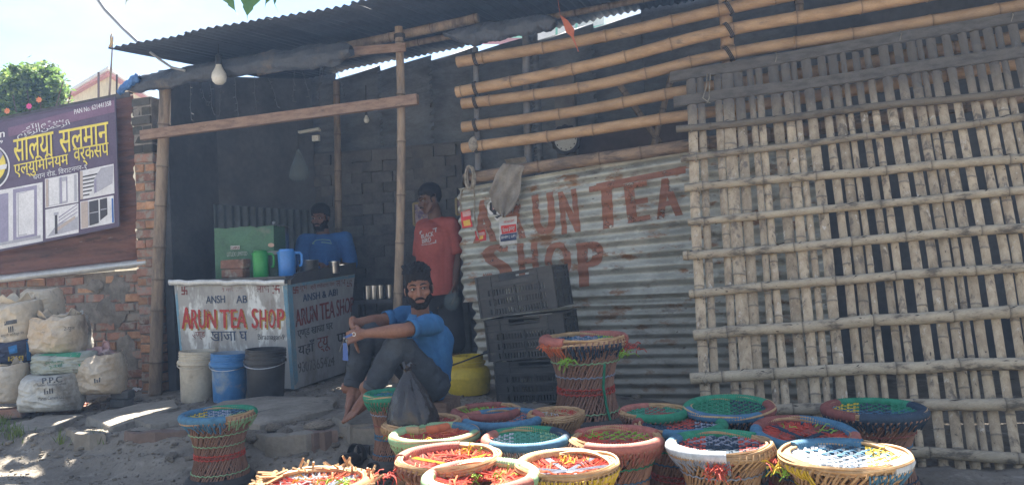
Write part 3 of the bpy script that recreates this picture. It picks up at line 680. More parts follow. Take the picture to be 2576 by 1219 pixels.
# ================================================================== TEA COUNTER
pC = at_z(740, 975, 0.235); pLf = Vector((-2.83, 6.48, .235)); nF = Vector((pC.y - pLf.y, -(pC.x - pLf.x), 0)).normalized()
if nF.y > 0: nF = -nF
pB = Vector((-1.50, 7.05, .235)); nS = Vector((pB.y - pC.y, -(pB.x - pC.x), 0)).normalized()
if nS.x < 0: nS = -nS
def cf(x, y, k=0.0): return at_pl(x, y, pC, nF) + nF * k
TL, TR, BR, BL = cf(438, 714), cf(722, 714), cf(741, 978), cf(459, 955)
def cs(x, y, k=0.0): return at_pl(x, y, pC, nS) + nS * k
sT, sB = cs(893, 688), cs(868, 936)
counter = Thing('tea_counter', 'painted tin tea counter with hand lettered red words on its front', 'counter', (pC.x - .4, pC.y + .4, .23))
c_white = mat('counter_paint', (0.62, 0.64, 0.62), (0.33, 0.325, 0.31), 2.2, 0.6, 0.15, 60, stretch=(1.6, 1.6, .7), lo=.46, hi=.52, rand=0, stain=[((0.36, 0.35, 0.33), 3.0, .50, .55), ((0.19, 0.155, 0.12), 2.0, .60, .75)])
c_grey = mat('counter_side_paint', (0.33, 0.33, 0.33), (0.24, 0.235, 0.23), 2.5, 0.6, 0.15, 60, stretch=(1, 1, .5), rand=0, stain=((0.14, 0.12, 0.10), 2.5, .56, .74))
c_blue = mat('counter_blue', (0.13, 0.27, 0.36), (0.20, 0.27, 0.30), 8, .6, .1, stain=((.3, .3, .3), 9, .55, .65))
bk_l = TL + (sT - TR); bk_b = BL + (sB - BR)
counter.part('front_panel', MB().hexa([BL, BR, BR - nF * .02, BL - nF * .02, TL, TR, TR - nF * .02, TL - nF * .02]), c_white)
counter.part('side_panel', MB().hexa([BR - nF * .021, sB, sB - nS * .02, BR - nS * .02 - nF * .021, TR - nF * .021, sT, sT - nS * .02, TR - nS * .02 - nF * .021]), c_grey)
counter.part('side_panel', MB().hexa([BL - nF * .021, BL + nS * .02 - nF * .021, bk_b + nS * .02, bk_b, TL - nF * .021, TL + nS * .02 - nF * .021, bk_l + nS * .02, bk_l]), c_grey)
ztop = max(TL.z, TR.z, sT.z) + .012
tp = [TL - nS * .015 + nF * .02, TR + nF * .02, sT + nS * 0.0, bk_l - nS * .015]
tp_t = [Vector((p.x, p.y, ztop + (p.z - TR.z) * .0)) for p in tp]
counter.part('countertop', MB().hexa([Vector((p.x, p.y, ztop - .02)) for p in tp] + tp_t), mat('counter_board', (0.10, 0.10, 0.10), (.06, .06, .06), 4, .6, .2, stain=((.2, .19, .17), 5, .6, .7)))
mb = MB()
def fn(u, v):
    x = lerp(430, 721, u); y = lerp(703, 716, v) + 1.3 * nz3(u * 16, v * 1.3) + (2.2 * abs(math.sin(u * 9.4)) ** 14); return cf(x, y, .026 + .008 * math.sin(v * math.pi) - .004 * v + .003 * nz3(u * 22, v * 2, 4))
o = counter.part('tin_edging', mb.grid(fn, 70, 6), mat('tin_white', (0.66, 0.68, 0.68), (.5, .51, .5), 5, .35, .1, 30, metal=.2, spec=.5, stain=((.25, .15, .09), 7, .62, .7))); o.modifiers.new('t', 'SOLIDIFY').thickness = .002
counter.part('corner_strip', flat(MB(), ((722, 716), (734, 716), (751, 976), (741, 978)), lambda x, y, k: cs(x, y, .002), 0, 1, 4), c_blue)
counter.part('corner_strip', flat(MB(), ((712, 718), (722, 716), (741, 978), (733, 978)), lambda x, y, k: cf(x, y, .002), 0, 1, 4), c_blue)
counter.part('corner_strip', flat(MB(), ((439, 716), (445, 716), (464, 955), (459, 955)), lambda x, y, k: cf(x, y, .002), 0, 1, 4), c_blue)
counter.part('top_strip', flat(MB(), ((734, 714), (892, 690), (892, 697), (735, 722)), lambda x, y, k: cs(x, y, .002), 0, 4, 1), c_blue)
# black stove tray lip along the side
mb = MB(); tr0 = cs(728, 700, .01); tr1 = cs(893, 672, .01)
prof = [(728, 704, 716), (745, 688, 712), (765, 681, 709), (893, 660, 688)]
P = []
for x, yt, yb in prof: P.append((cs(x, yt, .012), cs(x, yb, .012)))
V = [q for p in P for q in p] + [q - nS * .03 for p in P for q in p]; n = len(P); Fc = []
for i in range(n - 1): Fc += [(2*i, 2*i+1, 2*i+3, 2*i+2), (2*n+2*i, 2*n+2*i+2, 2*n+2*i+3, 2*n+2*i+1), (2*i, 2*i+2, 2*n+2*i+2, 2*n+2*i), (2*i+1, 2*n+2*i+1, 2*n+2*i+3, 2*i+3)]
Fc += [(0, 2*n, 2*n+1, 1), (2*n-2, 2*n-1, 4*n-1, 4*n-2)]
counter.part('stove_tray', mb.add(V, Fc), mat('burnt_iron', (.045, .045, .048), (.07, .068, .065), 8, .5, .3, spec=.4))
p_red = mat('red_paint', (0.42, 0.05, 0.045), (0.34, 0.05, 0.045), 8, .6, .05, rand=0, chip=(9, .36, .42)); p_nvy = mat('navy_paint', (0.05, 0.075, 0.13), None, 8, .6, .05, rand=0, chip=(9, .38, .44))
p_yel = mat('yellow_paint', (0.50, 0.33, 0.06), None, 8, .6, 0, rand=0, chip=(9, .44, .52)); p_mar = mat('maroon_paint', (0.21, 0.055, 0.05), None, 8, .6, .05, rand=0, chip=(10, .40, .47)); p_blk = mat('black_paint', (0.05, 0.05, 0.055), None, 8, .6, 0, rand=0, chip=(14, .36, .42))
def word(fn, s, q, m, bold=.015, k=.003, par=counter): 
    mb = MB(); text_quad(mb, s, q, lambda x, y, e: fn(x, y, k + e), bold, 0, .0003); return par.part('lettering', mb, m, smooth=0)
def fylfot(fn, x, y, w_, h, m, k=.003):       # auspicious sign: two crossing strokes with bent arms
    mb = MB(); a = .09
    for (u0, v0, u1, v1) in ((.5 - a, 0, .5 + a, 1), (0, .5 - a, .5 - a, .5 + a), (.5 + a, .5 - a, 1, .5 + a), (.5 + a, 0, 1, 2 * a), (0, 1 - 2 * a, .5 - a, 1), (0, 0, 2 * a, .5 - a), (1 - 2 * a, .5 + a, 1, 1)):
        flat(mb, ((x + u0 * w_, y + v0 * h), (x + u1 * w_, y + v0 * h), (x + u1 * w_, y + v1 * h), (x + u0 * w_, y + v1 * h)), fn, k)
    return counter.part('painted_sign', mb, m, smooth=0)
fylfot(cf, 457, 720, 15, 21, p_mar); fylfot(cf, 686, 715, 18, 23, p_mar); 
word(cf, 'लाभ', ((645, 719), (678, 718), (679, 735), (646, 736)), p_mar, 0); word(cf, 'श्री गणेशाय', ((545, 722), (610, 720), (611, 736), (546, 737)), mat('faded_maroon', (.30, .15, .14), None, 8, .6, 0, rand=0, chip=(16, .48, .52)), 0)
word(cf, 'ANSH', ((518, 744), (566, 742), (567, 761), (519, 763)), p_nvy, .02); word(cf, 'AB', ((594, 743), (622, 742), (623, 761), (595, 762)), p_nvy, .02)
for s_, a, b, yt, yb in (('A', 457, 482, 772, 826), ('R', 481, 499, 778, 826), ('U', 499, 518, 778, 824), ('N', 520, 545, 777, 824), ('T', 553, 578, 778, 824), ('E', 581, 596, 777, 824), ('A', 595, 621, 776, 823), ('S', 633, 650, 775, 825), ('H', 653, 671, 777, 824), ('O', 675, 693, 777, 824), ('P', 697, 716, 776, 823)):
    word(cf, s_, ((a + 3, yt + 3), (b + 3, yt + 3), (b + 4, yb + 4), (a + 4, yb + 4)), p_yel, .03, .0024); word(cf, s_, ((a, yt), (b, yt), (b + 1, yb), (a + 1, yb)), p_red, .04, .005)
word(cf, 'एण्ड', ((483, 834), (516, 833), (517, 853), (484, 855)), p_mar, 0); word(cf, 'खाजा घ', ((527, 833), (622, 832), (624, 855), (528, 857)), p_nvy, .012)
word(cf, 'Biratnagar-9', ((649, 839), (716, 840), (717, 857), (650, 857)), p_blk, 0)
fylfot(cs, 737, 720, 13, 18, p_mar); fylfot(cs, 872, 704, 12, 16, p_mar)
word(cs, 'शुभ', ((753, 719), (771, 716), (772, 731), (754, 735)), p_mar, 0); word(cs, 'श्री गणेशाय नमः', ((780, 715), (842, 706), (843, 721), (781, 731)), p_mar, 0); word(cs, 'लाभ', ((845, 706), (868, 702), (869, 717), (846, 721)), p_mar, 0)
word(cs, 'ANSH & ABI', ((760, 740), (848, 725), (849, 742), (761, 759)), p_nvy, .02)
word(cs, 'ARUN', ((741, 779), (797, 765), (799, 806), (743, 823)), p_mar, .03); word(cs, 'TEA', ((803, 763), (841, 755), (842, 797), (805, 805)), p_mar, .03); word(cs, 'SHOP', ((845, 754), (889, 746), (889, 782), (846, 796)), p_mar, .03)
word(cs, 'एण्ड खाजा घर', ((747, 831), (836, 810), (837, 833), (749, 855)), p_blk, .012); word(cs, 'यहाँ', ((748, 862), (790, 851), (791, 886), (750, 898)), p_blk, .015); word(cs, 'ट्यू', ((797, 850), (828, 843), (830, 880), (799, 888)), p_mar, .012); word(cs, 'पा', ((846, 840), (872, 834), (872, 860), (848, 866)), p_blk, .012)
word(cs, '9807365424', ((748, 911), (840, 892), (841, 918), (750, 938)), mat('faded_black', (.13, .12, .12), None, 8, .6, 0, rand=0, chip=(12, .42, .5)), .01)

# ------------------------------------------------------------------ things on the counter
def on_top(x, y, d=6.50):
    p = at_y(x, y, d); p.z = ztop; return p
for i, (xa, xb, yt, yb, lab) in enumerate(((547, 626, 680, 703, 'red brick lying flat on the counter under another brick'), (545, 628, 653, 679, 'red brick topmost of the two stacked on the counter'))):
    c = on_top((xa + xb) / 2, 703, 6.50); L_ = (xb - xa) / F * c.y * .80; H_ = .079
    bmsh = brick_mesh(L_, .11, H_ - .002, brick_m, 40 + i); o = link('brick', bmsh, None); o.location = c + Vector((0, .07, H_ / 2 + i * H_)); o.rotation_euler = (0, 0, -.30 + .08 * i); tag(o, lab, 'brick', 'bricks on the tea counter')
g_green = plain('jug_green', (0.012, 0.26, 0.055), .35, bump=0, spec=.5); g_blue = plain('jug_blue', (0.055, 0.25, 0.66), .35, bump=0, spec=.5)
def jug(x, y, hw, yt, m, lab, name='plastic_jug', ang=0.0):
    c = on_top(x, y, 6.52); k = c.y / F; h = at_y(x, yt, c.y).z - ztop; r_ = hw * k
    t = Thing(name, lab, 'jug', c, 'plastic jugs on the tea counter')
    M_ = Matrix.Translation(c); mb = MB(); mb.lathe([(0, .002), (r_ * .90, 0), (r_ * .95, .012), (r_ * .97, h * .5), (r_, h * .88), (r_ * 1.02, h * .90), (r_ * .99, h * .93), (0, h * .93)], 28, M_); t.part('jug_body', mb, m)
    mb = MB(); mb.lathe([(r_ * .80, h * .925), (r_ * .84, h * .94), (r_ * .84, h), (r_ * .74, h * 1.02), (0, h * 1.02)], 24, M_); t.part('lid', mb, m)
    mb = MB(); mb.tube([c + Vector((r_ * .8, 0, h * .86)), c + Vector((r_ * 1.5, 0, h * .86)), c + Vector((r_ * 1.72, 0, h * .78)), c + Vector((r_ * 1.72, 0, h * .5)), c + Vector((r_ * 1.66, 0, h * .38)), c + Vector((r_ * 1.4, 0, h * .36))], .011, 8); t.part('handle', mb, m)
    mb = MB(); a = Vector((-r_ * .92, 0, h * .80)); mb.add([c + a, c + Vector((-r_ * 1.25, 0, h * .90)), c + Vector((-r_ * .93, -.03, h * .90)), c + Vector((-r_ * .93, .03, h * .90))], [(0, 2, 1), (0, 1, 3), (1, 2, 3), (0, 3, 2)]); t.part('spout', mb, m, smooth=0)
    return t
jug(657, 702, 19.5, 630, g_green, 'bright green plastic jug with lid beside the stacked bricks')
jug(723, 699, 22, 627, g_blue, 'sky blue plastic jug with lid at the counter corner')
# green printed carton, its top crumpled
ca = on_top(633, 690, 6.92); kx = ca.y / F; wd = 153 * kx; hg = at_y(633, 570, 6.80).z - ztop
cart = Thing('printed_carton', 'green printed carton with a crumpled top behind the jugs', 'carton', ca)
RC = Matrix.Rotation(-.1, 3, 'Z'); g_cart = mat('carton_green', (0.075, 0.17, 0.10), (0.06, 0.125, 0.08), 6, .55, .3, 20, dist=.02, rand=0, stain=((.15, .17, .13), 5, .6, .72))
mb = MB()
def fn(u, v):
    a = u * 4; i = int(a) % 4; f = a - int(a); hx, hy = wd / 2, .13; crn = [(-hx, -hy), (hx, -hy), (hx, hy), (-hx, hy)]
    p = Vector(crn[i]).lerp(Vector(crn[(i + 1) % 4]), f); cr = max(0, v - .62) / .38
    q = Vector((p.x, p.y, v * hg + cr * .02 * nz3(u * 30, 3))) + Vector((0, -.02 * cr * nz3(u * 26, v * 5), 0)); return ca + RC @ q
mb.grid(fn, 72, 16); cb = cart.part('carton_body', mb, g_cart, smooth=30)
cart.part('carton_top', MB().box(ca + Vector((0, 0, hg - .03)), (wd * .97, .25, .012), RC), g_cart)
def cfn(x, y, k=0.0): return at_pl(x, y, ca + RC @ Vector((0, -.145 - k, 0)), RC @ Vector((0, 1, 0)))
c_ltr = plain('carton_print', (.34, .38, .33), .6, bump=0, rand=0)
word(cfn, 'UTLEX LIMITED', ((571, 634), (622, 632), (622, 642), (571, 645)), c_ltr, .02, .004, cart); 
cart.part('label', flat(MB(), ((580, 618), (603, 617), (603, 627), (580, 628)), cfn, .003), plain('label_white', (.5, .5, .48), .6)); word(cfn, 'CAMPEX', ((581, 620), (602, 619), (602, 626), (581, 627)), plain('label_ink', (.15, .06, .05), .6), .01, .006, cart)
cart.part('label', MB().add([cfn(682 + 8 * math.cos(a), 616 + 5 * math.sin(a), .004) for a in [6.283 * i / 16 for i in range(16)]], [tuple(range(16))]), plain('label_orange', (.6, .4, .3), .6))
steel = mat('steel', (0.62, 0.62, 0.62), (.5, .5, .5), 4, .28, .05, 40, metal=1.0, rand=.05)
def pot(x, yb, hw, yt, lab, name='steel_pot', z=ztop, dy=.1, lid=False, group='steel pots on the tea counter', cat='pot'):
    c = on_top(x, yb, 6.55 + dy); k = c.y / F; r_ = hw * k; h = at_y(x, yt, c.y).z - ztop; t = Thing(name, lab, cat, c, group); M_ = Matrix.Translation(c)
    t.part('pot_body', MB().lathe([(0, 0), (r_ * .92, 0), (r_, .015), (r_, h - .008), (r_ * 1.07, h), (r_ * 1.05, h + .004), (r_ * .96, h - .004), (r_ * .94, .02), (0, .02)], 28, M_), steel)
    if lid:
        t.part('lid', MB().lathe([(r_ * 1.05, h), (r_ * .9, h + .02), (r_ * .2, h + .04), (.012, h + .05), (.018, h + .07), (0, h + .085)], 24, M_), steel)
    return t
pot(778, 687, 23, 655, 'shiny steel saucepan beside the blue jug'); pot(841, 676, 13, 658, 'small steel pot in front of the man at the stove', dy=.25)
pt = at_y(686, 600, 7.2); t = Thing('steel_pot', 'steel pot with knobbed lid showing above the green carton', 'pot', Vector((pt.x, 7.25, ztop)), 'steel pots on the tea counter')
hh = at_y(686, 572, 7.2).z - ztop; t.part('pot_body', MB().lathe([(0, 0), (.12, 0), (.13, .02), (.13, hh), (0, hh)], 28, Matrix.Translation(t.loc)), steel); t.part('lid', MB().lathe([(.14, hh), (.12, hh + .015), (.02, hh + .03), (.012, hh + .04), (.018, hh + .055), (0, hh + .065)], 24, Matrix.Translation(t.loc)), steel)
jc = on_top(690, 696, 6.68)
tt = Thing('storage_tin', 'grey green lidded tin between the two plastic jugs', 'tin', jc); tt.part('tin_body', MB().lathe([(0, 0), (.075, 0), (.075, .19), (0, .19)], 24, Matrix.Translation(jc)), plain('tin_green', (.10, .16, .13), .5)); tt.part('lid', MB().lathe([(.08, .185), (.08, .215), (0, .22)], 24, Matrix.Translation(jc)), plain('tin_lid', (.35, .36, .30), .5))
# dark bench with steel tumblers further in
zb = 0.86; bc = at_y(958, 712, 7.3); bench = Thing('side_bench', 'dark wooden bench behind the counter holding steel tumblers', 'bench', (bc.x, bc.y + .15, .24))
bench.part('bench_top', MB().box((bc.x, bc.y + .18, zb - .02), (.62, .42, .04), ROTF), veiled_soot)
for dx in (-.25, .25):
    for dy in (0.05, .32): bench.part('leg', MB().box((bc.x + dx, bc.y + dy, (zb - .04 + .2) / 2), (.05, .05, zb - .04 - .2), ROTF), veiled_soot)
for i, x in enumerate((922, 938, 955, 978)):
    c = at_y(x, 706, 7.42); c.z = zb; h = .13; r_ = .034
    solo('steel_tumbler', ('first', 'second', 'third', 'fourth')[i] + ' steel tumbler from the counter side on the dark bench', 'tumbler', MB().lathe([(0, 0), (r_ * .85, 0), (r_, h), (r_ * .95, h), (r_ * .8, .006), (0, .006)], 18, Matrix.Translation(c)), steel, c, 'steel tumblers on the bench')

# ================================================================== FRONT WALL OF CORRUGATED SHEET
fw = Thing('corrugated_wall', 'grey corrugated sheet wall with faded brown painted words', 'wall', fac(1.2, 0, 0))
wl = tsz(at_s(1159, 600, 0))[0]; wr = tsz(at_s(2075, 600, 0))[0]
def ztp(t): a, b = tsz(at_s(1159, 474, 0)), tsz(at_s(1730, 376, 0)); return a[2] + (b[2] - a[2]) * (t - a[0]) / (b[0] - a[0])
def zmd(t): a, b = tsz(at_s(1180, 750, 0)), tsz(at_s(1780, 724, 0)); return a[2] + (b[2] - a[2]) * (t - a[0]) / (b[0] - a[0])
NW = 9.5
def wall_s(t, z, lower=False):
    if lower: q = z / 0.074; return 0.012 + 0.011 * math.sin(2 * math.pi * q)
    q = (z - zmd(t)) / (ztp(t) - zmd(t)); return -0.004 + 0.0125 * math.sin(2 * math.pi * q * NW) + 0.006 * nz3(t * 1.2, z * 1.5)
def fn(u, v):
    t = lerp(wl + .010 * math.sin(v * NW * 6.283) + .01 * nz3(v * 7, 1), wr, u ** 1.2); z = lerp(zmd(t) - .03, ztp(t), v); return fac(t, wall_s(t, z), z)
up = fw.part('wall_sheet', MB().grid(fn, 40, 130, lambda u, v: max(0, min(1, (.10 - v) * 4)) * .4), galv); up.modifiers.new('t', 'SOLIDIFY').thickness = .002
def fn(u, v):
    t = lerp(wl + .075 + .012 * math.sin(v * 60) + .02 * nz3(v * 9, 2) + .03 * (1 - v), wr, u ** 1.2); z = lerp(.02, zmd(t) + .01, v); return fac(t, wall_s(t, z, True), z)
lo_ = fw.part('wall_sheet', MB().grid(fn, 40, 130, lambda u, v: min(1, (1 - v) * .55 + .15)), galv); lo_.modifiers.new('t', 'SOLIDIFY').thickness = .002
def wfn(x, y, k=0.0):
    p = at_s(x, y, 0); t, s_, z = tsz(p); low = z < zmd(t) - .03
    return fac(t, wall_s(t, z, low) - .004 - k, z)
p_wall = mat('rust_brown_paint', (0.29, 0.13, 0.08), (0.21, 0.10, 0.065), 5, .7, .05, rand=.05, chip=(8, .36, .46))
for s_, q in (('A', ((1194, 506), (1232, 500), (1252, 606), (1192, 612))), ('R', ((1268, 495), (1318, 487), (1325, 598), (1280, 604))), ('U', ((1338, 492), (1392, 482), (1402, 586), (1344, 592))), ('N', ((1404, 484), (1450, 474), (1462, 582), (1414, 590))), ('T', ((1482, 470), (1568, 456), (1572, 566), (1490, 582))), ('E', ((1568, 464), (1628, 454), (1636, 552), (1580, 562))), ('A', ((1640, 454), (1706, 444), (1718, 540), (1652, 552))),
             ('S', ((1214, 618), (1280, 612), (1292, 705), (1216, 712))), ('H', ((1300, 612), (1352, 608), (1358, 700), (1308, 706))), ('O', ((1368, 612), (1436, 606), (1440, 700), (1374, 706))), ('P', ((1450, 612), (1518, 604), (1520, 714), (1458, 722)))):
    mb = MB(); text_quad(mb, s_, q, wfn, .065, 40, .0004); fw.part('lettering', mb, p_wall, smooth=0)
mb = MB(); flat(mb, ((1500, 462), (1725, 418), (1725, 436), (1500, 474)), wfn, .0008, 10, 10); fw.part('paint_streak', mb, p_wall, smooth=0)
# paper stickers
st_w = plain('paper_white', (.58, .58, .57), .7, bump=0); st_r = plain('paper_red', (.50, .045, .04), .6, bump=0); st_k = plain('paper_black', (.03, .03, .035), .6, bump=0); st_n = plain('paper_navy', (.035, .05, .11), .6, bump=0); st_y = plain('paper_yellow', (.65, .42, .08), .6, bump=0); st_p = plain('paper_pink', (.5, .3, .28), .6, bump=0)
def wsm(x, y, k=0.0):                        # stickers bridge the ribs
    t, s_, z = tsz(at_s(x, y, 0)); return fac(t, wall_s(t, z) * .5 - .0125 - k, z)
def sticker(lab, quad, m, ops, words=()):
    c = wsm((quad[0][0] + quad[2][0]) / 2, (quad[0][1] + quad[2][1]) / 2); t = Thing('sticker', lab, 'sticker', c, 'stickers on the corrugated wall'); t.part('paper', flat(MB(), quad, wsm, 0, 3, 16), m)
    for m2, q in ops: t.part('print', flat(MB(), q, wsm, .0012, 3, 8), m2)
    for s_, q, m2 in words:
        mb = MB(); text_quad(mb, s_, q, lambda x, y, e: wsm(x, y, .0024 + e), .015, 4, .0003); t.part('lettering', mb, m2, smooth=0)
sticker('white payment sticker with red and navy bands on the corrugated wall', ((1256, 549), (1301, 543), (1302, 611), (1258, 617)), st_w, [(st_r, ((1262, 568), (1300, 563), (1300, 583), (1263, 589))), (st_n, ((1260, 590), (1301, 584), (1301, 603), (1261, 608)))],
        [('WE ACCEPT', ((1268, 556), (1294, 552), (1294, 558), (1268, 562)), st_r), ('fone', ((1266, 572), (1280, 570), (1280, 581), (1266, 584)), st_w), ('pay', ((1282, 571), (1297, 568), (1297, 580), (1282, 582)), st_w), ('BHIM | UPI', ((1263, 594), (1298, 589), (1298, 598), (1263, 603)), st_w)])
sticker('torn red sticker with yellow flower at the wall edge', ((1160, 534), (1184, 526), (1190, 570), (1164, 574)), st_r, [(st_p, ((1164, 533), (1184, 528), (1186, 542), (1166, 546))), (st_y, ((1167, 556), (1184, 552), (1185, 566), (1168, 569)))])
sticker('small red card sticker hanging by the rope end', ((1196, 582), (1222, 577), (1225, 604), (1199, 609)), st_r, [(st_p, ((1200, 586), (1220, 582), (1221, 590), (1201, 594))), (st_y, ((1206, 594), (1216, 592), (1217, 600), (1207, 603)))])
t = Thing('sticker', 'black and white round topped portrait sticker partly under the rag', 'sticker', wsm(1243, 525), 'stickers on the corrugated wall')
t.part('paper', MB().add([wsm(x, y, .0004) for x, y in ((1232, 508), (1240, 500), (1262, 498), (1276, 506), (1274, 540), (1252, 556), (1230, 536), (1226, 520))], [tuple(reversed(range(8)))]), st_w); t.part('print', MB().add([wsm(x, y, .0016) for x, y in ((1234, 510), (1262, 502), (1272, 512), (1270, 538), (1252, 550), (1232, 534))], [tuple(reversed(range(6)))]), st_k); t.part('print', flat(MB(), ((1240, 514), (1252, 511), (1254, 530), (1242, 534)), wsm, .003), st_p)

# ================================================================== BAMBOO RAILS
rails = Thing('bamboo_rail_screen', 'stout tan bamboo rails lashed across thin posts above the corrugated wall', 'screen', fac(1.2, -.05, 2.2))
RS = -0.04
RAILS = [([(1150, 157), (1480, 100), (1810, 26), (2100, -34), (2700, -150)], .044, .046), ([(1148, 232), (1480, 166), (1810, 80), (2150, 22), (2700, -80)], .044, .046), ([(1162, 262), (1500, 214), (1830, 136), (2200, 78), (2750, -15)], .042, .045),
         ([(1163, 320), (1440, 282), (1720, 229), (2000, 188), (2750, 60)], .042, .044), ([(1163, 373), (1440, 334), (1725, 291), (2000, 250), (2750, 130)], .042, .044), ([(1168, 452), (1300, 428), (1480, 402), (1725, 368), (2200, 300), (2700, 220)], .046, .05)]
RP = []
for i, (pp, ra, rb) in enumerate(RAILS):
    mb = MB(); P = [at_s(x, y, RS - (.01 if i == 5 else 0)) for x, y in pp]; bamboo_tube(mb, P, ra, rb, .40, 14, 20 + i, .09)
    o = rails.part('rail', mb, bamboo if i < 5 else mat('bamboo_stained', (.30, .21, .14), (.16, .12, .09), 5, .7, .25, 80, stretch=(1, 4, 4), vcol=(.07, .05, .035), stain=((.06, .055, .05), 3.0, .48, .66)))
    RP.append((o, P, ra, pp))
grey_pole = mat('grey_pole', (.16, .16, .165), (.11, .11, .115), 6, .8, .2)
post([(1196, 120), (1200, 300), (1203, 430)], 0.03, .022, .024, grey_pole, 31, rails)
post([(1322, 80), (1325, 260), (1329, 430)], 0.05, .028, .030, grey_pole, 32, rails)
post([(1822, -40), (1830, 120), (1842, 300), (1852, 420)], 0.055, .047, .05, bamboo, 33, rails, node=.3)
post([(2010, -40), (2012, 60)], .5, .03, .03, bamboo_post, 35, rails)
for i, (o, P, ra, pp) in enumerate(RP[:5]):
    for x in (1197, 1833):
        y = interp(x, [q[0] for q in pp], [q[1] for q in pp]); c = at_s(x, y, RS); mb = MB(); ring(mb, c, EV + Vector((0, 0, .5 if x > 1500 else .15)), ra + .008 + (.008 if x > 1500 else 0), .0042, 3, 14, .010)
        if x < 1500 or i < 3: rails.part('lashing', mb, lash, o)
# tied rag knot on fifth rail, rope coil and rag on the lowest
mb = MB()
c = at_s(1190, 362, RS - .05); mb.ball(c, (.035, .03, .055), None, 14, 10, lambda d: 1 + .4 * nz3(d.x * 3, d.y * 3, d.z * 2))
solo('cloth_tie', 'knotted grey cloth strip round the fifth bamboo rail end', 'cloth strip', mb, rope_m, c)
mb = MB(); c = at_s(1184, 447, RS - .075); P = []
for i in range(9 * 24):
    a = 2 * math.pi * i / 24; k = i / 24
    P.append(c + EV * (math.cos(a) * (.036 + .012 * nz3(k, 1)) + .02 * nz3(k * .8, 9)) + Vector((0, 0, math.sin(a) * (.085 + .012 * nz3(k, 4)))) - NV * (.01 * (k % 3) + .02 * math.cos(a) + .012 * nz3(k * 1.1, 6)))
mb.tube(P, .0075, 6); solo('rope_coil', 'coil of grey rope hanging on the lowest bamboo rail', 'rope', mb, rope_m, c)
mb = MB(); mb.tube([wsm(x, y, .012) for x, y in ((1180, 470), (1166, 478), (1160, 500), (1163, 520), (1160, 533))], .006, 6); solo('rope', 'short frayed rope end at the corrugated wall edge', 'rope', mb, rope_m, wsm(1166, 478))
mb = MB(); mb.tube([wsm(x, y, .012) for x, y in ((1193, 468), (1197, 500), (1195, 530), (1199, 570), (1208, 600))], .0055, 6); solo('rope', 'long thin rope hanging down to the small red card sticker', 'rope', mb, rope_m, wsm(1197, 500))
rag_m = mat('rag_cloth', (.27, .245, .21), (.17, .15, .125), 6, .95, .4, 220, stain=((.10, .085, .07), 4, .52, .7), rand=0)
mb = MB()
def fn(u, v):
    xl = interp(v, [0, .2, .55, .85, 1], [1266, 1248, 1230, 1240, 1262]); xr = interp(v, [0, .2, .55, .85, 1], [1320, 1312, 1310, 1292, 1272]); x = lerp(xl, xr, u)
    y = lerp(414, 542, v) + 8 * math.sin(u * 3.1) * (v > .5) * (v - .5) + 6 * (1 - v) * (u - .5); f = math.sin(u * 11 + v * 5) * .020 * (0.4 + v) + .02 * nz3(u * 4, v * 4, 2)
    return at_s(x, y, RS - .062 + .035 * v * (1 - v) - f)
mb.grid(fn, 34, 40)
def fn2(u, v): 
    x = lerp(1270, 1322, u); a = v * 2.4 - .2; c_ = at_s(x, 418 + (1295 - x) * .14, RS - .01); return c_ + Vector((0, 0, .058 * math.cos(a) + .004)) - NV * (-.06 * math.sin(a) * 1.0)
mb.grid(fn2, 12, 12)
o = solo('rag', 'crumpled grey brown rag draped over the lowest bamboo rail', 'rag', mb, rag_m, at_s(1275, 450, RS)); o.modifiers.new('t', 'SOLIDIFY').thickness = .004
# orange strip hanging in front of the top rail
mb = MB(); pts = [(1409, 38), (1422, 52), (1434, 75), (1440, 92), (1448, 112), (1455, 130)]; wd_ = [.004, .028, .045, .012, .006, .004]
P = [at_s(x, y, -.25) for x, y in pts]; V = []
for p, a in zip(P, wd_): V += [p - EV * a * .7 - Vector((0, 0, a * .3)), p + EV * a * .7 + NV * .01]
mb.add(V, [(2*i, 2*i+1, 2*i+3, 2*i+2) for i in range(5)]); mb.tube([at_s(1409, 38, -.25), at_s(1405, 10, -.2), at_s(1400, -25, -.15)], .002, 4)
solo('orange_ribbon', 'faded orange ribbon dangling in front of the top bamboo rail', 'ribbon', mb, plain('ribbon_orange', (.48, .14, .07), .8), P[1])

# ================================================================== BAMBOO GATE
G_TL, G_TR, G_BR = at_s(1690, 205, -.10), at_s(2576, 56, -.14), at_z(2576, 1200, .0)
G_n = (G_TR - G_TL).cross(G_BR - G_TL).normalized()
if G_n.y < 0: G_n = -G_n
def gp(x, y, k=0.0): return at_pl(x, y, G_TL, G_n) - G_n * k
gate = Thing('bamboo_gate', 'weathered split bamboo lattice gate leaning on the shop front', 'gate', gp(2150, 1150))
ROWS = [(1687, 203, 2576, 52), (1696, 266, 2576, 141), (1703, 334, 2576, 241), (1714, 409, 2576, 307), (1724, 482, 2576, 409), (1732, 568, 2576, 485), (1720, 651, 2576, 582), (1735, 747, 2576, 683), (1746, 851, 2576, 794), (1738, 958, 2576, 924), (1740, 1046, 2576, 1022), (1765, 1120, 2576, 1160)]
def row_y(i, x): a = ROWS[i]; return lerp(a[1], a[3], (x - a[0]) / (a[2] - a[0]))
SL = [1758, 1784, 1832, 1860, 1889, 1926, 1948, 1991, 2023, 2049, 2084, 2128, 2159, 2188, 2227, 2256, 2303, 2343, 2379, 2405, 2437, 2479, 2526, 2557, 2596, 2630, 2668]
SW = [22, 17, 17, 27, 22, 15, 17, 24, 21, 15, 23, 19, 23, 14, 18, 17, 23, 23, 22, 15, 24, 22, 21, 22, 24, 18, 24]
rg = random.Random(3)
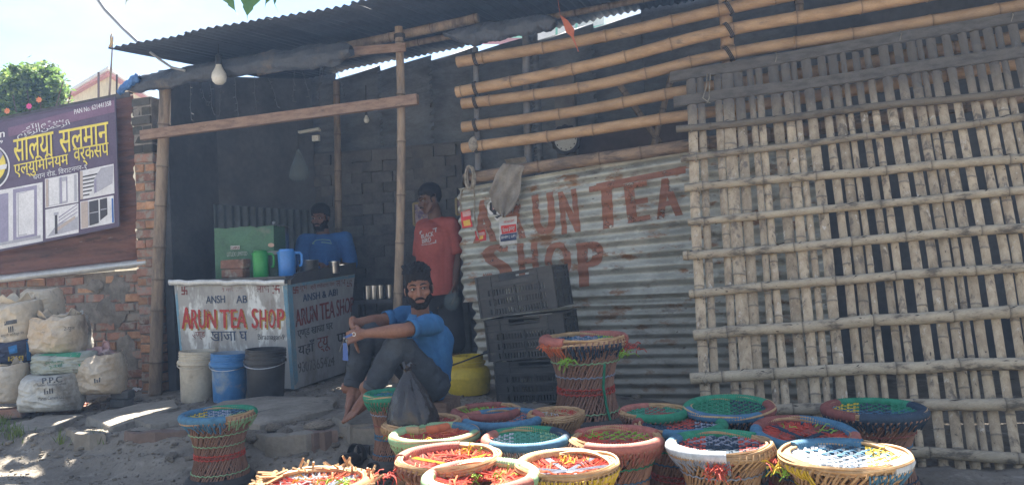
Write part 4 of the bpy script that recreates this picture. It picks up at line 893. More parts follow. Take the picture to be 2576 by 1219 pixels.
for i, (xm, wpx) in enumerate(zip(SL, SW)):
    f = (xm - 1758) / 800; xt = xm - lerp(20, 112, f) * 1.0; xb = xm + lerp(22, 92, f)
    yt = row_y(0, xt) - rg.uniform(-10, 8); yb = lerp(1150, 1190, f) + rg.uniform(-12, 14); n = 34; V = []; Cc = []
    nodes = []; q = rg.uniform(.02, .12)
    while q < 1: nodes.append(q); q += rg.uniform(.10, .17)
    jx = [rg.uniform(-3, 3) for _ in range(4)]; wob = rg.uniform(-1, 1); tw = rg.uniform(-.15, .15); lift = rg.uniform(0, .012)
    ts = sorted(set([j / n for j in range(n + 1)] + [q + d for q in nodes for d in (-.0034, -.0008, .0008, .0034) if 0 < q + d < 1]))
    for v in ts:
        x = lerp(xt, xm, v * 2) if v < .5 else lerp(xm, xb, v * 2 - 1); x += 3 * math.sin(v * 5 + i) * wob * .7 + 2.0 * nz3(v * 4, i * 3.3); y = lerp(yt, yb, v)
        nd = min([abs(v - q) for q in nodes] + [1]); b_ = .005 if nd < .0012 else 0; dk = .6 if nd < .0012 else 0
        wv = wpx * 1.16 * lerp(.92, 1.06, v) * (1 + .07 * nz3(v * 9, i * 7.1) + (.06 if b_ else 0)) / 2
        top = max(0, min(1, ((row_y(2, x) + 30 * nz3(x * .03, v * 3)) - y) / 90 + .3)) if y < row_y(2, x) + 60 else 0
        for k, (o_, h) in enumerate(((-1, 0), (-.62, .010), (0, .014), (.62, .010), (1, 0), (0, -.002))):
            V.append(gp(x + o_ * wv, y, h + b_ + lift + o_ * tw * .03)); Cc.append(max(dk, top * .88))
    Fc = []
    for j in range(len(ts) - 1):
        for k in range(6): l_ = (k + 1) % 6; Fc.append((j * 6 + k, (j + 1) * 6 + k, (j + 1) * 6 + l_, j * 6 + l_))
    m_ = (len(ts) - 1) * 6; Fc += [(0, 1, 2, 3, 4, 5), tuple(m_ + k for k in (5, 4, 3, 2, 1, 0))]
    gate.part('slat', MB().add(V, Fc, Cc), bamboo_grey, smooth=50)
for i, (x0, y0, x1, y1) in enumerate(ROWS):
    xs_ = [x0] + [lerp(x0, x1, k / 6) for k in range(1, 6)] + [x1, 2700]; rr = random.Random(i)
    P = [gp(x, lerp(y0, y1, (x - x0) / (x1 - x0)) + (rr.uniform(-3, 3) if 0 < k < 7 else 0) - 5 * math.sin(math.pi * min(1, (x - x0) / 900)) * (i > 6), .042) for k, x in enumerate(xs_)]
    mb = MB()
    if i < 2:
        for a, b in zip(P, P[1:]): pass
        V = []; Fc = []
        for p in P: V += [p + Vector((0, 0, .032)) + G_n * .012, p + Vector((0, 0, .032)) - G_n * .006, p - Vector((0, 0, .036)) - G_n * .006, p - Vector((0, 0, .036)) + G_n * .012]
        for j in range(len(P) - 1):
            for k in range(4): Fc.append((j*4+k, (j+1)*4+k, (j+1)*4+(k+1) % 4, j*4+(k+1) % 4))
        Fc += [(0, 1, 2, 3), tuple((len(P)-1)*4 + k for k in (3, 2, 1, 0))]
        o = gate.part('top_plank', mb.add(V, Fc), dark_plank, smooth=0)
    else:
        r_ = lerp(.021, .029, min(1, i / 8)) + rr.uniform(-.002, .003); bamboo_tube(mb, P, r_, r_ * 1.05, .33, 12, 60 + i, .10); 
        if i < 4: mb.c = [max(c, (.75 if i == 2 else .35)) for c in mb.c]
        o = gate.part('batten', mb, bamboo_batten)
        c = gp(x0 + 38, row_y(i, x0 + 38), .03); mb = MB(); ring(mb, c, EV + Vector((0, 0, .5)), r_ * 1.25, .0028, 2, 12, .02); ring(mb, c, EV - Vector((0, 0, .6)), r_ * 1.25, .0028, 2, 12, .02); gate.part('lashing', mb, rope_m, o)
        mb = MB()                             # short dark splits along the batten
        for k in range(16):
            s_ = rr.random(); j = min(6, int(s_ * 6)); p = P[j].lerp(P[j + 1], s_ * 6 - j if j < 6 else 0) - G_n * (r_ * .985); l_ = rr.uniform(.02, .06)
            p += Vector((0, 0, rr.uniform(-.4, .4) * r_)); d = EV * l_ + Vector((0, 0, rr.uniform(-.012, .018))); mb.add([p, p + d * .5 + Vector((0, 0, .0035)), p + d, p + d * .5 - Vector((0, 0, .0035))], [(0, 3, 2, 1)])
        tag(gate.part('split', mb, lash, o, smooth=0), kind='stuff')
mb = MB()
for dx in (-5, 3): mb.tube([gp(1786 + dx, 200, .06), gp(1784 + dx, 235, .075), gp(1780 + dx * 2, 262, .065), gp(1783 - dx, 276, .07)], .004, 5)
gate.part('tie_cord', mb, rope_m)
for x, yy in ((1952, 0), (2262, 0), (2540, 0)):
    mb = MB(); y = row_y(0, x); mb.tube([gp(x, y - 14, .05), gp(x + 3, y - 2, .062), gp(x - 1, y + 12, .055)], .003, 5); gate.part('tie_cord', mb, rope_m)

# ================================================================== CLOCK, BULBS, STRINGS, SMALL HANGING THINGS
wh = plain('enamel_white', (.62, .62, .58), .5); blk = plain('black_plastic', (.022, .022, .024), .5)
c = at_s(1424, 352, 1.70); k = c.y / F; clock = Thing('wall_clock', 'round white wall clock in a scalloped black frame on the plaster pier', 'clock', c)
MC = Matrix.Translation(c) @ Matrix.Rotation(-ANG, 4, 'Z') @ Matrix.Rotation(R(90), 4, 'X'); rr_ = 29 * k
clock.part('frame', MB().lathe([(rr_ * 1.3, 0), (rr_ * 1.28, .03), (rr_ * 1.02, .035), (rr_ * .98, .02), (0, .02)], 48, MC, lambda q, i, a: Vector((q.x * (1 + .05 * math.cos(a * 12)), q.y * (1 + .05 * math.cos(a * 12)), q.z)) if i < 2 else q), blk)
clock.part('dial', MB().lathe([(rr_, .022), (0, .024)], 40, MC), wh)
mb = MB()
for a, l_ in ((2.2, .55), (.6, .8)): mb.bar(MC @ Vector((0, 0, .028)), MC @ Vector((math.cos(a) * rr_ * l_, math.sin(a) * rr_ * l_, .028)), .006, .002, NV)
clock.part('hand', mb, blk)
for a in range(12): clock.part('hour_mark', MB().box(MC @ Vector((math.cos(a * math.pi / 6) * rr_ * .86, math.sin(a * math.pi / 6) * rr_ * .86, .026)), (.01, .003, .014), ROTF), blk)
def bulb(x, y, s_, hpx, lab, cordtop, r_k=.5):
    c = at_s(x, y, s_); k = c.y / F; h = hpx * k; r_ = h * .36; t = Thing('light_bulb', lab, 'bulb', c, 'bulbs in the tea shed')
    t.part('globe', MB().lathe([(0, -h * .5), (r_ * .5, -h * .47), (r_ * .87, -h * .34), (r_, -h * .14), (r_ * .92, h * .06), (r_ * .6, h * .26), (r_ * .40, h * .42), (r_ * .36, h * .5)], 24, Matrix.Translation(c)), mat('bulb_glass', (.60, .59, .54), (.55, .54, .5), 3, .25, 0, spec=.5))
    t.part('holder', MB().lathe([(r_ * .36, h * .48), (r_ * .42, h * .5), (r_ * .42, h * .9), (r_ * .2, h), (0, h)], 16, Matrix.Translation(c)), blk)
    t.part('cord', MB().tube([c + Vector((0, 0, h * .95)), at_s(*cordtop, s_)], .004, 6), blk)
bulb(551, 188, -.25, 52, 'large frosted bulb hanging under the eave tarpaulin', (548, 100)); bulb(922, 300, 1.0, 20, 'small unlit bulb hanging inside the dark shop', (920, 215))
mb = MB(); cb_ = [(232, -22), (262, 22), (310, 72), (360, 118), (402, 150), (432, 170), (466, 178)]
mb.tube([at_s(x, y, -.55 + .05 * i) for i, (x, y) in enumerate(cb_)], .011, 8); mb.tube([at_s(x - 1, y + 3, -.56 + .05 * i) for i, (x, y) in enumerate(cb_[:4])], .005, 6)
solo('overhead_cable', 'pale twisted overhead cable drooping to the eave of the shed', 'cable', mb, plain('cable_grey', (.30, .31, .33), .5), at_s(360, 118, -.5))
rf = random.Random(12); ORD = 'first third fourth fifth sixth seventh eighth ninth tenth eleventh twelfth second'.split()
for i, (xa, xb, yt, yb) in enumerate(((478, 482, 205, 300), (528, 536, 195, 285), (556, 552, 205, 290), (590, 600, 196, 292), (640, 644, 180, 288), (668, 700, 175, 268), (742, 736, 168, 255), (756, 790, 170, 280), (806, 802, 150, 270), (820, 790, 155, 260), (836, 868, 150, 240), (500, 520, 200, 265))):
    mb = MB(); P = [at_s(lerp(xa, xb, q / 6) + rf.uniform(-2, 2), lerp(yt, yb, q / 6), .25) for q in range(7)]; mb.tube(P, .0022, 4)
    for q in P[1:]:
        d = Vector((rf.uniform(-1, 1), 0, rf.uniform(-.6, .2))) * .03; mb.tube([q, q + d], [.003, .005], 4)
    solo('fairy_lights', ORD[i] + ' unlit fairy light string from the brick pillar under the eave', 'string lights', mb, plain('wire_pale', (.10, .105, .11), .6), P[0], 'fairy light strings under the eave')
clear = mat('clear_plastic', (.20, .27, .28), (.14, .19, .2), 9, .25, .5, 30, trans=.3, spec=.5, alpha=.30)
c = at_s(752, 420, .9); t = Thing('plastic_bag', 'clear plastic bag hanging from a nail inside the dark shop', 'bag', c); mb = MB()
mb.lathe([(.006, .17), (.02, .13), (.05, .07), (.085, -.02), (.095, -.10), (.07, -.13), (0, -.13)], 20, Matrix.Translation(c), lambda q, i, a: q * 1.0 + Vector((.02 * nz3(a * 2, q.z * 9), .02 * nz3(a * 2, q.z * 9, 4), 0))); t.part('film', mb, clear); t.part('string', MB().tube([c + Vector((0, 0, .16)), c + Vector((.004, 0, .5))], .002, 4), lash)
c = at_s(795, 348, 1.5); solo('switch_box', 'small pale switch box under the shop rafters', 'switch box', MB().box(c, (.075, .04, .06), ROTF).box(c + Vector((0, -.025, 0)), (.03, .01, .02), ROTF), wh, c)
mb = MB(); mb.tube([at_s(754, 333, 1.5), at_s(803, 324, 1.5)], .018, 10); mb.box(at_s(778, 330, 1.53), (.26, .03, .025), ROTF); solo('tube_light', 'short white tube light fixed above the switch box', 'tube light', mb, wh, at_s(778, 330, 1.5))
def picframe(x0, y0, x1, y1, s_, lab, art):
    c = at_s((x0 + x1) / 2, (y0 + y1) / 2, s_); t = Thing('picture_frame', lab, 'picture frame', c, 'framed pictures in the shop'); q = [at_s(x, y, s_) for x, y in ((x0, y0), (x1, y0 - 3), (x1 + 2, y1 - 3), (x0 + 2, y1))]
    mb = MB()
    for a, b in zip(q, q[1:] + q[:1]): mb.bar(a, b, .025, .022)
    t.part('frame', mb, plain('frame_gilt', (.28, .2, .08), .4)); t.part('print', MB().add([p + NV * .004 for p in q], [(0, 3, 2, 1)]), art); return t
art = mat('picture_print', (.34, .24, .24), (.08, .06, .12), 14, .4, 0, rand=.1, stain=((.4, .3, .12), 20, .58, .64))
picframe(1040, 512, 1082, 566, 1.6, 'gilt framed religious print hanging behind the man in red', art); picframe(1147, 500, 1168, 540, 1.5, 'gilt frame edge showing beside the corrugated wall edge', art)

# ================================================================== CRATES
cr_m = mat('crate_plastic', (0.040, 0.041, 0.043), (0.075, 0.073, 0.068), 5, .5, .2, 60, rand=.1, spec=.4, stain=((.12, .11, .095), 9, .60, .74))
def panel(mb, O, U, V_, nu, nv, hole, th):    # one connected sheet of cells with holes, given a thickness
    n = th; idx = {}; vs = []; Fc = []
    def vi(i, j, k):
        if (i, j, k) not in idx: idx[(i, j, k)] = len(vs); vs.append(O + U * (i / nu) + V_ * (j / nv) + n * k)
        return idx[(i, j, k)]
    sol = lambda i, j: 0 <= i < nu and 0 <= j < nv and not hole(i, j)
    for i in range(nu):
        for j in range(nv):
            if not sol(i, j): continue
            Fc.append((vi(i, j, 0), vi(i + 1, j, 0), vi(i + 1, j + 1, 0), vi(i, j + 1, 0))); Fc.append((vi(i, j + 1, 1), vi(i + 1, j + 1, 1), vi(i + 1, j, 1), vi(i, j, 1)))
            for (di, dj, a, b) in ((-1, 0, (i, j + 1), (i, j)), (1, 0, (i + 1, j), (i + 1, j + 1)), (0, -1, (i, j), (i + 1, j)), (0, 1, (i + 1, j + 1), (i, j + 1))):
                if not sol(i + di, j + dj): Fc.append((vi(*a, 0), vi(*a, 1), vi(*b, 1), vi(*b, 0)))
    mb.add(vs, Fc)
def crate(c, yaw, tilt, lab, W_=.55, D_=.36, H_=.288):
    M_ = Matrix.Translation(c) @ Matrix.Rotation(yaw, 4, 'Z') @ Matrix.Rotation(tilt, 4, 'Y'); t = Thing('plastic_crate', lab, 'crate', c, 'black plastic crates stacked by the wall')
    def hole(nu, nv, ends):
        def h(i, j):
            e = 5 if ends else 3
            if nv - 4 <= j <= nv - 2 and nu * .30 < i < nu * .70: return True          # hand hole under the rim
            return e < i < nu - e - 1 and i % 2 == 1 and j % 5 in (1, 2, 3) and 1 <= j < nv - 6
        return h
    for (o_, u_, n_, L_, e) in (((-W_/2, -D_/2), (1, 0), (0, 1), W_, 1), ((W_/2, -D_/2), (0, 1), (-1, 0), D_, 0), ((W_/2, D_/2), (-1, 0), (0, -1), W_, 1), ((-W_/2, D_/2), (0, -1), (1, 0), D_, 0)):
        mb = MB(); nu = int(L_ / .0105); nv = 22; R3 = M_.to_3x3()
        panel(mb, M_ @ Vector((o_[0], o_[1], 0)), R3 @ Vector((u_[0] * L_, u_[1] * L_, 0)), R3 @ Vector((0, 0, H_)), nu, nv, hole(nu, nv, e), R3 @ Vector((n_[0], n_[1], 0)) * .006)
        pn = t.part('wall_panel', mb, cr_m, smooth=0); mb = MB()
        up = R3 @ Vector((0, 0, 1)); out = -(R3 @ Vector((n_[0], n_[1], 0)))
        for zf, pr in ((.02, .010), (.24, .007), (.46, .007), (.70, .010), (.86, .010), (.985, .014)):
            a = M_ @ Vector((o_[0], o_[1], H_ * zf)) + out * pr * .45; b = M_ @ Vector((o_[0] + u_[0] * L_, o_[1] + u_[1] * L_, H_ * zf)) + out * pr * .45; mb.bar(a, b, pr, .009, up)
        for q in (.0, .19, .5, .81, 1.0):
            a = M_ @ Vector((o_[0] + u_[0] * L_ * q, o_[1] + u_[1] * L_ * q, 0)) + out * .004; mb.bar(a, a + up * H_ * (1 if q in (0, .19, .81, 1.0) else .7), .009, .010, out)
        tag(t.part('ribs', mb, cr_m, pn, smooth=0), kind='stuff')
        if e: pass
    t.part('base', MB().box(M_ @ Vector((0, 0, .01)), (W_ - .02, D_ - .02, .008), M_.to_3x3()), cr_m)
    return t
cy = -ANG - .06
cb1 = at_s(1370, 1035, -.55); cb1.z = gz(cb1.x, cb1.y) + .0
crate(cb1 + Vector((0, 0, .005)), cy, -.045, 'lowest black plastic crate of the leaning stack')
crate(cb1 + Vector((-.045, .0, .303)), cy - .02, -.075, 'middle black plastic crate of the leaning stack')
crate(cb1 + Vector((-.085, .0, .612)), cy - .05, -.115, 'topmost black plastic crate tilted on the leaning stack')

# ================================================================== YELLOW DRUM, BUCKETS
yl = mat('drum_yellow', (0.60, 0.44, 0.03), (0.46, 0.33, 0.025), 4, .5, .1, 50, rand=0, spec=.4, stain=((.05, .045, .025), 5, .56, .68))
c = at_z(1181, 996, .19); c.z = gz(c.x, c.y); k = c.y / F; r_ = 55 * k; h = (996 - 900) * k * .98
dr = Thing('yellow_drum', 'grimy yellow plastic drum with open neck beside the crates', 'drum', c); Mz = Matrix.Translation(c)
dr.part('drum_body', MB().lathe([(0, 0), (r_ * .88, 0), (r_ * .95, .02), (r_, h * .38), (r_, h * .42), (r_ * 1.015, h * .44), (r_ * 1.0, h * .47), (r_ * .96, h * .60), (r_ * .84, h * .69), (r_ * .72, h * .72), (r_ * .72, h * .77), (r_ * .80, h * .78), (r_ * .80, h * .84), (r_ * .70, h * .85), (r_ * .70, h), (r_ * .64, h), (r_ * .64, h * .2), (0, h * .2)], 32, Mz), yl)
st_ = MB().tube([c + Vector((-.16, -.20, h * .78)), c + Vector((-.02, -.185, h * .93)), c + Vector((.09, -.10, h * 1.03)), c + Vector((.16, -.02, h * 1.07))], .006, 6); st_.ball(c + Vector((.15, -.03, h * 1.07)), (.04, .03, .014), None, 10, 6)
dr.part('wire_bail', st_, plain('black_rag', (.03, .03, .03), .8))
def bucket(xb, yb, hw, ytop, lab, m, tilt=0.0, flare=1.16, lip=True):
    c = at_g(xb, yb); c.z = gz0(c.x, c.y); k = c.y / F; r_ = hw * k; h = (yb - ytop) * k; c.y += r_ * .8; t = Thing('bucket', lab, 'bucket', c, 'buckets in front of the tea counter', rot=(0, tilt, 0)); R1 = r_ * flare
    P = [(0, .004), (r_ * .97, 0), (r_, .01)]
    for q in (.72, .725): P.append((lerp(r_, R1, q), h * q))
    P += [(R1 * 1.0, h * .735), (R1 * 1.045, h * .74), (R1 * 1.045, h * .80), (R1 * .99, h * .81)]
    for q in (.85, .90, .95): P += [(R1 * 1.0, h * q), (R1 * 1.035, h * (q + .008)), (R1 * 1.035, h * (q + .02)), (R1 * 1.0, h * (q + .028))]
    P += [(R1 * 1.02, h * .99), (R1 * 1.02, h), (R1 * .97, h), (R1 * .95, h * .8), (r_ * .95, h * .05), (0, h * .05)]
    t.part('bucket_body', shift_mesh(MB().lathe(P, 36, Matrix.Translation(c)).mesh('bucket_body', None, 35), c), m)
    for a in (2.7, .45): 
        p = c + Vector((math.cos(a) * R1 * 1.04, -math.sin(a) * R1 * 1.04 * .6, h * .77)); t.part('ear', MB().ball(p, (.02, .02, .025), None, 10, 6), m)
    t.part('bail', MB().tube([c + Vector((math.cos(a) * R1 * 1.08, -math.sin(a) * R1 * 1.10, h * (.77 - .10 * math.sin(a)))) for a in [.1 + 2.94 * i / 14 for i in range(15)]], .0035, 6), m if 'white' in lab else steel)
    return t
bucket(482, 1013, 37, 886, 'dirty cream white plastic bucket in front of the tea counter', mat('bucket_cream', (.56, .51, .41), (.46, .40, .31), 4, .5, .1, rand=0, stain=((.26, .22, .17), 4, .58, .74)), .05)
bucket(566, 1013, 39, 891, 'blue plastic bucket with greyed sides between two others', mat('bucket_blue', (.06, .20, .44), (.26, .32, .38), 2.6, .5, .1, rand=0, lo=.46, hi=.56, stain=((.30, .31, .32), 3, .56, .7)), .04)
bucket(658, 1016, 44, 881, 'black plastic bucket by the counter corner', mat('bucket_black', (.028, .029, .032), (.06, .06, .06), 5, .45, .1, rand=0, spec=.4, stain=((.13, .125, .12), 5, .62, .74)), .03, 1.12)
gb_ = at_s(432, 775, .3); mb = MB().ball(gb_, (.065, .05, .14), None, 16, 12, lambda d: 1 + .25 * nz3(d.x * 3, d.y * 3, d.z * 3)); solo('hanging_sack', 'small grey bag hanging beside the counter and post', 'bag', mb, rope_m, gb_)

# ================================================================== CEMENT SACKS AND LOOSE BRICKS
def sackmat(n, a, b, st): return mat(n, a, b, 3.5, .7, .5, 26, stain=[st, ((.22, .19, .155), 9, .60, .74)], rand=0, dist=.014)
sk_w = sackmat('sack_white', (.55, .54, .49), (.42, .40, .355), ((.20, .175, .14), 3.4, .46, .70)); sk_t = sackmat('sack_tan', (.58, .51, .41), (.52, .40, .27), ((.22, .18, .14), 3.0, .56, .74))
sk_c = sackmat('sack_cream', (.58, .52, .42), (.55, .46, .34), ((.46, .26, .13), 2.4, .58, .72)); sk_g = sackmat('sack_green', (.42, .44, .38), (.28, .32, .27), ((.16, .14, .11), 4, .58, .72)); sk_p = sackmat('sack_pink', (.42, .26, .26), (.40, .35, .32), ((.18, .14, .13), 4, .56, .7))
sk_b = sackmat('sack_blue', (.035, .045, .085), (.05, .06, .10), ((.12, .11, .10), 4, .62, .74)); sk_r = sackmat('sack_red', (.26, .12, .10), (.18, .10, .085), ((.10, .08, .07), 4, .56, .7))
ink = mat('sack_ink', (.12, .12, .12), None, 20, .7, 0, rand=0, chip=(22, .34, .40)); ink_g = mat('sack_ink_green', (.07, .24, .14), None, 20, .7, 0, rand=0, chip=(22, .34, .40)); ink_y = plain('sack_ink_yellow', (.55, .38, .05), .7); ink_r = mat('sack_ink_red', (.3, .1, .11), None, 20, .7, 0, rand=0, chip=(22, .38, .44)); ink_b = plain('sack_ink_blue', (.04, .20, .48), .6); ink_gb = plain('sack_band_green', (.06, .32, .18), .7)
def sack(lab, x0, y0, x1, y1, d, m, seed, thick=.20, opened=0.0, flare=0.0, lean=0.0, tuft=False, name='cement_sack', sq=4.2):
    pa, pb = at_y(x0, y1, d), at_y(x1, y0, d); w_, h_ = pb.x - pa.x, pb.z - pa.z; c = Vector(((pa.x + pb.x) / 2, d, (pa.z + pb.z) / 2)); mb = MB(); NU, NVV = 76, 46
    def sp(v, e): return math.copysign(abs(v) ** (2 / e), v)
    NU, NVV = 54, 46; G = [[], []]; V = []; Fc = []
    for side in (-1, 1):                     # a sewn sack: two cloth faces that meet in seams, full in the middle
        o_ = len(V)
        for j in range(NVV + 1):
            v = 2 * j / NVV - 1
            for i in range(NU + 1):
                u = 2 * i / NU - 1; e = 1 - max(abs(u), abs(v)); eb = max(0, 1 - e * 5)
                tv = (1 - abs(v) ** 5) ** .5 if (v < 0 or not opened) else 1 - .35 * v ** 2
                th = thick * ((1 - abs(u) ** 3.4) ** .5) * tv + .004
                n1 = nz3(u * 1.3 + seed, v * 1.3, side); n2 = nz3(u * 2.6 + seed, v * 3.2 + side, 5)
                rg2 = (1 - abs(nz3(u * 2.2 + v * 1.5 + seed, v * 3 - u, side * 2))) ** 5; rg3 = (1 - abs(nz3(u * 5 - v * 3 + seed, v * 5 + u * 2, side + 9))) ** 4
                pl_ = math.sin(u * 34 + 5 * nz3(u * 3, seed)) * max(0, abs(v) - .70) / .30 * .010 + math.sin(v * 26 + 4 * nz3(v * 3, seed)) * max(0, abs(u) - .72) / .28 * .012
                y = side * (th * (1 + .16 * n1 + .10 * n2) + .013 * rg2 * (1 - eb) + .006 * rg3 * (1 - eb) + pl_ * (1 - eb)) 
                pinch = 1 - .07 * (1 - abs(v)) ** 0 * math.cos(u * math.pi / 2) * abs(v) ** 6; side_in = 1 - .06 * math.cos(v * math.pi / 2) * abs(u) ** 6 * (-1)
                f = 1 + flare * -v; zz = v * pinch + .05 * nz3(u * 2 + seed, v) * (v > -.6) + (opened > 0) * max(0, v - .8) * .5 * nz3(u * 3, seed + side * 2)
                V.append(c + Vector((u * side_in * .97 * f * w_ / 2 * (1 + .03 * nz3(v * 3, seed + u)) + lean * v, y, zz * h_ / 2)))
        for j in range(NVV):
            for i in range(NU):
                q = (o_ + j * (NU + 1) + i, o_ + j * (NU + 1) + i + 1, o_ + (j + 1) * (NU + 1) + i + 1, o_ + (j + 1) * (NU + 1) + i); Fc.append(q if side < 0 else tuple(reversed(q)))
    n_ = (NU + 1) * (NVV + 1); bd = [i for i in range(NU)] + [j * (NU + 1) + NU for j in range(NVV)] + ([] if opened else [NVV * (NU + 1) + i for i in range(NU, 0, -1)]) + [j * (NU + 1) for j in range(NVV, -1, -1)]
    if opened: bd = [j * (NU + 1) for j in range(NVV, 0, -1)] + [i for i in range(NU)] + [j * (NU + 1) + NU for j in range(NVV + 1)]
    for a_, b_ in zip(bd, bd[1:]): Fc.append((b_, a_, a_ + n_, b_ + n_))
    mb.add(V, Fc); t = Thing(name, lab, 'sack', Vector((c.x, d, pa.z)), 'sacks piled against the brick wall'); o = t.part('sack_body', mb, m, smooth=70); me = o.data
    if tuft:                                 # frill of loose cloth at the mouth
        mb = MB()
        def fn(u, v):
            a = u * 2 * math.pi; k = .74 + .12 * v + .16 * nz3(math.cos(a) * 1.5, math.sin(a) * 1.5, seed) * (.4 + v); return c + Vector((math.cos(a) * w_ * .47 * k + lean, math.sin(a) * thick * .75 * k, h_ * (.42 + .12 * v + .07 * v * nz3(math.cos(a) * 3 + seed, math.sin(a) * 3, 2) + .16 * nz3(math.cos(a) * 1.7 + seed, math.sin(a) * 1.7) * (v + .3) + .05 * nz3(a * 4, seed))))
        mb.grid(fn, 60, 5); q = t.part('sack_mouth', mb, m, smooth=70); q.modifiers.new('t', 'SOLIDIFY').thickness = .004
    return t, on_mesh(me, t.loc, .003)
def mark(t, fn, s, quad, m, bold=.015, mirror=False):
    mb = MB(); text_quad(mb, s, quad, fn, bold, 6, .0003, mirror); t.part('lettering', mb, m, smooth=0)
def mpanel(t, fn, quad, m, n=12): t.part('print', flat(MB(), quad, fn, 0, n, n), m)
t, f = sack('bulging cream sack with orange folded top, highest of the pile', -34, 752, 94, 872, 6.30, sk_c, 1, .22, 0, 0, .02, True)
mpanel(t, f, ((10, 808), (42, 802), (43, 812), (11, 818)), ink, 6); mark(t, f, 'lll', ((20, 822), (33, 819), (34, 834), (21, 836)), ink); mark(t, f, 'मारुती सिमेन्ट िल.', ((2, 840), (62, 832), (62, 841), (2, 850)), ink, 0)
t, f = sack('creased sack end with orange print flopped behind the highest sack', 64, 722, 150, 800, 6.52, sk_c, 6, .16, 0, .1)
t, f = sack('tall tan sack with open frayed mouth resting on a green banded sack', 89, 790, 206, 894, 6.28, sk_t, 2, .19, .5, -.02, 0, True); mark(t, f, '2-पुल', ((160, 822), (188, 820), (188, 832), (161, 833)), ink, 0)
t, f = sack('slim white sack standing behind the tall tan sack', 162, 786, 222, 882, 6.62, sk_w, 3, .10, 0, .1, -.02, True)
t, f = sack('white sack with green ends lying across two lower sacks', 92, 880, 238, 942, 6.16, sk_g, 4, .19)
mpanel(t, f, ((96, 893), (140, 881), (205, 886), (200, 898)), ink_gb, 14); mpanel(t, f, ((196, 915), (228, 918), (236, 936), (212, 938)), ink_gb, 12); mark(t, f, 'पुना िमेल चापट', ((112, 909), (160, 904), (161, 912), (114, 918)), ink_g, 0); mark(t, f, '2-नं.सि', ((122, 917), (162, 910), (163, 920), (126, 928)), ink_g, .01)
t, f = sack('grey white sack lettered in black at the front bottom of the pile', 66, 934, 196, 1036, 6.02, sk_w, 5, .21, 0, .10)
mark(t, f, 'P.P.C', ((105, 950), (156, 945), (157, 960), (106, 964)), ink, .03); mark(t, f, 'Portland Pozzolana Cement', ((93, 965), (166, 960), (166, 966), (93, 972)), ink, 0); mark(t, f, 'lıll', ((110, 978), (133, 975), (134, 988), (111, 991)), ink, .02); mark(t, f, 'Maruti Cement Ltd', ((95, 998), (160, 993), (160, 1001), (96, 1007)), ink, 0)
t, f = sack('squat open sack with pink printed flap nearest the loose bricks', 200, 884, 306, 994, 6.22, sk_t, 7, .20, .6, .04, 0, False); mark(t, f, 'lıl', ((236, 952), (252, 948), (252, 960), (237, 963)), ink, .02)
mb = MB()
def fn(u, v): return at_y(lerp(212, 300, u) + 10 * nz3(v * 3, u * 2), lerp(910, 872, v) + 14 * nz3(u * 4, v * 3, 2) + 22 * (u - .5) ** 2 * 2 - 16 * v * (abs(u - .62) < .12), 6.17 + .12 * v + .06 * nz3(u * 6, v * 5, 8))
mb.grid(fn, 30, 14); o = t.part('printed_flap', mb, sk_p, smooth=60); o.modifiers.new('t', 'SOLIDIFY').thickness = .003
t, f = sack('open sack at the frame edge with rolled white mouth', -44, 912, 62, 1016, 6.02, sk_t, 8, .20, .5, .02, 0, True)
t, f = sack('dark blue printed sack wedged under the highest sack', -20, 848, 86, 916, 6.24, sk_b, 9, .17)
mpanel(t, f, ((66, 848), (75, 846), (78, 912), (68, 913)), ink_b, 10); mpanel(t, f, ((20, 872), (42, 866), (44, 886), (24, 890)), ink_b, 10); mpanel(t, f, ((77, 846), (84, 846), (86, 910), (79, 912)), sk_w, 8); mark(t, f, 'BISI', ((20, 896), (59, 893), (59, 906), (20, 908)), ink_y, .03, True)
t, f = sack('dull red sack squeezed between the lower sacks', 52, 906, 112, 1006, 6.24, sk_r, 10, .14)
for x, yb, lab, k in ((306, 984, 'sooty brick on the ground beside the open sack', 0), (308, 966, 'sooty brick stacked on another beside the open sack', 1)):
    c = at_y(x, yb, 6.25); o = link('brick', brick_mesh(.15, .10, .065, brick_dark, 80 + k), None); o.location = (c.x, c.y, gz0(c.x, c.y) + .035 + .068 * k); o.rotation_euler = (0, 0, -.35 + .2 * k); tag(o, lab, 'brick', 'loose bricks by the sacks')
c = at_y(22, 1030, 5.95); o = link('brick', brick_mesh(.24, .11, .07, brick_m, 90), None); o.location = (c.x, c.y, gz0(c.x, c.y) + .045); o.rotation_euler = (0, 0, .1); tag(o, 'dark red brick lying under the sack at the frame edge', 'brick', 'loose bricks by the sacks')
c = at_g(306, 997); solo('lemon', 'small yellow lemon lying among rubble near the post', 'lemon', MB().ball((c.x, c.y, c.z + .03), (.034, .026, .026)), plain('lemon_yellow', (.55, .38, .04), .5), c)
for x, y, cl, nm in ((324, 995, (.5, .2, .18), 'scrap of pink paper on the rubble near the lemon'), (345, 985, (.5, .5, .5), 'scrap of white plastic on the rubble by the post foot'), (205, 1026, (.5, .2, .14), 'tiny red scrap on the ground in front of the sacks')):
    c = at_g(x, y); solo('litter_scrap', nm, 'litter', MB().grid(lambda u, v: Vector((c.x, c.y, c.z + .02)) + Vector(((u - .5) * .09, (v - .5) * .06, .02 * nz3(u * 4, v * 4, x) + .02 * v)), 5, 5), plain('scrap_%d' % x, cl, .6), c)
c = at_g(1585, 985); mb = MB().grid(lambda u, v: Vector((c.x, c.y, c.z)) + Vector(((u - .5) * .16, .03 * nz3(u * 5, v * 5), v * .11 + .03 * nz3(u * 6, v * 3, 4))), 10, 8); solo('plastic_wrapper', 'crumpled clear wrapper on the ground by the corrugated wall', 'litter', mb, clear, c, smooth=0)

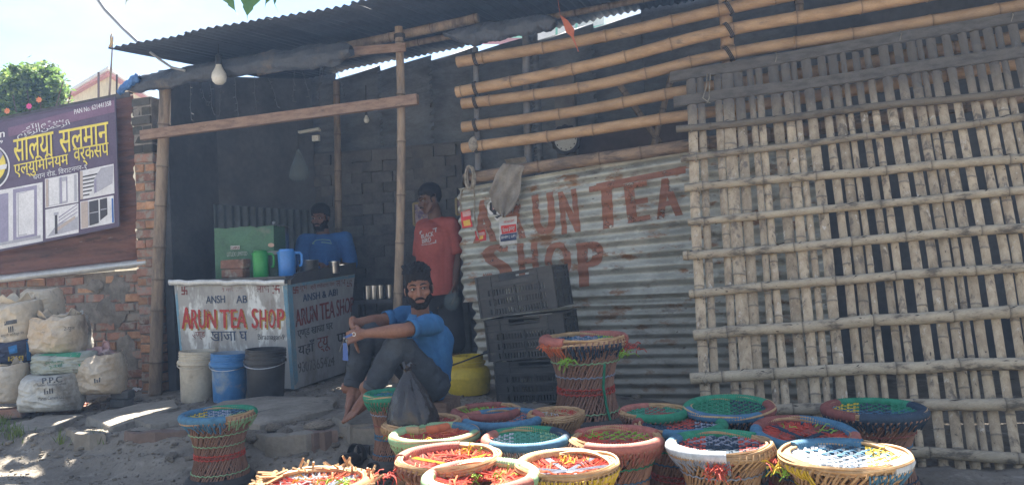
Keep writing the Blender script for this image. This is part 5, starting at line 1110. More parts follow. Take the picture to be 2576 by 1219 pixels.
# ================================================================== WOVEN CANE STOOLS
def cord(n, c, c2=None, **k): return mat('cord_' + n, c, c2 or tuple(x * .7 for x in c), 30, .75, .3, 160, rand=.06, dist=.003, **k)
CRD = {'green': cord('green', (.035, .25, .14)), 'lgreen': cord('pale_green', (.30, .44, .25), (.20, .36, .18)), 'blue': cord('blue', (.075, .19, .30)), 'navy': cord('navy', (.035, .06, .095)), 'sal': cord('salmon', (.42, .15, .115)), 'red': cord('red', (.50, .075, .045), (.36, .05, .04)), 'orange': cord('orange', (.60, .16, .07)),
       'brick': cord('brown_red', (.27, .09, .075)), 'yellow': cord('yellow', (.62, .44, .04)), 'lime': cord('lime', (.26, .46, .06)), 'white': cord('white', (.55, .58, .60)), 'cane': mat('cane', (.47, .31, .16), (.33, .20, .10), 20, .6, .2, 120, rand=.1), 'grey': cord('grey_blue', (.30, .33, .40))}
CRD['seafoam'] = cord('seafoam', (.10, .33, .24), (.07, .25, .19))
stick_m = mat('cane_sticks', (.33, .185, .125), (.22, .115, .08), 14, .7, .3, 90, rand=.22, stretch=(2, 2, .5)); stick_t = mat('cane_sticks_tan', (.42, .27, .15), (.30, .17, .09), 14, .7, .3, 90, rand=.15, stretch=(2, 2, .5)); tyre_m = mat('tyre_rubber', (.050, .050, .050), (.085, .08, .072), 9, .75, .3, 70, rand=.15, stain=((.14, .125, .105), 5, .58, .74))
def prof_r(h):
    if h < .45: return lerp(.158, .128, math.sin(h / .45 * math.pi / 2))
    q = (h - .45) / .55; return .128 + .058 * q ** 1.7
Z0, Z1 = .052, .372
def stick_mesh(m, na, nb, seed):
    rr = random.Random(seed); mb = MB()
    for (n_, tw, ro) in ((na, 1.15, 0.0), (nb, -1.15, -.006)):
        for i in range(n_):
            a0 = 2 * math.pi * i / n_ + rr.uniform(-.03, .03); P = []
            for j in range(8):
                h = j / 7; r_ = prof_r(h) + ro; a = a0 + tw * h; P.append((r_ * math.cos(a), r_ * math.sin(a), lerp(Z0, Z1, h)))
            mb.tube(P, .0046 * rr.uniform(.8, 1.2), 4, True, 0, 1.0)
    me = mb.mesh('cane_sticks', None, 30); me.materials.append(m); return me
STK = [stick_mesh(stick_m, 58, 34, 1), stick_mesh(stick_m, 52, 40, 2), stick_mesh(stick_t, 56, 36, 3)]
mb = MB(); mb.lathe([(.145, .004), (.165, 0), (.184, .010), (.190, .028), (.184, .048), (.168, .060), (.150, .056)], 64, None, lambda q, i, a: q * (1 + (.018 if (int(a / (2 * math.pi) * 64) % 2 == 0 and i in (2, 3)) else 0)))
TYRE = mb.mesh('tyre_base', None, 30); TYRE.materials.append(tyre_m)
mb = MB(); mb.lathe([(.001, .02), (.15, .02)], 32); FLOOR_ = mb.mesh('inner_floor', None, 0); FLOOR_.materials.append(tyre_m)
BANDC = {}
def band_mesh(h, key, dbl):
    k = (h, key, dbl)
    if k not in BANDC:
        mb = MB(); r_ = prof_r((h - Z0) / (Z1 - Z0)) + .006
        def rg_(z, wv=0): return [( (prof_r((z - Z0) / (Z1 - Z0)) + .006) * math.cos(a), (prof_r((z - Z0) / (Z1 - Z0)) + .006) * math.sin(a), z + wv * (1 if i % 2 else -1)) for i, a in enumerate([2 * math.pi * q / 60 for q in range(60)])]
        mb.tube(rg_(h, .003), .0032, 5, closed=True)
        if dbl: mb.tube(rg_(h + .022, .003), .0032, 5, closed=True); mb.tube(rg_(h + .011, .010), .0026, 4, closed=True)
        me = mb.mesh('binding', None, 60); me.materials.append(CRD[key]); BANDC[k] = me
    return BANDC[k]
def arc(mb, a0, a1, R_, z, r_, n=10, twist=True):
    m = max(3, int(abs(a1 - a0) / .030)); P = []; rr = []
    for i in range(m + 1):
        a = lerp(a0, a1, i / m); P.append((R_ * math.cos(a), R_ * math.sin(a), z)); rr.append(r_ * (1.0 + (.055 if i % 2 else -.055) * twist) * (1 + .05 * nz3(a * 2.2, R_ * 50)))
    return mb.tube(P, rr, n)
RIMR, RIMZ, RIMr = .188, .390, .0235
CANEC = {}
def cane_rim(seed, low=True):
    if seed not in CANEC:
        rr = random.Random(seed); mb = MB()
        for i in range(10):
            R_ = RIMR + rr.uniform(-.016, .016); z = RIMZ + rr.uniform(-.013, .010); ph = rr.uniform(0, 6)
            mb.tube([(R_ * (1 + .012 * math.sin(a * 2 + ph)) * math.cos(a), R_ * (1 + .012 * math.sin(a * 2 + ph)) * math.sin(a), z + .006 * math.sin(a * 3 + ph)) for a in [2 * math.pi * q / 48 for q in range(48)]], .0062, 5, closed=True)
        me = mb.mesh('cane_rim', None, 40); me.materials.append(CRD['cane']); CANEC[seed] = me
    return CANEC[seed]
STOOLS = []
def stool(lab, px, py, wpx=None, segs=(), seat=('plait', 'navy', 'red'), rot=0.0, sticks=0, sc=1.0, ztop=None, base=None, skirt=(), tufts=(), bands=('green', 'blue', 'red', 'green'), messy=False, tilt=(0, 0), hole=.055, sz=1.0, seatcols=None):
    H = .405 * sc * sz
    if base is None:
        p = at_g(px, py, H); c = Vector((p.x, p.y, gz0(p.x, p.y)))
    else: c = base
    if wpx: sxy = (wpx / 2 / F * c.y) / (RIMR + RIMr)
    else: sxy = sc
    seed = len(STOOLS) + 1; rr = random.Random(seed * 13)
    yaw = rot + math.atan2(c.x, c.y) * -1
    t = Thing('woven_stool', lab, 'stool', c, 'woven cane stools for sale', rot=(tilt[0], tilt[1], yaw)); t.root.scale = (sxy, sxy, sc * sz); STOOLS.append(t)
    def lp(name, mb_or_me, m, kind=None, par=None, smooth=50):
        me = mb_or_me if not isinstance(mb_or_me, MB) else mb_or_me.mesh(name, None, smooth); return link(name, me, m, par or t.root, None, kind)
    lp('cane_sticks', STK[sticks % 3], None, 'stuff'); lp('tyre_base', TYRE, None); lp('inner_floor', FLOOR_, None)
    for h, key, dbl in zip((.30, .238, .165, .085), bands, (0, 0, 1, 0)):
        if key: lp('binding', band_mesh(h, key, dbl), None)
    lp('cane_rim', cane_rim(seed % 4), None, 'stuff')
    # looped stick ends just under the rim
    mb = MB()
    for i in range(46):
        a = 2 * math.pi * i / 46; P = []
        for q, (dr, dz) in enumerate(((-.012, -.05), (.006, -.03), (.018, -.014), (.010, .004))): P.append(((RIMR + dr) * math.cos(a + q * .05), (RIMR + dr) * math.sin(a + q * .05), RIMZ + dz))
        mb.tube(P, .0048, 4)
    lp('rim_lashing', mb, CRD['cane'] if sticks == 2 else stick_m, 'stuff')
    for (a0, a1, key) in segs:              # degrees, 0 = to the picture's right, -90 = towards the viewer
        mb = MB(); arc(mb, R(a0), R(a1), RIMR, RIMZ, RIMr, 10); lp('rim_wrap', mb, CRD[key])
    for (a0, a1, key) in skirt:
        mb = MB(); n_ = int((a1 - a0) / 2.2)
        for i in range(n_):
            a = R(lerp(a0, a1, i / n_)) + rr.uniform(-.02, .02); l_ = rr.uniform(.035, .075); r2 = RIMR - .03 + rr.uniform(0, .02)
            mb.tube([((RIMR + RIMr * .8) * math.cos(a), (RIMR + RIMr * .8) * math.sin(a), RIMZ - .008), ((RIMR + .012) * math.cos(a + .02), (RIMR + .012) * math.sin(a + .02), RIMZ - .03), (r2 * math.cos(a + .05), r2 * math.sin(a + .05), RIMZ - l_)], .0032, 4)
        lp('rim_fringe', mb, CRD[key], 'stuff')
    RS_ = RIMR - .012
    if seat[0] == 'plait':
        sp_ = .0125; n_ = int(RS_ / sp_)
        for d in (0, 1):
            groups = {}
            for i in range(-n_, n_ + 1):
                off = i * sp_; hl = math.sqrt(max(0, RS_ ** 2 - off ** 2)); m_ = max(2, int(2 * hl / sp_)); P = []
                for j in range(m_ + 1):
                    u = -hl + 2 * hl * j / m_; ph = (round(u / sp_) + i * (1 if d else -1)) // 2 % 2; zz = RIMZ - .002 - .022 * (1 - (off * off + u * u) / RS_ ** 2) + (.0042 if ph == d else -.0042)
                    P.append((u, off, zz) if d == 0 else (off, u, zz))
                cols = seat[1] if d == 0 else seat[2]
                if isinstance(cols, (list, tuple)): key = cols[(i + n_) * len(cols) // (2 * n_ + 1)]
                else: key = cols
                groups.setdefault(key, MB()).tube(P, .0074, 4, True, 0, .42, tw=math.pi / 4)
            for key, mb in groups.items(): lp('seat_weave', mb, CRD[key], 'stuff')
    else:
        cols = seat[1]; gm = {}
        nC = 300
        for i in range(nC):
            a = 2 * math.pi * i / nC + rr.uniform(-.05, .05); da = rr.choice((-1, 1)) * rr.uniform(.25, 1.0); r2 = hole * rr.uniform(.75, 1.9); key = cols[int((a / 6.2832 * 7 + rr.uniform(0, .8))) % len(cols)] if rr.random() < .8 else rr.choice(cols)
            P = []
            for q in range(5):
                f = q / 4; r_ = lerp(RS_ + .008, r2, f); aa = a + da * f * f; P.append((r_ * math.cos(aa) + rr.uniform(-.004, .004), r_ * math.sin(aa) + rr.uniform(-.004, .004), RIMZ + .002 - .022 * f - .008 * math.sin(f * 3.14) + rr.uniform(-.004, .006)))
            gm.setdefault(key, MB()).tube(P, .0028 * rr.uniform(.7, 1.3), 4)
        for i in range(26):                  # cords crossing over the middle rings
            a = rr.uniform(0, 6.28); b_ = a + rr.uniform(.8, 2.0); key = rr.choice(cols); ra, rb = rr.uniform(.09, .16), rr.uniform(.07, .15)
            gm.setdefault(key, MB()).tube([(ra * math.cos(a), ra * math.sin(a), RIMZ - .018), ((ra + rb) / 2.4 * math.cos((a + b_) / 2), (ra + rb) / 2.4 * math.sin((a + b_) / 2), RIMZ - .012 + rr.uniform(-.01, .012)), (rb * math.cos(b_), rb * math.sin(b_), RIMZ - .022)], .0034, 4)
        for key, mb in gm.items(): lp('seat_cords', mb, CRD[key], 'stuff')
        mb = MB(); mb.tube([(hole * 1.2 * math.cos(q), hole * 1.2 * math.sin(q), RIMZ - .026) for q in [6.2832 * i / 28 for i in range(28)]], .007, 6, closed=True); lp('inner_ring', mb, CRD[cols[0]])
        for sp in seat[2:]:                  # straight spokes over the seat: (key, angles, half width)
            mb = MB()
            for a in sp[1]:
                a = R(a); 
                for q in range(sp[2] if len(sp) > 2 else 5):
                    o_ = (q - 2) * .006; mb.tube([(RS_ * math.cos(a) - o_ * math.sin(a), RS_ * math.sin(a) + o_ * math.cos(a), RIMZ - .004), (.004 * math.cos(a) - o_ * .5 * math.sin(a), .004 * math.sin(a) + o_ * .5 * math.cos(a), RIMZ - .020)], .0032, 4)
            lp('seat_spokes', mb, CRD[sp[0]], 'stuff')
    for (key, a, rad, n_, dz) in tufts:       # frayed cord ends
        mb = MB(); a = R(a); c0 = Vector((rad * math.cos(a), rad * math.sin(a), RIMZ - .01 + dz))
        for i in range(n_ if key in ('red', 'orange', 'white') else int(n_ * .6)):
            d = Vector((rr.gauss(0, 1), rr.gauss(0, 1), rr.uniform(-.6, .9))).normalized() * rr.uniform(.02, .05); o_ = Vector((rr.gauss(0, .02), rr.gauss(0, .02), rr.gauss(0, .006)))
            mb.tube([c0 + o_, c0 + o_ + d * .6 + Vector((0, 0, .006)), c0 + o_ + d + Vector((0, 0, -.008))], .0022, 3)
        lp('frayed_tuft', mb, CRD[key], 'stuff')
    if messy:
        mb = MB()
        for i in range(70):
            a = rr.uniform(0, 6.28); r_ = RIMR + rr.uniform(-.02, .02); d = Vector((rr.gauss(0, 1), rr.gauss(0, 1), rr.uniform(.2, 1.2))).normalized() * rr.uniform(.03, .06); p = Vector((r_ * math.cos(a), r_ * math.sin(a), RIMZ)); mb.tube([p - d * .3, p + d], [.006, .004], 4)
        for i in range(40):
            a = R(rr.uniform(125, 200)); r_ = RIMR + rr.uniform(-.03, .015); p = Vector((r_ * math.cos(a), r_ * math.sin(a), RIMZ + rr.uniform(0, .02))); d = Vector((-math.sin(a), math.cos(a), rr.uniform(-.2, .4))) * rr.uniform(.04, .10); mb.tube([p - d, p, p + d * .9], .0045, 4)
        lp('cane_ends', mb, CRD['cane'], 'stuff')
    return t
B4 = ('green', 'blue', 'red', 'green'); BG = ('lgreen', 'lgreen', 'brick', 'lgreen')
stool('small stool with blue and green rim standing alone on the bare ground', 549, 1036, 188, [(-200, -80, 'blue'), (-15, 100, 'green'), (100, 160, 'blue')], ('plait', ('blue', 'lgreen', 'blue'), ('yellow', 'grey', 'navy')), sticks=0, skirt=[(-75, 5, 'lgreen'), (-160, -80, 'blue')], bands=('lgreen', 'lgreen', 'red', 'lgreen'), sc=.98)
stool('green rimmed stool half hidden behind the black plastic bag', 985, 1012, 140, [(0, 360, 'green')], ('plait', 'green', 'blue'), sticks=1, skirt=[(-180, 0, 'green')], bands=('grey', 'brick', 'blue', 'blue'), sc=.98)
bag_stool = stool('bare cane rimmed stool carrying the black plastic bag', 1062, 1056, 212, [(-125, -95, 'cane'), (-85, -50, 'orange')], ('radial', ('red', 'brick', 'cane')), sticks=2, tufts=[('lime', 215, .2, 14, -.02), ('red', 230, .21, 20, -.01)], sc=1.0)
stool('dusty brown red stool in front of the yellow drum', 1222, 1004, 180, [(-190, -20, 'brick'), (60, 130, 'brick')], ('radial', ('brick', 'red', 'lime')), sticks=0, skirt=[(-180, -10, 'brick')], sc=.95)
stool('blue and salmon rimmed stool with chequered seat in front of the drum', 1264, 1046, 212, [(-165, -25, 'blue'), (-25, 30, 'sal'), (30, 130, 'blue'), (130, 195, 'sal')], ('plait', 'blue', 'sal'), sticks=0, skirt=[(-180, 0, 'blue')], sc=.98)
stool('pale green rimmed stool with loose red cords before the black bag', 1093, 1086, 230, [(-190, -10, 'lgreen'), (-10, 60, 'blue'), (60, 170, 'lgreen')], ('radial', ('red', 'orange', 'red')), sticks=0, skirt=[(-180, -60, 'lgreen')], tufts=[('lime', 170, .1, 12, 0), ('yellow', 250, .10, 14, .004)], sc=1.0)
stool('stool with seafoam plaited seat and green and navy rim', 1322, 1096, 226, [(-145, -20, 'blue'), (-20, 45, 'navy'), (45, 140, 'green'), (140, 215, 'sal')], ('plait', 'seafoam', ('white', 'seafoam', 'lgreen')), sticks=0, skirt=[(-120, -20, 'white')], tufts=[('red', 185, .2, 12, 0)], sc=1.0)
stool('cane rimmed stool with red cords and bright yellow spokes', 1128, 1144, 275, [(75, 170, 'sal')], ('radial', ('red', 'orange', 'red', 'sal'), ('yellow', (-35, 20, 150), 4)), sticks=0, tufts=[('yellow', 60, .15, 34, .0), ('lime', 45, .17, 20, 0), ('yellow', 20, .18, 24, 0), ('red', 195, .21, 16, -.02), ('lgreen', 190, .14, 14, 0)], sc=1.02, messy=False)
stool('salmon and pale green rimmed stool nearest the camera with red cords', 1209, 1190, 298, [(-195, -150, 'lgreen'), (-150, -100, 'lgreen'), (-100, -30, 'sal'), (-30, 105, 'lgreen'), (105, 165, 'sal')], ('radial', ('red', 'orange', 'red')), sticks=0, skirt=[(-180, 0, 'lgreen')], tufts=[('lime', 110, .07, 26, -.01), ('lime', 30, .08, 14, 0)], sc=1.0, hole=.06)
stool('cane rimmed stool with grey blue star spokes over red cords', 1426, 1160, 265, [(100, 175, 'cane')], ('radial', ('red', 'orange'), ('grey', (0, 50, 120, 180, 215, 290, 330), 5)), sticks=2, skirt=[(-150, 0, 'yellow')], tufts=[('yellow', 95, .10, 30, 0), ('yellow', 60, .12, 20, .0), ('yellow', -30, .19, 26, -.06), ('yellow', -70, .19, 26, -.06)], sc=1.0)
stool('red plaited stool with half bare cane rim and green flecks', 1549, 1095, 246, [(20, 150, 'sal'), (-130, -20, 'sal')], ('plait', ('brick', 'red', 'lime'), ('red', 'brick', 'sal')), sticks=0, skirt=[(-150, -10, 'sal')], tufts=[('lime', 20, .13, 18, 0), ('lime', 140, .12, 10, 0), ('yellow', 250, .12, 8, 0)], sc=1.0)
stool('stool with green plaited seat and salmon patch, just past the tall stool', 1645, 1030, 178, [(100, 185, 'sal'), (-120, 0, 'green')], ('plait', 'seafoam', ('green', 'brick', 'green')), sticks=1, tufts=[('blue', -5, .17, 20, 0)], sc=.98)
stool('navy skirted stool with thick green rim on one side', 1708, 1061, 238, [(-60, 95, 'green'), (95, 175, 'brick'), (-110, -60, 'blue')], ('plait', ('brick', 'navy', 'brick'), ('navy', 'red', 'grey')), sticks=1, skirt=[(-180, 0, 'navy')], tufts=[('red', 215, .2, 10, 0)], sc=.98)
stool('stool with green plaited seat and green, blue and red rim before the gate', 1833, 1016, 226, [(-170, -45, 'blue'), (-45, 25, 'brick'), (25, 195, 'green')], ('plait', 'green', ('green', 'navy')), sticks=1, skirt=[(-180, 0, 'navy')], sc=.98, tilt=(R(4), 0))
stool('stool with navy star spokes over red cords and red and blue rim', 2010, 1076, 258, [(-185, -60, 'blue'), (-60, 5, 'sal'), (5, 95, 'blue'), (95, 180, 'brick')], ('radial', ('red', 'brick', 'red'), ('navy', (-20, 45, 140, 230), 5)), sticks=1, skirt=[(-180, 0, 'navy')], tufts=[('lime', 50, .13, 24, 0), ('lime', 130, .11, 10, 0)], sc=1.0, tilt=(R(5), R(3)))
stool('green and navy rimmed stool with yellow flecked seat by the gate', 2197, 1023, 250, [(-60, 40, 'navy'), (-105, -60, 'navy'), (40, 140, 'green'), (140, 250, 'brick')], ('plait', ('navy', 'blue', 'green'), ('yellow', 'navy', 'green')), sticks=0, skirt=[(-180, 10, 'navy')], bands=('brick', 'blue', 'blue', 'navy'), sc=.98)
stool('stool with blue and green rim and a red tuft hanging from its front', 1812, 1110, 272, [(-180, -85, 'white'), (150, 180, 'blue'), (45, 150, 'green')], ('plait', ('navy', 'navy', 'grey'), ('red', 'navy', 'red')), sticks=2, skirt=[(-170, -80, 'grey')], tufts=[('red', -95, .215, 46, -.03), ('orange', -95, .22, 20, -.05), ('red', -30, .2, 16, -.02)], bands=('grey', 'grey', 'grey', 'grey'), sc=1.0)
stool('wide cane rimmed stool with yellow fringe and blue white seat', 2122, 1138, 318, [(-45, -5, 'white'), (70, 150, 'blue')], ('plait', ('navy', 'white', 'blue'), ('white', 'navy', 'yellow')), sticks=2, skirt=[(-70, 0, 'blue'), (-150, -120, 'yellow')], tufts=[('yellow', 190, .2, 44, -.03), ('yellow', 50, .14, 20, 0), ('white', -100, .13, 30, .0), ('lime', 200, .19, 14, -.05), ('yellow', 10, .15, 16, 0)], bands=('yellow', 'grey', 'grey', 'grey'), sc=1.0)
stool('unfinished stool with splayed cane ends at the picture bottom', 788, 1207, 306, [(-50, 10, 'orange'), (-160, -60, 'orange')], ('radial', ('red', 'orange', 'white', 'red'), ('grey', (20, 30), 4)), sticks=2, tufts=[('lime', -20, .12, 20, .005), ('yellow', 100, .10, 16, 0), ('red', 5, .21, 24, .0), ('lime', 10, .1, 16, .008)], messy=True, sc=1.0)
stool('bare cane stool peeping out behind the tall stool base', 1398, 1034, 150, [], ('radial', ('cane', 'red', 'cane')), sticks=2, tufts=[('white', 120, .1, 10, 0)], sc=.93)
tb = at_y(1478, 1064, 4.5); tb.z = gz0(tb.x, tb.y)
topz = at_y(1462, 848, 4.5).z
tall = stool('tall wide stool with salmon patched rim rising above all the others', 0, 0, 224, [(-205, -118, 'sal'), (25, 95, 'sal'), (-15, 25, 'sal')], ('plait', ('blue', 'navy', 'blue'), ('navy', 'grey', 'lime')), sticks=0, base=tb, sc=1.0, sz=(topz - tb.z) / .40, tufts=[('lime', -115, .20, 40, -.06), ('lime', -25, .2, 30, -.05), ('red', -8, .21, 26, -.03), ('orange', -140, .205, 20, -.01)], skirt=[(-165, -120, 'orange'), (-20, 10, 'red'), (-110, -30, 'navy')], bands=('lgreen', 'grey', 'red', 'lgreen'))
mb = MB(); mb.tube([(.19 * math.cos(R(-62)), .19 * math.sin(R(-62)), .30), (.150 * math.cos(R(-58)), .150 * math.sin(R(-58)), .2), (.155 * math.cos(R(-55)), .155 * math.sin(R(-55)), .12), (.168 * math.cos(R(-52)), .168 * math.sin(R(-52)), .06)], .006, 6); link('hanging_cord', mb.mesh('hanging_cord', None, 60), CRD['green'], tall.root)

# ================================================================== BLACK BAG, SANDALS
bagp = bag_stool.loc.copy(); bz = bagp.z + .355; bc = at_y(1041, 1042, bagp.y); bagc = Vector((bc.x, bagp.y - .02, bz))
poly = mat('black_polythene', (.016, .016, .018), (.03, .03, .032), 5, .22, .6, 22, spec=.6, rand=0, dist=.02)
bag = Thing('plastic_bag', 'shiny black knotted plastic bag standing on a bare cane stool', 'bag', bagc); kb = bagc.y / F; W2 = 62 * kb; HB = at_y(1041, 926, bagc.y).z - bz
def bmod(q, i, a):
    f = i / 15; fold = .04 + .20 * f; k = 1 + fold * (abs(math.sin(a * 4 + .7 + f)) - .5) + .10 * nz3(math.cos(a) * 2, math.sin(a) * 2, f * 3) + .07 * nz3(math.cos(a) * 6, math.sin(a) * 6, f * 7); return Vector((q.x * k - .02 * f, q.y * k, q.z))
pr = [(0, 0), (.72, .0), (.92, .04), (1.0, .12), (.99, .22), (.95, .33), (.86, .44), (.76, .54), (.64, .63), (.52, .71), (.41, .78), (.31, .84), (.22, .90), (.16, .94), (.14, .97), (.20, 1.0)]
bag.part('bag_body', MB().lathe([(W2 * a, HB * b) for a, b in pr], 72, Matrix.Translation(bagc), bmod), poly, smooth=50)
mb = MB()
for a, l_ in ((2.4, .05), (.5, .045), (-1.0, .035)): mb.tube([bagc + Vector((-.02, 0, HB * .97)), bagc + Vector((-.02 + .02 * math.cos(a), .02 * math.sin(a), HB + l_ * .6)), bagc + Vector((-.02 + l_ * math.cos(a), l_ * math.sin(a), HB + l_ * .3))], [.018, .014, .006], 8, True, 0, .45)
bag.part('knot', mb, poly)
lea = mat('sandal_leather', (.028, .026, .027), (.045, .04, .038), 8, .55, .2, 90, rand=0, spec=.4)
def sandal(x, y, yaw, lab):
    p = at_g(x, y, .01); t = Thing('sandal', lab, 'sandal', (p.x, p.y, gz(p.x, p.y) + .006), 'sandals left on the ground'); M_ = Matrix.Translation(t.loc) @ Matrix.Rotation(yaw, 4, 'Z')
    def out(f): return .042 * math.sin(math.pi * min(1, .13 + f * .80)) ** .55 * (1 + .18 * f)
    n = 18; L_ = .27; P = [M_ @ Vector((out(i / n), L_ * (i / n - .5), 0)) for i in range(n + 1)] + [M_ @ Vector((-out(i / n) * .95, L_ * (i / n - .5), 0)) for i in range(n, -1, -1)]
    t.part('sole', MB().prism(list(reversed(P)), (0, 0, .024)), lea)
    def strap(y0, y1, h, nm):
        def fn(u, v): 
            f = lerp(y0, y1, v); a = math.pi * u; return M_ @ Vector((math.cos(a) * out(f + .5) * 1.02, L_ * f, .022 + math.sin(a) ** .7 * h * (1 + .2 * v)))
        o = t.part(nm, MB().grid(fn, 16, 5), lea); o.modifiers.new('t', 'SOLIDIFY').thickness = .004
    strap(.02, .36, .045, 'upper'); strap(-.22, -.02, .075, 'instep_strap')
    def fn(u, v): a = math.pi * (1 + u); return M_ @ Vector((math.cos(a) * .040, -L_ * .34 + math.sin(a) * .042, .024 + v * .055))
    o = t.part('heel_strap', MB().grid(fn, 14, 3), lea); o.modifiers.new('t', 'SOLIDIFY').thickness = .004
sandal(892, 1172, R(-200), 'dark leather sandal with its toe towards the lone stool'); sandal(957, 1192, R(-195), 'dark leather sandal wedged between the cane stools')

# ================================================================== PEOPLE
def skinmat(n, a, b): return mat(n, a, b, 9, .5, .12, 220, rand=0, spec=.35, sss=.12, dist=.002)
eye_w = plain('eye_white', (.46, .43, .40), .25, bump=0, spec=.5); eye_d = plain('eye_dark', (.02, .012, .01), .15, bump=0, spec=.6)
hair_m = mat('hair_black', (.009, .008, .009), (.018, .016, .016), 40, .7, .6, 260, rand=0, spec=.15, stretch=(1, 1, .4))
lip_m = plain('lips', (.24, .11, .09), .5)
def head_blobs(mb, H, k=1.0):
    Q = lambda x, y, z: H @ (Vector((x, y, z)) * k); H3 = H.to_3x3()
    def el(c, r): mb.ball(Q(*c), Vector(r) * k, H3, 22, 14)
    el((0, .018, .032), (.073, .092, .086)); el((0, -.028, -.045), (.057, .062, .072)); el((0, -.060, -.098), (.026, .024, .020)); el((0, .0, -.03), (.064, .07, .07))
    mb.caps(Q(0, -.086, .004), Q(0, -.104, -.034), .009 * k, .0125 * k); 
    for s in (-1, 1):
        mb.ball(Q(s * .013, -.092, -.038), .0095 * k, None, 10, 6); el((s * .043, -.058, -.026), (.024, .022, .022)); el((s * .077, .012, -.010), (.011, .022, .033)); mb.caps(Q(s * .012, -.084, .020), Q(s * .050, -.066, .018), .0125 * k, .011 * k)
        mb.caps(Q(s * .05, -.02, -.06), Q(s * .018, -.06, -.102), .022 * k, .018 * k)
    mb.caps(Q(-.019, -.085, -.064), Q(.019, -.085, -.064), .0075 * k); mb.caps(Q(-.016, -.084, -.075), Q(.016, -.084, -.075), .0075 * k)
def face_parts(t, H, me, loc, k=1.0, gaze=(0, 0), beard=None, hair=None, moust=True, lids=False):
    Hi = H.inverted(); lc = lambda co: (Hi @ (co + Vector(loc))) / k; H3 = H.to_3x3(); Q = lambda x, y, z: H @ (Vector((x, y, z)) * k)
    for s in (-1, 1):
        c = Q(s * .031, -.0705, .001); e = t.part('eye', MB().ball(c, (.0132 * k, .0125 * k, (.0062 if not lids else .004) * k), H3, 14, 10), eye_w)
        t.part('iris', MB().ball(c + H3 @ (Vector((gaze[0] * .0045, -.0105, gaze[1] * .004)) * k), (.0064 * k, .0035 * k, (.0068 if not lids else .003) * k), H3, 12, 8), eye_d, e)
        mb = MB(); mb.tube([Q(s * .011, -.0935, .021), Q(s * .022, -.0915, .027), Q(s * .038, -.083, .029), Q(s * .052, -.070, .023)], [.0045 * k, .0062 * k, .0055 * k, .003 * k], 8, True, 0, .7); t.part('eyebrow', mb, hair_m)
        mb = MB(); mb.tube([Q(s * .015, -.080, .004), Q(s * .024, -.083, .0085), Q(s * .036, -.081, .0088), Q(s * .046, -.073, .003)], .0021 * k, 6); t.part('eyelash', mb, hair_m)
    if moust:
        mb = MB(); mb.tube([Q(-.031, -.080, -.066), Q(-.018, -.0945, -.055), Q(0, -.1005, -.0515), Q(.018, -.0945, -.055), Q(.031, -.080, -.066)], [.003 * k, .0065 * k, .0062 * k, .0065 * k, .003 * k], 8); t.part('moustache', mb, hair_m)
    mb = MB(); mb.tube([Q(-.021, -.0885, -.0705), Q(0, -.0945, -.0685), Q(.021, -.0885, -.0705)], [.0025 * k, .0052 * k, .0025 * k], 8); t.part('mouth', mb, lip_m)
    if beard:
        def pb(co): 
            q = lc(co); lim = interp(abs(q.x), [0, .022, .035, .062, .075], [-.079, -.079, -.056, -.034, .01]); return q.z < lim + .003 * nz3(q.x * 90, q.z * 90) and q.z > -.135 and q.y < .012 and not (q.z < -.112 and q.y > -.035) and abs(q.x) < .078
        b = shell(me, pb, lambda co: beard * k * (.8 + .6 * nz3(co.x * 120, co.y * 120, co.z * 120)))
        if b.f: t.part('beard', shift_mesh(b.mesh('beard', None, 60), (0, 0, 0)), hair_m)
    if hair:
        def ph(co):
            q = lc(co); f = interp(abs(q.x), [0, .03, .055, .075], [.050, .047, .040, .006]) + .007 * nz3(q.x * 45, 3, 1); 
            return (q.y < .02 and q.z > f + .004 * nz3(q.x * 60, q.z * 60)) or (q.y >= .02 and q.z > interp(q.y, [.02, .05, .11], [.006, -.045, -.05]) and not (abs(q.x) > .069 and q.z < .03 and q.y < .045)) or (abs(q.x) > .058 and -.014 < q.y < .004 and q.z > -.03 and abs(q.x) < .072)
        b = shell(me, ph, lambda co: hair(lc(co)) * k)
        o = t.part('hair', shift_mesh(b.mesh('hair', None, 60), (0, 0, 0)), hair_m); return o
def hand(mb, w, d, nrm, th, L_=.185, curl=.5, spread=.12, curls=None):
    """palm and five fingers: w wrist, d towards the knuckles, nrm out of the palm, th towards the thumb side"""
    d = d.normalized(); nrm = (nrm - d * nrm.dot(d)).normalized(); th = (th - d * th.dot(d) - nrm * th.dot(nrm)).normalized(); pl = L_ * .52
    for i, o in enumerate((-.030, -.010, .010, .030)): mb.caps(w + th * o * .6, w + d * pl * (1 - .06 * abs(i - 2)) + th * o, .0145, .0115, 12)
    mb.caps(w - d * .02, w + d * .02, .024, .022, 12)
    for i, (o, fl) in enumerate(((.030, .92), (.010, 1.0), (-.010, .94), (-.029, .76))):
        p = w + d * pl * (1 - .06 * abs(i - 1)) + th * o; a = 0.0; segl = [L_ * .235 * fl, L_ * .15 * fl, L_ * .12 * fl]; rr = [.0092, .0082, .0075, .0062]; dd = (d + th * spread * (1.2 - i * .8)).normalized(); ax = dd.cross(nrm).normalized(); cu = curls[i] if curls else curl
        for j in range(3):
            a += cu * (1.0 if j else .7); v = (Matrix.Rotation(-a, 3, ax) @ dd); v2 = (Matrix.Rotation(a, 3, ax) @ dd)
            if v2.dot(nrm) > v.dot(nrm): v = v2
            q = p + v * segl[j]; mb.caps(p, q, rr[j], rr[j + 1], 10); p = q
    p = w + d * pl * .22 + th * .026; q = p + (d * .7 + th * .75 + nrm * .25).normalized() * L_ * .22; mb.caps(p, q, .0145, .0105, 10); q2 = q + (d + th * .25 + nrm * .35).normalized() * L_ * .17; mb.caps(q, q2, .0102, .0075, 10)
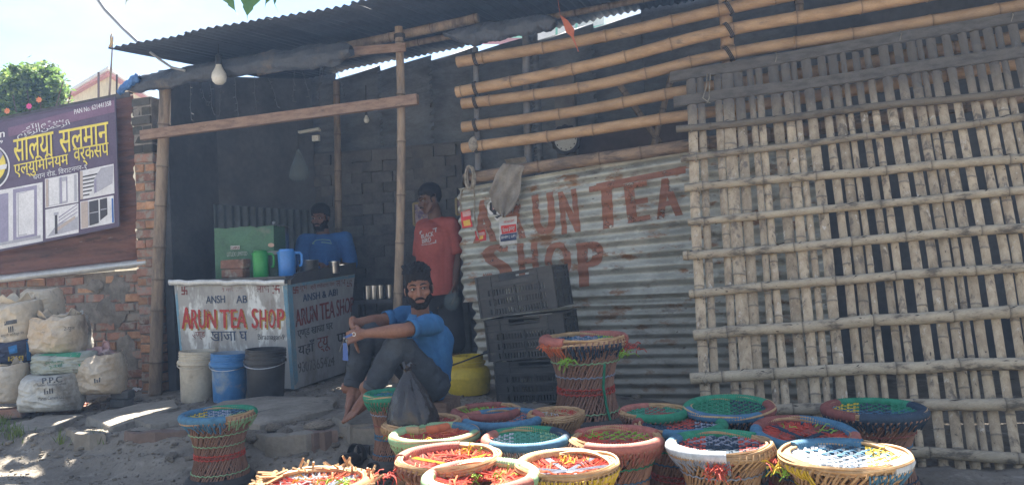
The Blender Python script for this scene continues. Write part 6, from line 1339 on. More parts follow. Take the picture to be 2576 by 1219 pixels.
def foot(mb, ank, toe, side, h=.075):         # side: towards the big toe
    f = (toe - ank); f.z = f.z; L_ = f.length; f.normalize(); up = Vector((0, 0, 1)); side = (side - f * side.dot(f)).normalized(); up = side.cross(f); 
    if up.z < 0: up = -up
    heel = ank - f * .045 - up * .045
    mb.caps(ank + up * .03, heel + up * .01, .040, .032, 14); mb.caps(ank - up * .01, ank + f * L_ * .55 - up * .035, .038, .026, 14)
    for o, l_, r_ in ((.030, .98, .0135), (.012, .97, .0105), (-.004, .92, .0098), (-.019, .85, .0092), (-.033, .77, .0085)):
        a = ank + f * L_ * .30 - up * .030 + side * o * .55; k = ank + f * L_ * (l_ - .20) - up * .048 + side * o; e = ank + f * L_ * l_ - up * .056 + side * o * 1.15; mb.caps(a, k, .020, r_ * 1.1, 12); mb.caps(k, e, r_, r_ * .95, 12)
    mb.caps(heel, ank + f * L_ * .55 - up * .05, .028, .022, 12)
def wrinkle(amp, sc=9, ax=(1, 1, 1)): return lambda co: amp * (nz3(co.x * sc * ax[0], co.y * sc * ax[1], co.z * sc * ax[2]) + .5 * nz3(co.x * sc * 2.3 * ax[0], co.y * sc * 2.3, co.z * sc * 2.3 * ax[2] + 4))
def person(label, base): return Thing('person', label, 'person', base)
def add_blob(t, name, mb, m, vox, it=4, disp=None, parent=None, cut=None):
    me = blob(mb, vox, it, disp)
    if cut:                                  # open hem: everything under the plane goes
        bm = bmesh.new(); bm.from_mesh(me); bmesh.ops.bisect_plane(bm, geom=list(bm.verts) + list(bm.edges) + list(bm.faces), plane_co=cut[0], plane_no=cut[1], clear_outer=True); bm.to_mesh(me); bm.free(); finish(me, 180)
    me = me; shift_mesh(me, t.loc); return t.part(name, me, m, parent), me

# ---------------------------------------------------------------- seated man
A = at_y
skin1 = skinmat('skin_warm', (.235, .115, .070), (.19, .085, .052))
sh = Vector((0, 0, 0))
sit = person('man in a blue polo shirt sitting barefoot with arms over his knees', A(1085, 985, 4.80))
hipL, hipR = A(1092, 966, 4.72), A(1070, 960, 4.92); kneeL, kneeR = A(1003, 862, 4.50), A(922, 832, 4.72); ankL, ankR = A(928, 985, 4.46), A(886, 978, 4.62)
toeL, toeR = A(853, 1040, 4.36), A(846, 1052, 4.50)
shL, shR = A(1092, 812, 4.66), A(1031, 792, 4.94); elL, elR = A(1018, 830, 4.42), A(958, 806, 4.80); wrL, wrR = A(912, 839, 4.46), A(888, 812, 4.62)
neck = A(1060, 792, 4.80); Hc = A(1053, 723.5, 4.74)
H1 = Matrix.Translation(Hc) @ Matrix.Rotation(R(6), 4, 'Z') @ Matrix.Rotation(R(-5), 4, 'Y') @ Matrix.Rotation(R(4), 4, 'X'); K1 = 1.04
mb = MB(); head_blobs(mb, H1, K1)
mb.chain([(neck + Vector((0, 0, -.06)), .062), (neck + Vector((-.005, -.01, .03)), .056), (Hc + Vector((0, .03, -.05)), .056)])
chest = A(1074, 850, 4.80); mid = A(1090, 910, 4.82)
mb.chain([(neck + Vector((0, .02, -.06)), .075), (chest, .10), (mid, .10), (hipL.lerp(hipR, .5), .10)])
for s_, e_, w_ in ((shL, elL, wrL), (shR, elR, wrR)):
    mb.chain([(chest + Vector((0, 0, .06)), .06), (s_, .052), (s_.lerp(e_, .5), .049), (e_, .041), (e_.lerp(w_, .25), .043), (e_.lerp(w_, .7), .031), (w_, .0255)])
for h_, k_, a_, t_, sd_ in ((hipL, kneeL, ankL, toeL, Vector((-.2, 1, 0))), (hipR, kneeR, ankR, toeR, Vector((-.1, -1, 0)))):
    mb.chain([(h_, .07), (k_, .046), (k_.lerp(a_, .35), .040), (a_ + Vector((0, 0, .05)), .033), (a_, .036)]); foot(mb, a_, t_, sd_)
hand(mb, wrL, (A(884, 846, 4.50) - wrL), Vector((0, 1, -.35)), Vector((.1, .2, 1)), .185, .42, .06)
hand(mb, wrR, (A(892, 862, 4.58) - wrR), Vector((.9, .1, 0)), Vector((0, -1, 0)), .185, .16, .16)
body, bme = add_blob(sit, 'body', mb, skin1, .0042, 4, wrinkle(.0012, 30))
def hair1(q): return .0035 + .019 * sstep(.045, .105, q.z) * (1 + .45 * sstep(.03, -.08, q.y)) * (1 + .35 * nz3(q.x * 16 + 3, q.y * 12, 7) + .12 * math.sin(q.x * 70 + 9 * nz3(q.x * 9, q.y * 9, 2))) + .005 * nz3(q.x * 90, q.y * 60, q.z * 60) + .004 * sstep(.01, .05, q.z)
face_parts(sit, H1, bme, sit.loc, K1, (.85, .25), .0042, hair1)
def strands(t, H, k, n, seed, hl):
    rr = random.Random(seed); mb = MB(); Q = lambda v: H @ (v * k)
    for i in range(n):
        a = rr.uniform(-2.9, 2.9); e = rr.uniform(.5, 1.5); d = Vector((math.cos(e) * math.sin(a), -math.cos(e) * math.cos(a), math.sin(e))); p = Vector((0, .018, .035)) + Vector((d.x * .078 * 1.22, d.y * .098 * 1.28, d.z * .092 * (1.17 + .16 * nz3(d.x * 3, d.y * 3, 4))))
        if p.z < .075 and p.y < .0: continue
        fl = Vector((rr.uniform(-.3, .5), .8, .15 + rr.uniform(-.2, .5))); v = (fl - d * fl.dot(d) * .7).normalized() * hl * rr.uniform(.5, 1.1)
        mb.tube([Q(p), Q(p + v * .5 + d * .006), Q(p + v - d * .004)], [.0042 * k, .0032 * k, .001], 4)
    tag(t.part('hair_locks', mb, hair_m), kind='stuff')
strands(sit, H1, K1, 520, 4, .036)
rq = random.Random(9); Qh = lambda v: H1 @ (v * K1)
for i in range(44):                          # swept-up clumps of hair
    x = rq.uniform(-.062, .062); back = rq.uniform(0, 1) ** 1.4; y0 = -.072 + .11 * back + .25 * abs(x) ** 1.0 * .3; z0 = .062 + .050 * math.sin(math.pi * min(1, .25 + back * .6)) - .30 * abs(x) ** 1.5 * 2
    p = Vector((x, y0, z0)); ln_ = rq.uniform(.020, .036) * (1.2 if x < 0 else .85); sw = rq.uniform(-.022, .016)
    mb = MB(); mb.tube([Qh(p), Qh(p + Vector((sw * .3, -.012, ln_ * .55))), Qh(p + Vector((sw, .004, ln_ * .92))), Qh(p + Vector((sw * 1.5 + rq.uniform(-.01, .01), .034, ln_ * .72)))], [.0125 * K1, .0115 * K1, .008 * K1, .002], 7)
    sit.part('hair_lock', mb, hair_m)
polo = mat('polo_blue', (.040, .150, .330), (.032, .12, .27), 4, .85, .25, 260, rand=0, dist=.002)
mb = MB(); shm = shL.lerp(shR, .5)
mb.chain([(neck + Vector((.015, .03, -.088)), .080), (chest + Vector((.015, .03, -.02)), .128), (A(1084, 880, 4.82), .132), (A(1082, 930, 4.82), .128), (A(1080, 968, 4.82), .122)], 20)
mb.chain([(A(1062, 845, 4.75), .10), (A(1072, 900, 4.76), .105)], 18); mb.chain([(A(1098, 850, 4.86), .10), (A(1094, 940, 4.84), .09), (A(1092, 968, 4.82), .08)], 18)
for s_, e_, q in ((shL, elL, .66), (shR, elR, .62)):
    cf_ = s_.lerp(e_, q); mb.chain([(neck + Vector((0, .02, -.098)), .062), (s_ + Vector((0, 0, -.006)), .060), (s_.lerp(e_, q * .6), .056), (cf_, .055)], 18)
shirt, sme = add_blob(sit, 'polo_shirt', mb, polo, .0075, 3, lambda co: .010 * nz3(co.x * 9 + co.z * 5, co.y * 9, co.z * 4) + .010 * (1 - abs(nz3(co.x * 7 + co.z * 6, co.y * 7, co.z * 5 - co.x * 4))) ** 4 + .004 * nz3(co.x * 26, co.y * 26, co.z * 16))
for s_, e_, q in ((shL, elL, .80), (shR, elR, .76)):       # ribbed cuffs
    cf_ = s_.lerp(e_, q); ax = (e_ - s_).normalized(); mb = MB(); mb.tube([cf_ - ax * .03, cf_, cf_ + ax * .022], [.0575, .056, .0545], 24, False); o = sit.part('cuff', mb, polo, shirt); o.modifiers.new('t', 'SOLIDIFY').thickness = .004
col = mat('polo_collar', (.060, .185, .37), (.05, .16, .33), 5, .85, .2, 200, rand=0)
fr = H1.to_3x3() @ Vector((0, -1, 0)); nb = neck + Vector((0, .0, -.005))
for s in (-1, 1):                            # collar wings
    def fn(u, v, s=s):
        a = lerp(2.9, .28, u); r_ = .067 + .030 * v; p = nb + Vector((s * math.sin(a) * r_, -math.cos(a) * r_ * 1.02 + .006, .030 - .052 * v - .020 * u * (1 + .8 * v)))
        if u > .8: p += Vector((s * .012 * (u - .8) / .2 * v, -.004, -.022 * (u - .8) / .2 * v))
        return p
    o = sit.part('collar', MB().grid(fn, 16, 5), col, shirt); o.modifiers.new('t', 'SOLIDIFY').thickness = .005
mb = MB(); f_ = on_mesh(sme, sit.loc, .002); mb.add([f_(x, y) for x, y in ((1047, 794), (1060, 795), (1054, 815))], [(0, 2, 1)]); sit.part('open_neck', mb, skin1, shirt)
mb = MB(); mb.grid(lambda u, v: f_(lerp(1050, 1058, u) - 4 * v, lerp(812, 850, v), .001), 3, 8); sit.part('placket', mb, col, shirt)
jeans = mat('jeans_faded', (.040, .045, .054), (.068, .077, .088), 5, .9, .3, 300, rand=0, stain=((.022, .026, .032), 3.5, .5, .7), dist=.002)
mb = MB()
for h_, k_, a_ in ((hipL, kneeL, ankL), (hipR, kneeR, ankR)):
    mb.chain([(h_, .088), (h_.lerp(k_, .55), .080), (k_, .068), (k_.lerp(a_, .3), .070), (k_.lerp(a_, .75), .058), (a_ + (k_ - a_).normalized() * .055, .055)], 18)
mb.chain([(hipL, .095), (hipR, .095)], 18)
jn, jme = add_blob(sit, 'jeans', mb, jeans, .0065, 3, lambda co: .007 * nz3(co.x * 10, co.y * 10, co.z * 16) + .006 * nz3(co.x * 22, co.y * 22, co.z * 30) + .010 * (1 - abs(nz3(co.x * 8 - co.z * 5, co.y * 8, co.z * 12 + co.x * 6))) ** 4)
for k_, a_ in ((kneeL, ankL), (kneeR, ankR)):
    ax = (a_ - k_).normalized(); p = a_ - ax * .028; mb = MB(); mb.tube([p - ax * .022, p - ax * .018, p + ax * .016, p + ax * .02], [.056, .0605, .0595, .054], 24, False); o = sit.part('rolled_cuff', mb, jeans, jn); o.modifiers.new('t', 'SOLIDIFY').thickness = .005
# low block he sits on, hidden by the bag but really there
c = hipL.lerp(hipR, .5); solo('wooden_block', 'low wooden block under the seated man in the blue polo', 'block', MB().box((c.x + .02, c.y, (c.z - .10 + .15) / 2), (.26, .26, max(.05, c.z - .10 - .15)), ROTF), plank, (c.x + .02, c.y, .15))
# keys on a blue tag in his fingers
kp = A(888, 836, 4.42); keys = Thing('key_bunch', 'bunch of keys on a blue tag held by the seated man', 'keys', kp); tagm = plain('key_tag_blue', (.025, .09, .32), .35, spec=.5)
keys.part('ring', MB().tube([A(890, 840, 4.42) + Vector((.010 * math.cos(a), 0, .010 * math.sin(a))) for a in [6.283 * i / 16 for i in range(16)]], .0022, 6, closed=True), steel)
keys.part('strap', MB().bar(A(886, 840, 4.42), A(864, 850, 4.42), .004, .014), tagm)
keys.part('tag', MB().hexa([A(862, 905, 4.43), A(876, 907, 4.43), A(876, 907, 4.418), A(862, 905, 4.418), A(863, 862, 4.43), A(874, 861, 4.43), A(874, 861, 4.418), A(863, 862, 4.418)]), tagm)
for a, b in (((866, 850), (854, 884)), ((872, 856), (876, 884))): keys.part('key', MB().bar(A(*a, 4.41), A(*b, 4.41), .002, .006, Vector((0, 1, 0))).ball(A(*a, 4.41), (.008, .003, .008), None, 12, 6), plain('key_metal', (.22, .22, .22), .4, metal=.6))

# ---------------------------------------------------------------- standing man in red
skin2 = skinmat('skin_deep', (.12, .066, .045), (.085, .046, .033)); d2 = 6.48
man = person('man in a red printed T-shirt standing by the corrugated wall', (A(1110, 905, d2).x, d2, .235))
Hc2 = A(1080, 500, d2 - .03); H2 = Matrix.Translation(Hc2) @ Matrix.Rotation(R(-64), 4, 'Z') @ Matrix.Rotation(R(14), 4, 'X'); K2 = .98
nk = A(1094, 543, d2 + .02); ch = A(1098, 615, d2 + .02); wa = A(1098, 690, d2 + .02); hp = A(1100, 752, d2 + .02)
s2L, s2R = A(1136, 566, d2 - .02), A(1066, 570, d2 + .10); e2L, e2R = A(1152, 645, d2 - .02), A(1058, 650, d2 + .16); w2L, w2R = A(1146, 712, d2 - .12), A(1056, 716, d2 + .08)
mb = MB(); head_blobs(mb, H2, K2); mb.chain([(ch, .10), (nk + Vector((0, .01, -.05)), .066), (nk + Vector((0, 0, .03)), .056), (Hc2 + Vector((.02, .02, -.05)), .055)]); mb.chain([(ch, .105), (wa, .10), (hp, .105)])
fz = .235
for s_, e_, w_ in ((s2L, e2L, w2L), (s2R, e2R, w2R)): mb.chain([(ch + Vector((0, 0, .10)), .07), (s_, .050), (s_.lerp(e_, .5), .044), (e_, .037), (e_.lerp(w_, .3), .038), (w_, .026)])
for dx in (-.085, .105):
    h_ = hp + Vector((dx, 0, -.02)); k_ = Vector((h_.x + dx * .15, d2 - .02, fz + .46)); a_ = Vector((k_.x + dx * .1, d2 + .03, fz + .075)); mb.chain([(h_, .085), (k_, .055), (k_.lerp(a_, .3), .055), (a_, .036)]); foot(mb, a_, a_ + Vector((-.12, -.17, -.015)), Vector((-dx, .05, 0)))
hand(mb, w2L, Vector((0, -.01, -1)), Vector((-1, .3, 0)), Vector((-.3, -1, 0)), .185, .30, .05); hand(mb, w2R, Vector((0, -.01, -1)), Vector((1, 0, 0)), Vector((0, -1, 0)), .185, .3, .05)
body, bme = add_blob(man, 'body', mb, skin2, .005, 4, wrinkle(.001, 30))
face_parts(man, H2, bme, man.loc, K2, (0, -.6), None, lambda q: .010 + .012 * sstep(.03, .09, q.z) + .003 * nz3(q.x * 70, q.y * 70, q.z * 70), True, True)
tee = mat('tee_red', (.34, .085, .065), (.27, .065, .052), 4, .9, .2, 260, rand=0, dist=.002)
mb = MB(); mb.chain([(nk + Vector((.01, .02, -.075)), .085), (ch + Vector((0, 0, .04)), .150), (ch + Vector((-.01, 0, -.12)), .152), (wa, .152), (A(1098, 770, d2 + .02), .162)], 22)
mb.chain([(A(1078, 590, d2), .125), (A(1082, 660, d2), .118), (A(1084, 770, d2 + .01), .118)], 18); mb.chain([(A(1120, 590, d2), .10), (A(1116, 770, d2), .12)], 18)
for s_, e_ in ((s2L, e2L), (s2R, e2R)): mb.chain([(nk + Vector((0, .02, -.08)), .07), (s_, .068), (s_.lerp(e_, .70), .072)], 18)
shirt, sme = add_blob(man, 'tee_shirt', mb, tee, .008, 3, lambda co: .011 * nz3(co.x * 7, co.y * 7, co.z * 3.2) + .006 * nz3(co.x * 15, co.y * 15, co.z * 9), None, (A(1098, 741, d2), Vector((.06, 0, -1))))
for s_, e_ in ((s2L, e2L), (s2R, e2R)):
    ax = (e_ - s_).normalized(); cf_ = s_.lerp(e_, .78); mb = MB(); mb.tube([cf_ - ax * .05, cf_ + ax * .035], [.070, .074], 24, False); o = man.part('sleeve_hem', mb, tee, shirt); o.modifiers.new('t', 'SOLIDIFY').thickness = .004
f_ = on_mesh(sme, man.loc, .004); pw = plain('print_white', (.50, .47, .46), .8, bump=0)
mb = MB(); text_quad(mb, 'BLACK', ((1059, 590), (1090, 581), (1091, 593), (1060, 600)), f_, .03, 4); text_quad(mb, 'BIRD', ((1061, 602), (1084, 596), (1085, 607), (1062, 612)), f_, .03, 4); text_quad(mb, 'VINTAGE DENIM', ((1060, 614), (1087, 610), (1087, 614), (1060, 618)), f_, .02, 2)
for q in (((1089, 576), (1099, 573)), ((1096, 574), (1096, 583)), ((1088, 611), (1097, 609)), ((1096, 603), (1096, 611)), ((1057, 583), (1061, 581)), ((1057, 583), (1057, 589))): mb.bar(f_(*q[0]), f_(*q[1]), .009, .004, Vector((0, -1, 0)))
man.part('lettering', mb, pw, shirt, smooth=0)
mb = MB(); shorts = mat('shorts_black', (.018, .019, .023), (.03, .031, .036), 5, .9, .2, 200, rand=0)
for dx in (-.085, .10): h_ = hp + Vector((dx, 0, -.03)); mb.chain([(h_, .110), (h_ + Vector((dx * .15, -.02, -.22)), .105), (h_ + Vector((dx * .25, -.02, -.33)), .104)], 18)
mb.caps(hp + Vector((-.08, 0, .02)), hp + Vector((.1, 0, .02)), .12, .12); add_blob(man, 'shorts', mb, shorts, .009, 3, wrinkle(.007, 8))
gl = w2L + Vector((-.03, -.07, -.14)); cup = Thing('plastic_pouch', 'clear plastic pouch dangling from the standing man by his hand', 'pouch', gl); cup.part('film', MB().ball(gl, (.062, .035, .075), None, 22, 16, lambda d: 1 + .25 * nz3(d.x * 2, d.y * 2, d.z * 2)), clear)

# ---------------------------------------------------------------- man at the stove
d3 = 7.55; vm = person('bearded man in a blue T-shirt working behind the tea counter', (A(815, 900, d3).x, d3, .235))
Hc3 = A(806, 547, d3); H3_ = Matrix.Translation(Hc3) @ Matrix.Rotation(R(-14), 4, 'Z') @ Matrix.Rotation(R(8), 4, 'X')
nk = A(814, 588, d3 + .03); ch = A(816, 640, d3 + .03); hp = A(818, 790, d3 + .03)
sA, sB_ = A(766, 606, d3), A(868, 600, d3 + .04); eA, eB = A(752, 672, d3 - .10), A(884, 672, d3 - .02); wA_, wB = A(790, 660, d3 - .32), A(846, 664, d3 - .36)
mb = MB(); head_blobs(mb, H3_, 1.0); mb.chain([(ch, .11), (nk + Vector((0, 0, -.05)), .07), (Hc3 + Vector((0, .03, -.05)), .057)]); mb.chain([(ch, .12), (hp, .12)])
for s_, e_, w_ in ((sA, eA, wA_), (sB_, eB, wB)): mb.chain([(ch + Vector((0, 0, .1)), .07), (s_, .052), (e_, .040), (w_, .028)])
for dx in (-.09, .09): h_ = hp + Vector((dx, 0, 0)); mb.chain([(h_, .09), (Vector((h_.x, d3, fz + .45)), .06), (Vector((h_.x, d3 + .03, fz + .08)), .04)]); foot(mb, Vector((h_.x, d3 + .03, fz + .075)), Vector((h_.x - .02, d3 - .18, fz + .06)), Vector((-dx, 0, 0)))
hand(mb, wA_, Vector((.9, -.6, -.2)), Vector((0, 0, -1)), Vector((.6, .9, 0)), .185, .4, .06); hand(mb, wB, Vector((-.8, -.6, -.2)), Vector((0, 0, -1)), Vector((-.6, .9, 0)), .185, .4, .06)
skin3 = skinmat('skin_brown', (.16, .08, .052), (.12, .06, .04)); body, bme = add_blob(vm, 'body', mb, skin3, .007, 3)
face_parts(vm, H3_, bme, vm.loc, 1.0, (0, -.3), .008, lambda q: .016 + .014 * sstep(.03, .09, q.z), True)
tb_ = mat('tee_blue', (.035, .125, .33), (.03, .10, .26), 4, .9, .2, 200, rand=0); mb = MB(); mb.chain([(nk + Vector((0, .02, -.07)), .09), (ch + Vector((0, 0, .05)), .165), (A(816, 690, d3 + .03), .155), (hp, .15)], 20)
for s_, e_ in ((sA, eA), (sB_, eB)): mb.chain([(nk + Vector((0, .02, -.08)), .075), (s_, .076), (s_.lerp(e_, .85), .074)], 18)
shirt, sme = add_blob(vm, 'tee_shirt', mb, tb_, .01, 3, wrinkle(.008, 7)); f_ = on_mesh(sme, vm.loc, .004)
mb = MB(); mb.tube([f_(x, y) for x, y in ((786, 612), (794, 604), (812, 602), (830, 604), (834, 612), (812, 609), (786, 613))], .004, 6); vm.part('chest_print', mb, plain('print_mint', (.30, .46, .36), .7), shirt)
mb = MB()
for dx in (-.09, .09): mb.chain([(hp + Vector((dx, 0, 0)), .12), (Vector((hp.x + dx, d3, fz + .45)), .08), (Vector((hp.x + dx, d3 + .03, fz + .12)), .07)])
add_blob(vm, 'trousers', mb, shorts, .012, 3)

# ================================================================== BEYOND THE WALL: HOUSE, FLAG, BUSH, LEAVES
cream = mat('house_cream', (.62, .55, .38), (.55, .48, .33), 1.5, .9, .1, 10, rand=0); hw = plain('house_white', (.72, .72, .72), .8); hp_ = plain('house_pink', (.50, .26, .27), .8)
dH = 12.5; p0, p1, p2 = A(272, 166, dH), A(160, 182, dH + 1.6), A(345, 198, dH + 1.4)
house = Thing('cream_house', 'cream painted house with white roof slab and pink band beyond the bush', 'house', (p0.x, p0.y + 2, 0)); p1.z = p2.z = p0.z
e1 = (p1 - p0); e2 = (p2 - p0); n1 = e1.normalized(); n2 = e2.normalized(); q = [p0, p0 + n2 * 3, p0 + n2 * 3 + n1 * 4, p0 + n1 * 4]; qi = [p0 + (n1 + n2) * .2, p0 + n2 * 2.8 + n1 * .2, p0 + n2 * 2.8 + n1 * 3.8, p0 + n1 * 3.8 + n2 * .2]
dn = lambda P, z: [Vector((p.x, p.y, z)) for p in P]
house.part('wall', MB().hexa(dn(qi, 0) + dn(qi, p0.z - .09)), cream, smooth=0); house.part('pink_band', MB().hexa(dn([p + (p0 - p) * 0 + (n1 + n2) * .06 for p in q], p0.z - .09) + dn([p + (n1 + n2) * .06 for p in q], p0.z - .05)), hp_, smooth=0); house.part('roof_slab', MB().hexa(dn(q, p0.z - .05) + dn(q, p0.z)), hw, smooth=0)
house.part('drain_pipe', MB().tube([A(248, 182, dH + .2), A(248, 262, dH + .2)], .018, 8), plain('pipe_brown', (.14, .09, .07), .7))
nb_ = Thing('far_house', 'pale mint and pink painted house glimpsed through the roof gaps', 'house', A(1340, 95, 14)); 
for (x0, y0, x1, y1, m) in ((1200, 70, 1330, 96, plain('mint_paint', (.30, .60, .46), .8)), (1200, 96, 1345, 112, hp_), (1345, 20, 1520, 110, hw)): nb_.part('wall', MB().hexa([A(x0, y1, 14), A(x1, y1, 14), A(x1, y1, 14.4), A(x0, y1, 14.4), A(x0, y0, 14), A(x1, y0, 14), A(x1, y0, 14.4), A(x0, y0, 14.4)]), m, smooth=0)
nb_.part('railing', MB().bar(A(1350, 50, 13.9), A(1520, 26, 13.9), .04, .06).bar(A(1400, 55, 13.9), A(1400, 90, 13.9), .04, .04).bar(A(1450, 48, 13.9), A(1450, 85, 13.9), .04, .04).bar(A(1430, 84, 13.9), A(1550, 60, 13.9), .04, .06), plain('mint_rail', (.2, .5, .4), .7))
fp = Thing('flag_pole', 'thin bamboo pole topped with a small golden flag behind the shed', 'flag', A(272, 260, 8.4)); fp.part('pole', MB().tube([A(272, 300, 8.4), A(279, 180, 8.4), (A(284, 92, 8.4))], [.014, .011, .006], 8), bamboo_post)
def fn(u, v): return A(lerp(283, lerp(272, 281, v), u) + 2 * math.sin(v * 6), lerp(120, 84, v), 8.4 + .04 * math.sin(u * 5 + v * 6))
o = fp.part('flag', MB().grid(fn, 6, 10), plain('flag_gold', (.52, .36, .14), .8)); o.modifiers.new('t', 'SOLIDIFY').thickness = .002
solo('thin_pole', 'thin dark pole standing beside the golden flag pole', 'pole', MB().tube([A(293, 290, 8.5), A(294, 188, 8.5)], .010, 8), lash, A(293, 250, 8.5))
# bush with flowers
leafm = [mat('bush_leaf', (.11, .20, .045), (.17, .26, .07), 3, .6, 0, rand=.25, spec=.35), mat('bush_leaf_pale', (.24, .32, .09), (.18, .26, .07), 3, .6, 0, rand=.25)]
for m_ in leafm:
    t_ = m_.node_tree; b_ = t_.nodes['Principled BSDF']; tr_ = t_.nodes.new('ShaderNodeBsdfTranslucent'); mx_ = t_.nodes.new('ShaderNodeMixShader'); mx_.inputs[0].default_value = .5
    t_.links.new(b_.inputs['Base Color'].links[0].from_socket, tr_.inputs['Color']); t_.links.new(b_.outputs[0], mx_.inputs[1]); t_.links.new(tr_.outputs[0], mx_.inputs[2]); t_.links.new(mx_.outputs[0], t_.nodes['Material Output'].inputs['Surface'])
bush = Thing('flowering_bush', 'leafy green bush with a few pink and orange flowers above the sign', 'bush', (A(80, 300, 9.2).x, 9.2, 0)); rb = random.Random(21)
mb = MB()
for i in range(26):
    a = bush.loc + Vector((rb.uniform(-.35, .35), rb.uniform(-.2, .2), 0)); b = A(rb.uniform(-40, 180), rb.uniform(190, 290), 9.2 + rb.uniform(-.5, .5)); m_ = a.lerp(b, .6) + Vector((rb.uniform(-.2, .2), rb.uniform(-.2, .2), .1)); mb.tube([a, m_, b], [.03, .018, .006], 6)
bush.part('stem', mb, mat('bush_bark', (.12, .09, .065), None, 8, .9, .3))
cl = [(15, 262, .42), (60, 240, .48), (100, 222, .52), (118, 220, .40), (128, 252, .28), (105, 268, .5), (22, 188, .16), (66, 186, .22), (96, 178, .14), (34, 172, .08), (138, 208, .14), (150, 232, .12), (-12, 236, .3), (40, 300, .42), (90, 285, .45), (-20, 285, .5), (62, 205, .30), (120, 190, .30), (128, 192, .18), (-10, 318, .35), (146, 244, .12), (40, 215, .2), (4, 232, .18)]
lv = [MB(), MB()]
for (x, y, r_) in cl:
    r_ *= .62
    c = A(x, y, 9.2 + rb.uniform(-.25, .25))
    for i in range(int(1500 * r_ * r_ * 7) + 60):
        d = Vector((rb.gauss(0, 1), rb.gauss(0, 1), rb.gauss(0, 1))).normalized() * r_ * rb.random() ** .45 * (1 + .35 * nz3(i * .37, x)); p = c + d; sz = rb.uniform(.018, .042); u = Vector((rb.gauss(0, 1), rb.gauss(0, 1), rb.gauss(0, .6))).normalized(); v = u.cross(Vector((rb.gauss(0, 1), rb.gauss(0, 1), rb.gauss(0, 1)))).normalized()
        lv[0 if rb.random() < (.75 if x > 70 else .45) else 1].add([p - u * sz, p + v * sz * .5, p + u * sz, p - v * sz * .5], [(0, 1, 2, 3)])
for i in range(34):                         # loose sprays breaking the outline
    x = rb.uniform(-30, 170); b = A(x, interp(x, [-30, 20, 100, 170], [215, 200, 185, 222]) + rb.uniform(0, 25), 9.2 + rb.uniform(-.3, .3)); d = Vector((rb.uniform(-.7, .7), rb.uniform(-.3, .3), rb.uniform(.3, 1))).normalized(); l_ = rb.uniform(.10, .32)
    for j in range(11):
        p = b + d * l_ * j / 10 + Vector((rb.gauss(0, .015), rb.gauss(0, .015), -.05 * (j / 10) ** 2)); sz = rb.uniform(.016, .034); u = Vector((rb.gauss(0, 1), rb.gauss(0, 1), rb.gauss(0, .6))).normalized(); v = u.cross(Vector((rb.gauss(0, 1), rb.gauss(0, 1), rb.gauss(0, 1)))).normalized()
        lv[j % 2].add([p - u * sz, p + v * sz * .5, p + u * sz, p - v * sz * .5], [(0, 1, 2, 3)])
for k in (0, 1): tag(bush.part('foliage', lv[k], leafm[k], smooth=0), kind='stuff')
for x, y, cn, cc in ((100, 252, 'orange', (.72, .26, .10)), (96, 288, 'pink', (.70, .10, .28)), (112, 290, 'orange', (.72, .26, .10)), (75, 268, 'pink', (.70, .10, .28)), (20, 280, 'orange', (.72, .26, .10)), (38, 310, 'yellow', (.75, .55, .10)), (60, 316, 'white', (.7, .65, .55)), (10, 304, 'orange', (.72, .26, .10))):
    c = A(x, y, 8.55); mb = MB()
    for i in range(7): a = i * .9; d = Vector((math.cos(a), -.5, math.sin(a))) * .036; s_ = Vector((-math.sin(a), 0, math.cos(a))) * .014; mb.add([c, c + d * .6 + s_, c + d, c + d * .6 - s_], [(0, 1, 2, 3)])
    bush.part('flower', mb, plain('petal_' + cn, cc, .7), smooth=0)
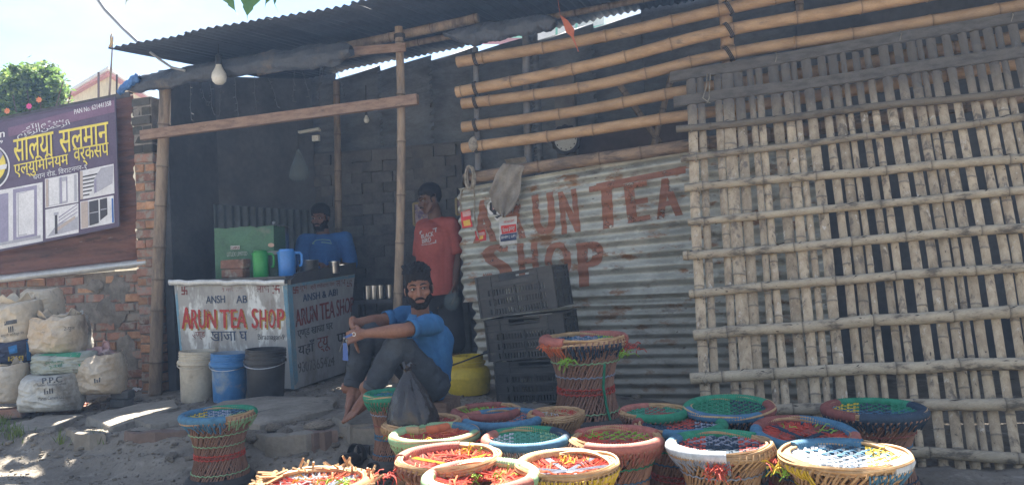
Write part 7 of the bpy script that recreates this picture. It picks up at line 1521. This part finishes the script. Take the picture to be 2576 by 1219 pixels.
# heart shaped leaves hanging into the top of the picture
pl_m = mat('heart_leaf', (.045, .13, .05), (.06, .16, .06), 4, .5, .1, 60, rand=.12, spec=.4)
br = Thing('leafy_branch', 'hanging branch tip with long pointed heart shaped leaves', 'branch', A(620, -60, 2.9))
br.part('twig', MB().tube([A(560, -260, 2.9), A(590, -140, 2.9), A(640, -75, 2.9), A(690, -60, 2.92)], [.010, .007, .004, .002], 6), mat('twig_bark', (.16, .12, .09), None, 8, .9, .2))
def leaf(tip, root, wd_, tail, yaw):
    rt, tp_ = A(*root, 2.88), A(*tip, 2.86); ax = tp_ - rt; L_ = ax.length; ax.normalize(); sd_ = Vector((math.cos(yaw), math.sin(yaw), 0)); sd_ = (sd_ - ax * sd_.dot(ax)).normalized(); nn = ax.cross(sd_); V = []; n = 16
    for i in range(n + 1):
        f = i / n; wv = wd_ * (math.sin(math.pi * min(1, f * 1.05 + .06) ** .62) ** .9 if f < .93 else .02) * (1 - .1 * f)
        if f > .8: wv = wd_ * .32 * (1 - f) / .2 + .0015
        p = rt + ax * L_ * f + nn * .012 * math.sin(f * 3)
        V += [p - sd_ * wv + nn * wv * .25, p, p + sd_ * wv + nn * wv * .25]
    e = tp_ + ax * tail + sd_ * tail * .25; V += [e, e, e]; Fc = []
    for i in range(n + 1): Fc += [(3*i, 3*i+1, 3*i+4, 3*i+3), (3*i+1, 3*i+2, 3*i+5, 3*i+4)]
    o = br.part('leaf', MB().add(V, Fc), pl_m, smooth=180); o.modifiers.new('t', 'SOLIDIFY').thickness = .0006
    br.part('leaf_stalk', MB().tube([rt, rt.lerp(A(640, -75, 2.9), .5) + Vector((0, 0, .01)), A(640, -75, 2.9)], .0016, 5), pl_m)
leaf((622, 40), (640, -42), .060, .022, .15); leaf((592, 26), (572, -52), .052, .024, -.5); leaf((690, 12), (672, -40), .026, .03, 1.0); leaf((318, 2), (345, -40), .03, .02, .6); leaf((668, 10), (700, -60), .03, .02, .5)

# ================================================================== HAZE (added blue volume standing in for veiling lens glare)
hz = bpy.data.materials.new('glare_haze'); hz.use_nodes = True; hn = hz.node_tree; hn.nodes.clear()
ho = hn.nodes.new('ShaderNodeOutputMaterial'); hv = hn.nodes.new('ShaderNodeVolumePrincipled'); hv.inputs['Color'].default_value = (0.36, 0.56, 0.95, 1)
hv.inputs['Density'].default_value = 0.0032; hv.inputs['Anisotropy'].default_value = 0.35; hn.links.new(hv.outputs[0], ho.inputs['Volume'])
tag(link('glare_haze', MB().box((0, 8.0, 2.6), (34, 23, 7.4)).mesh('glare_haze', None, 0), hz), kind='stuff')
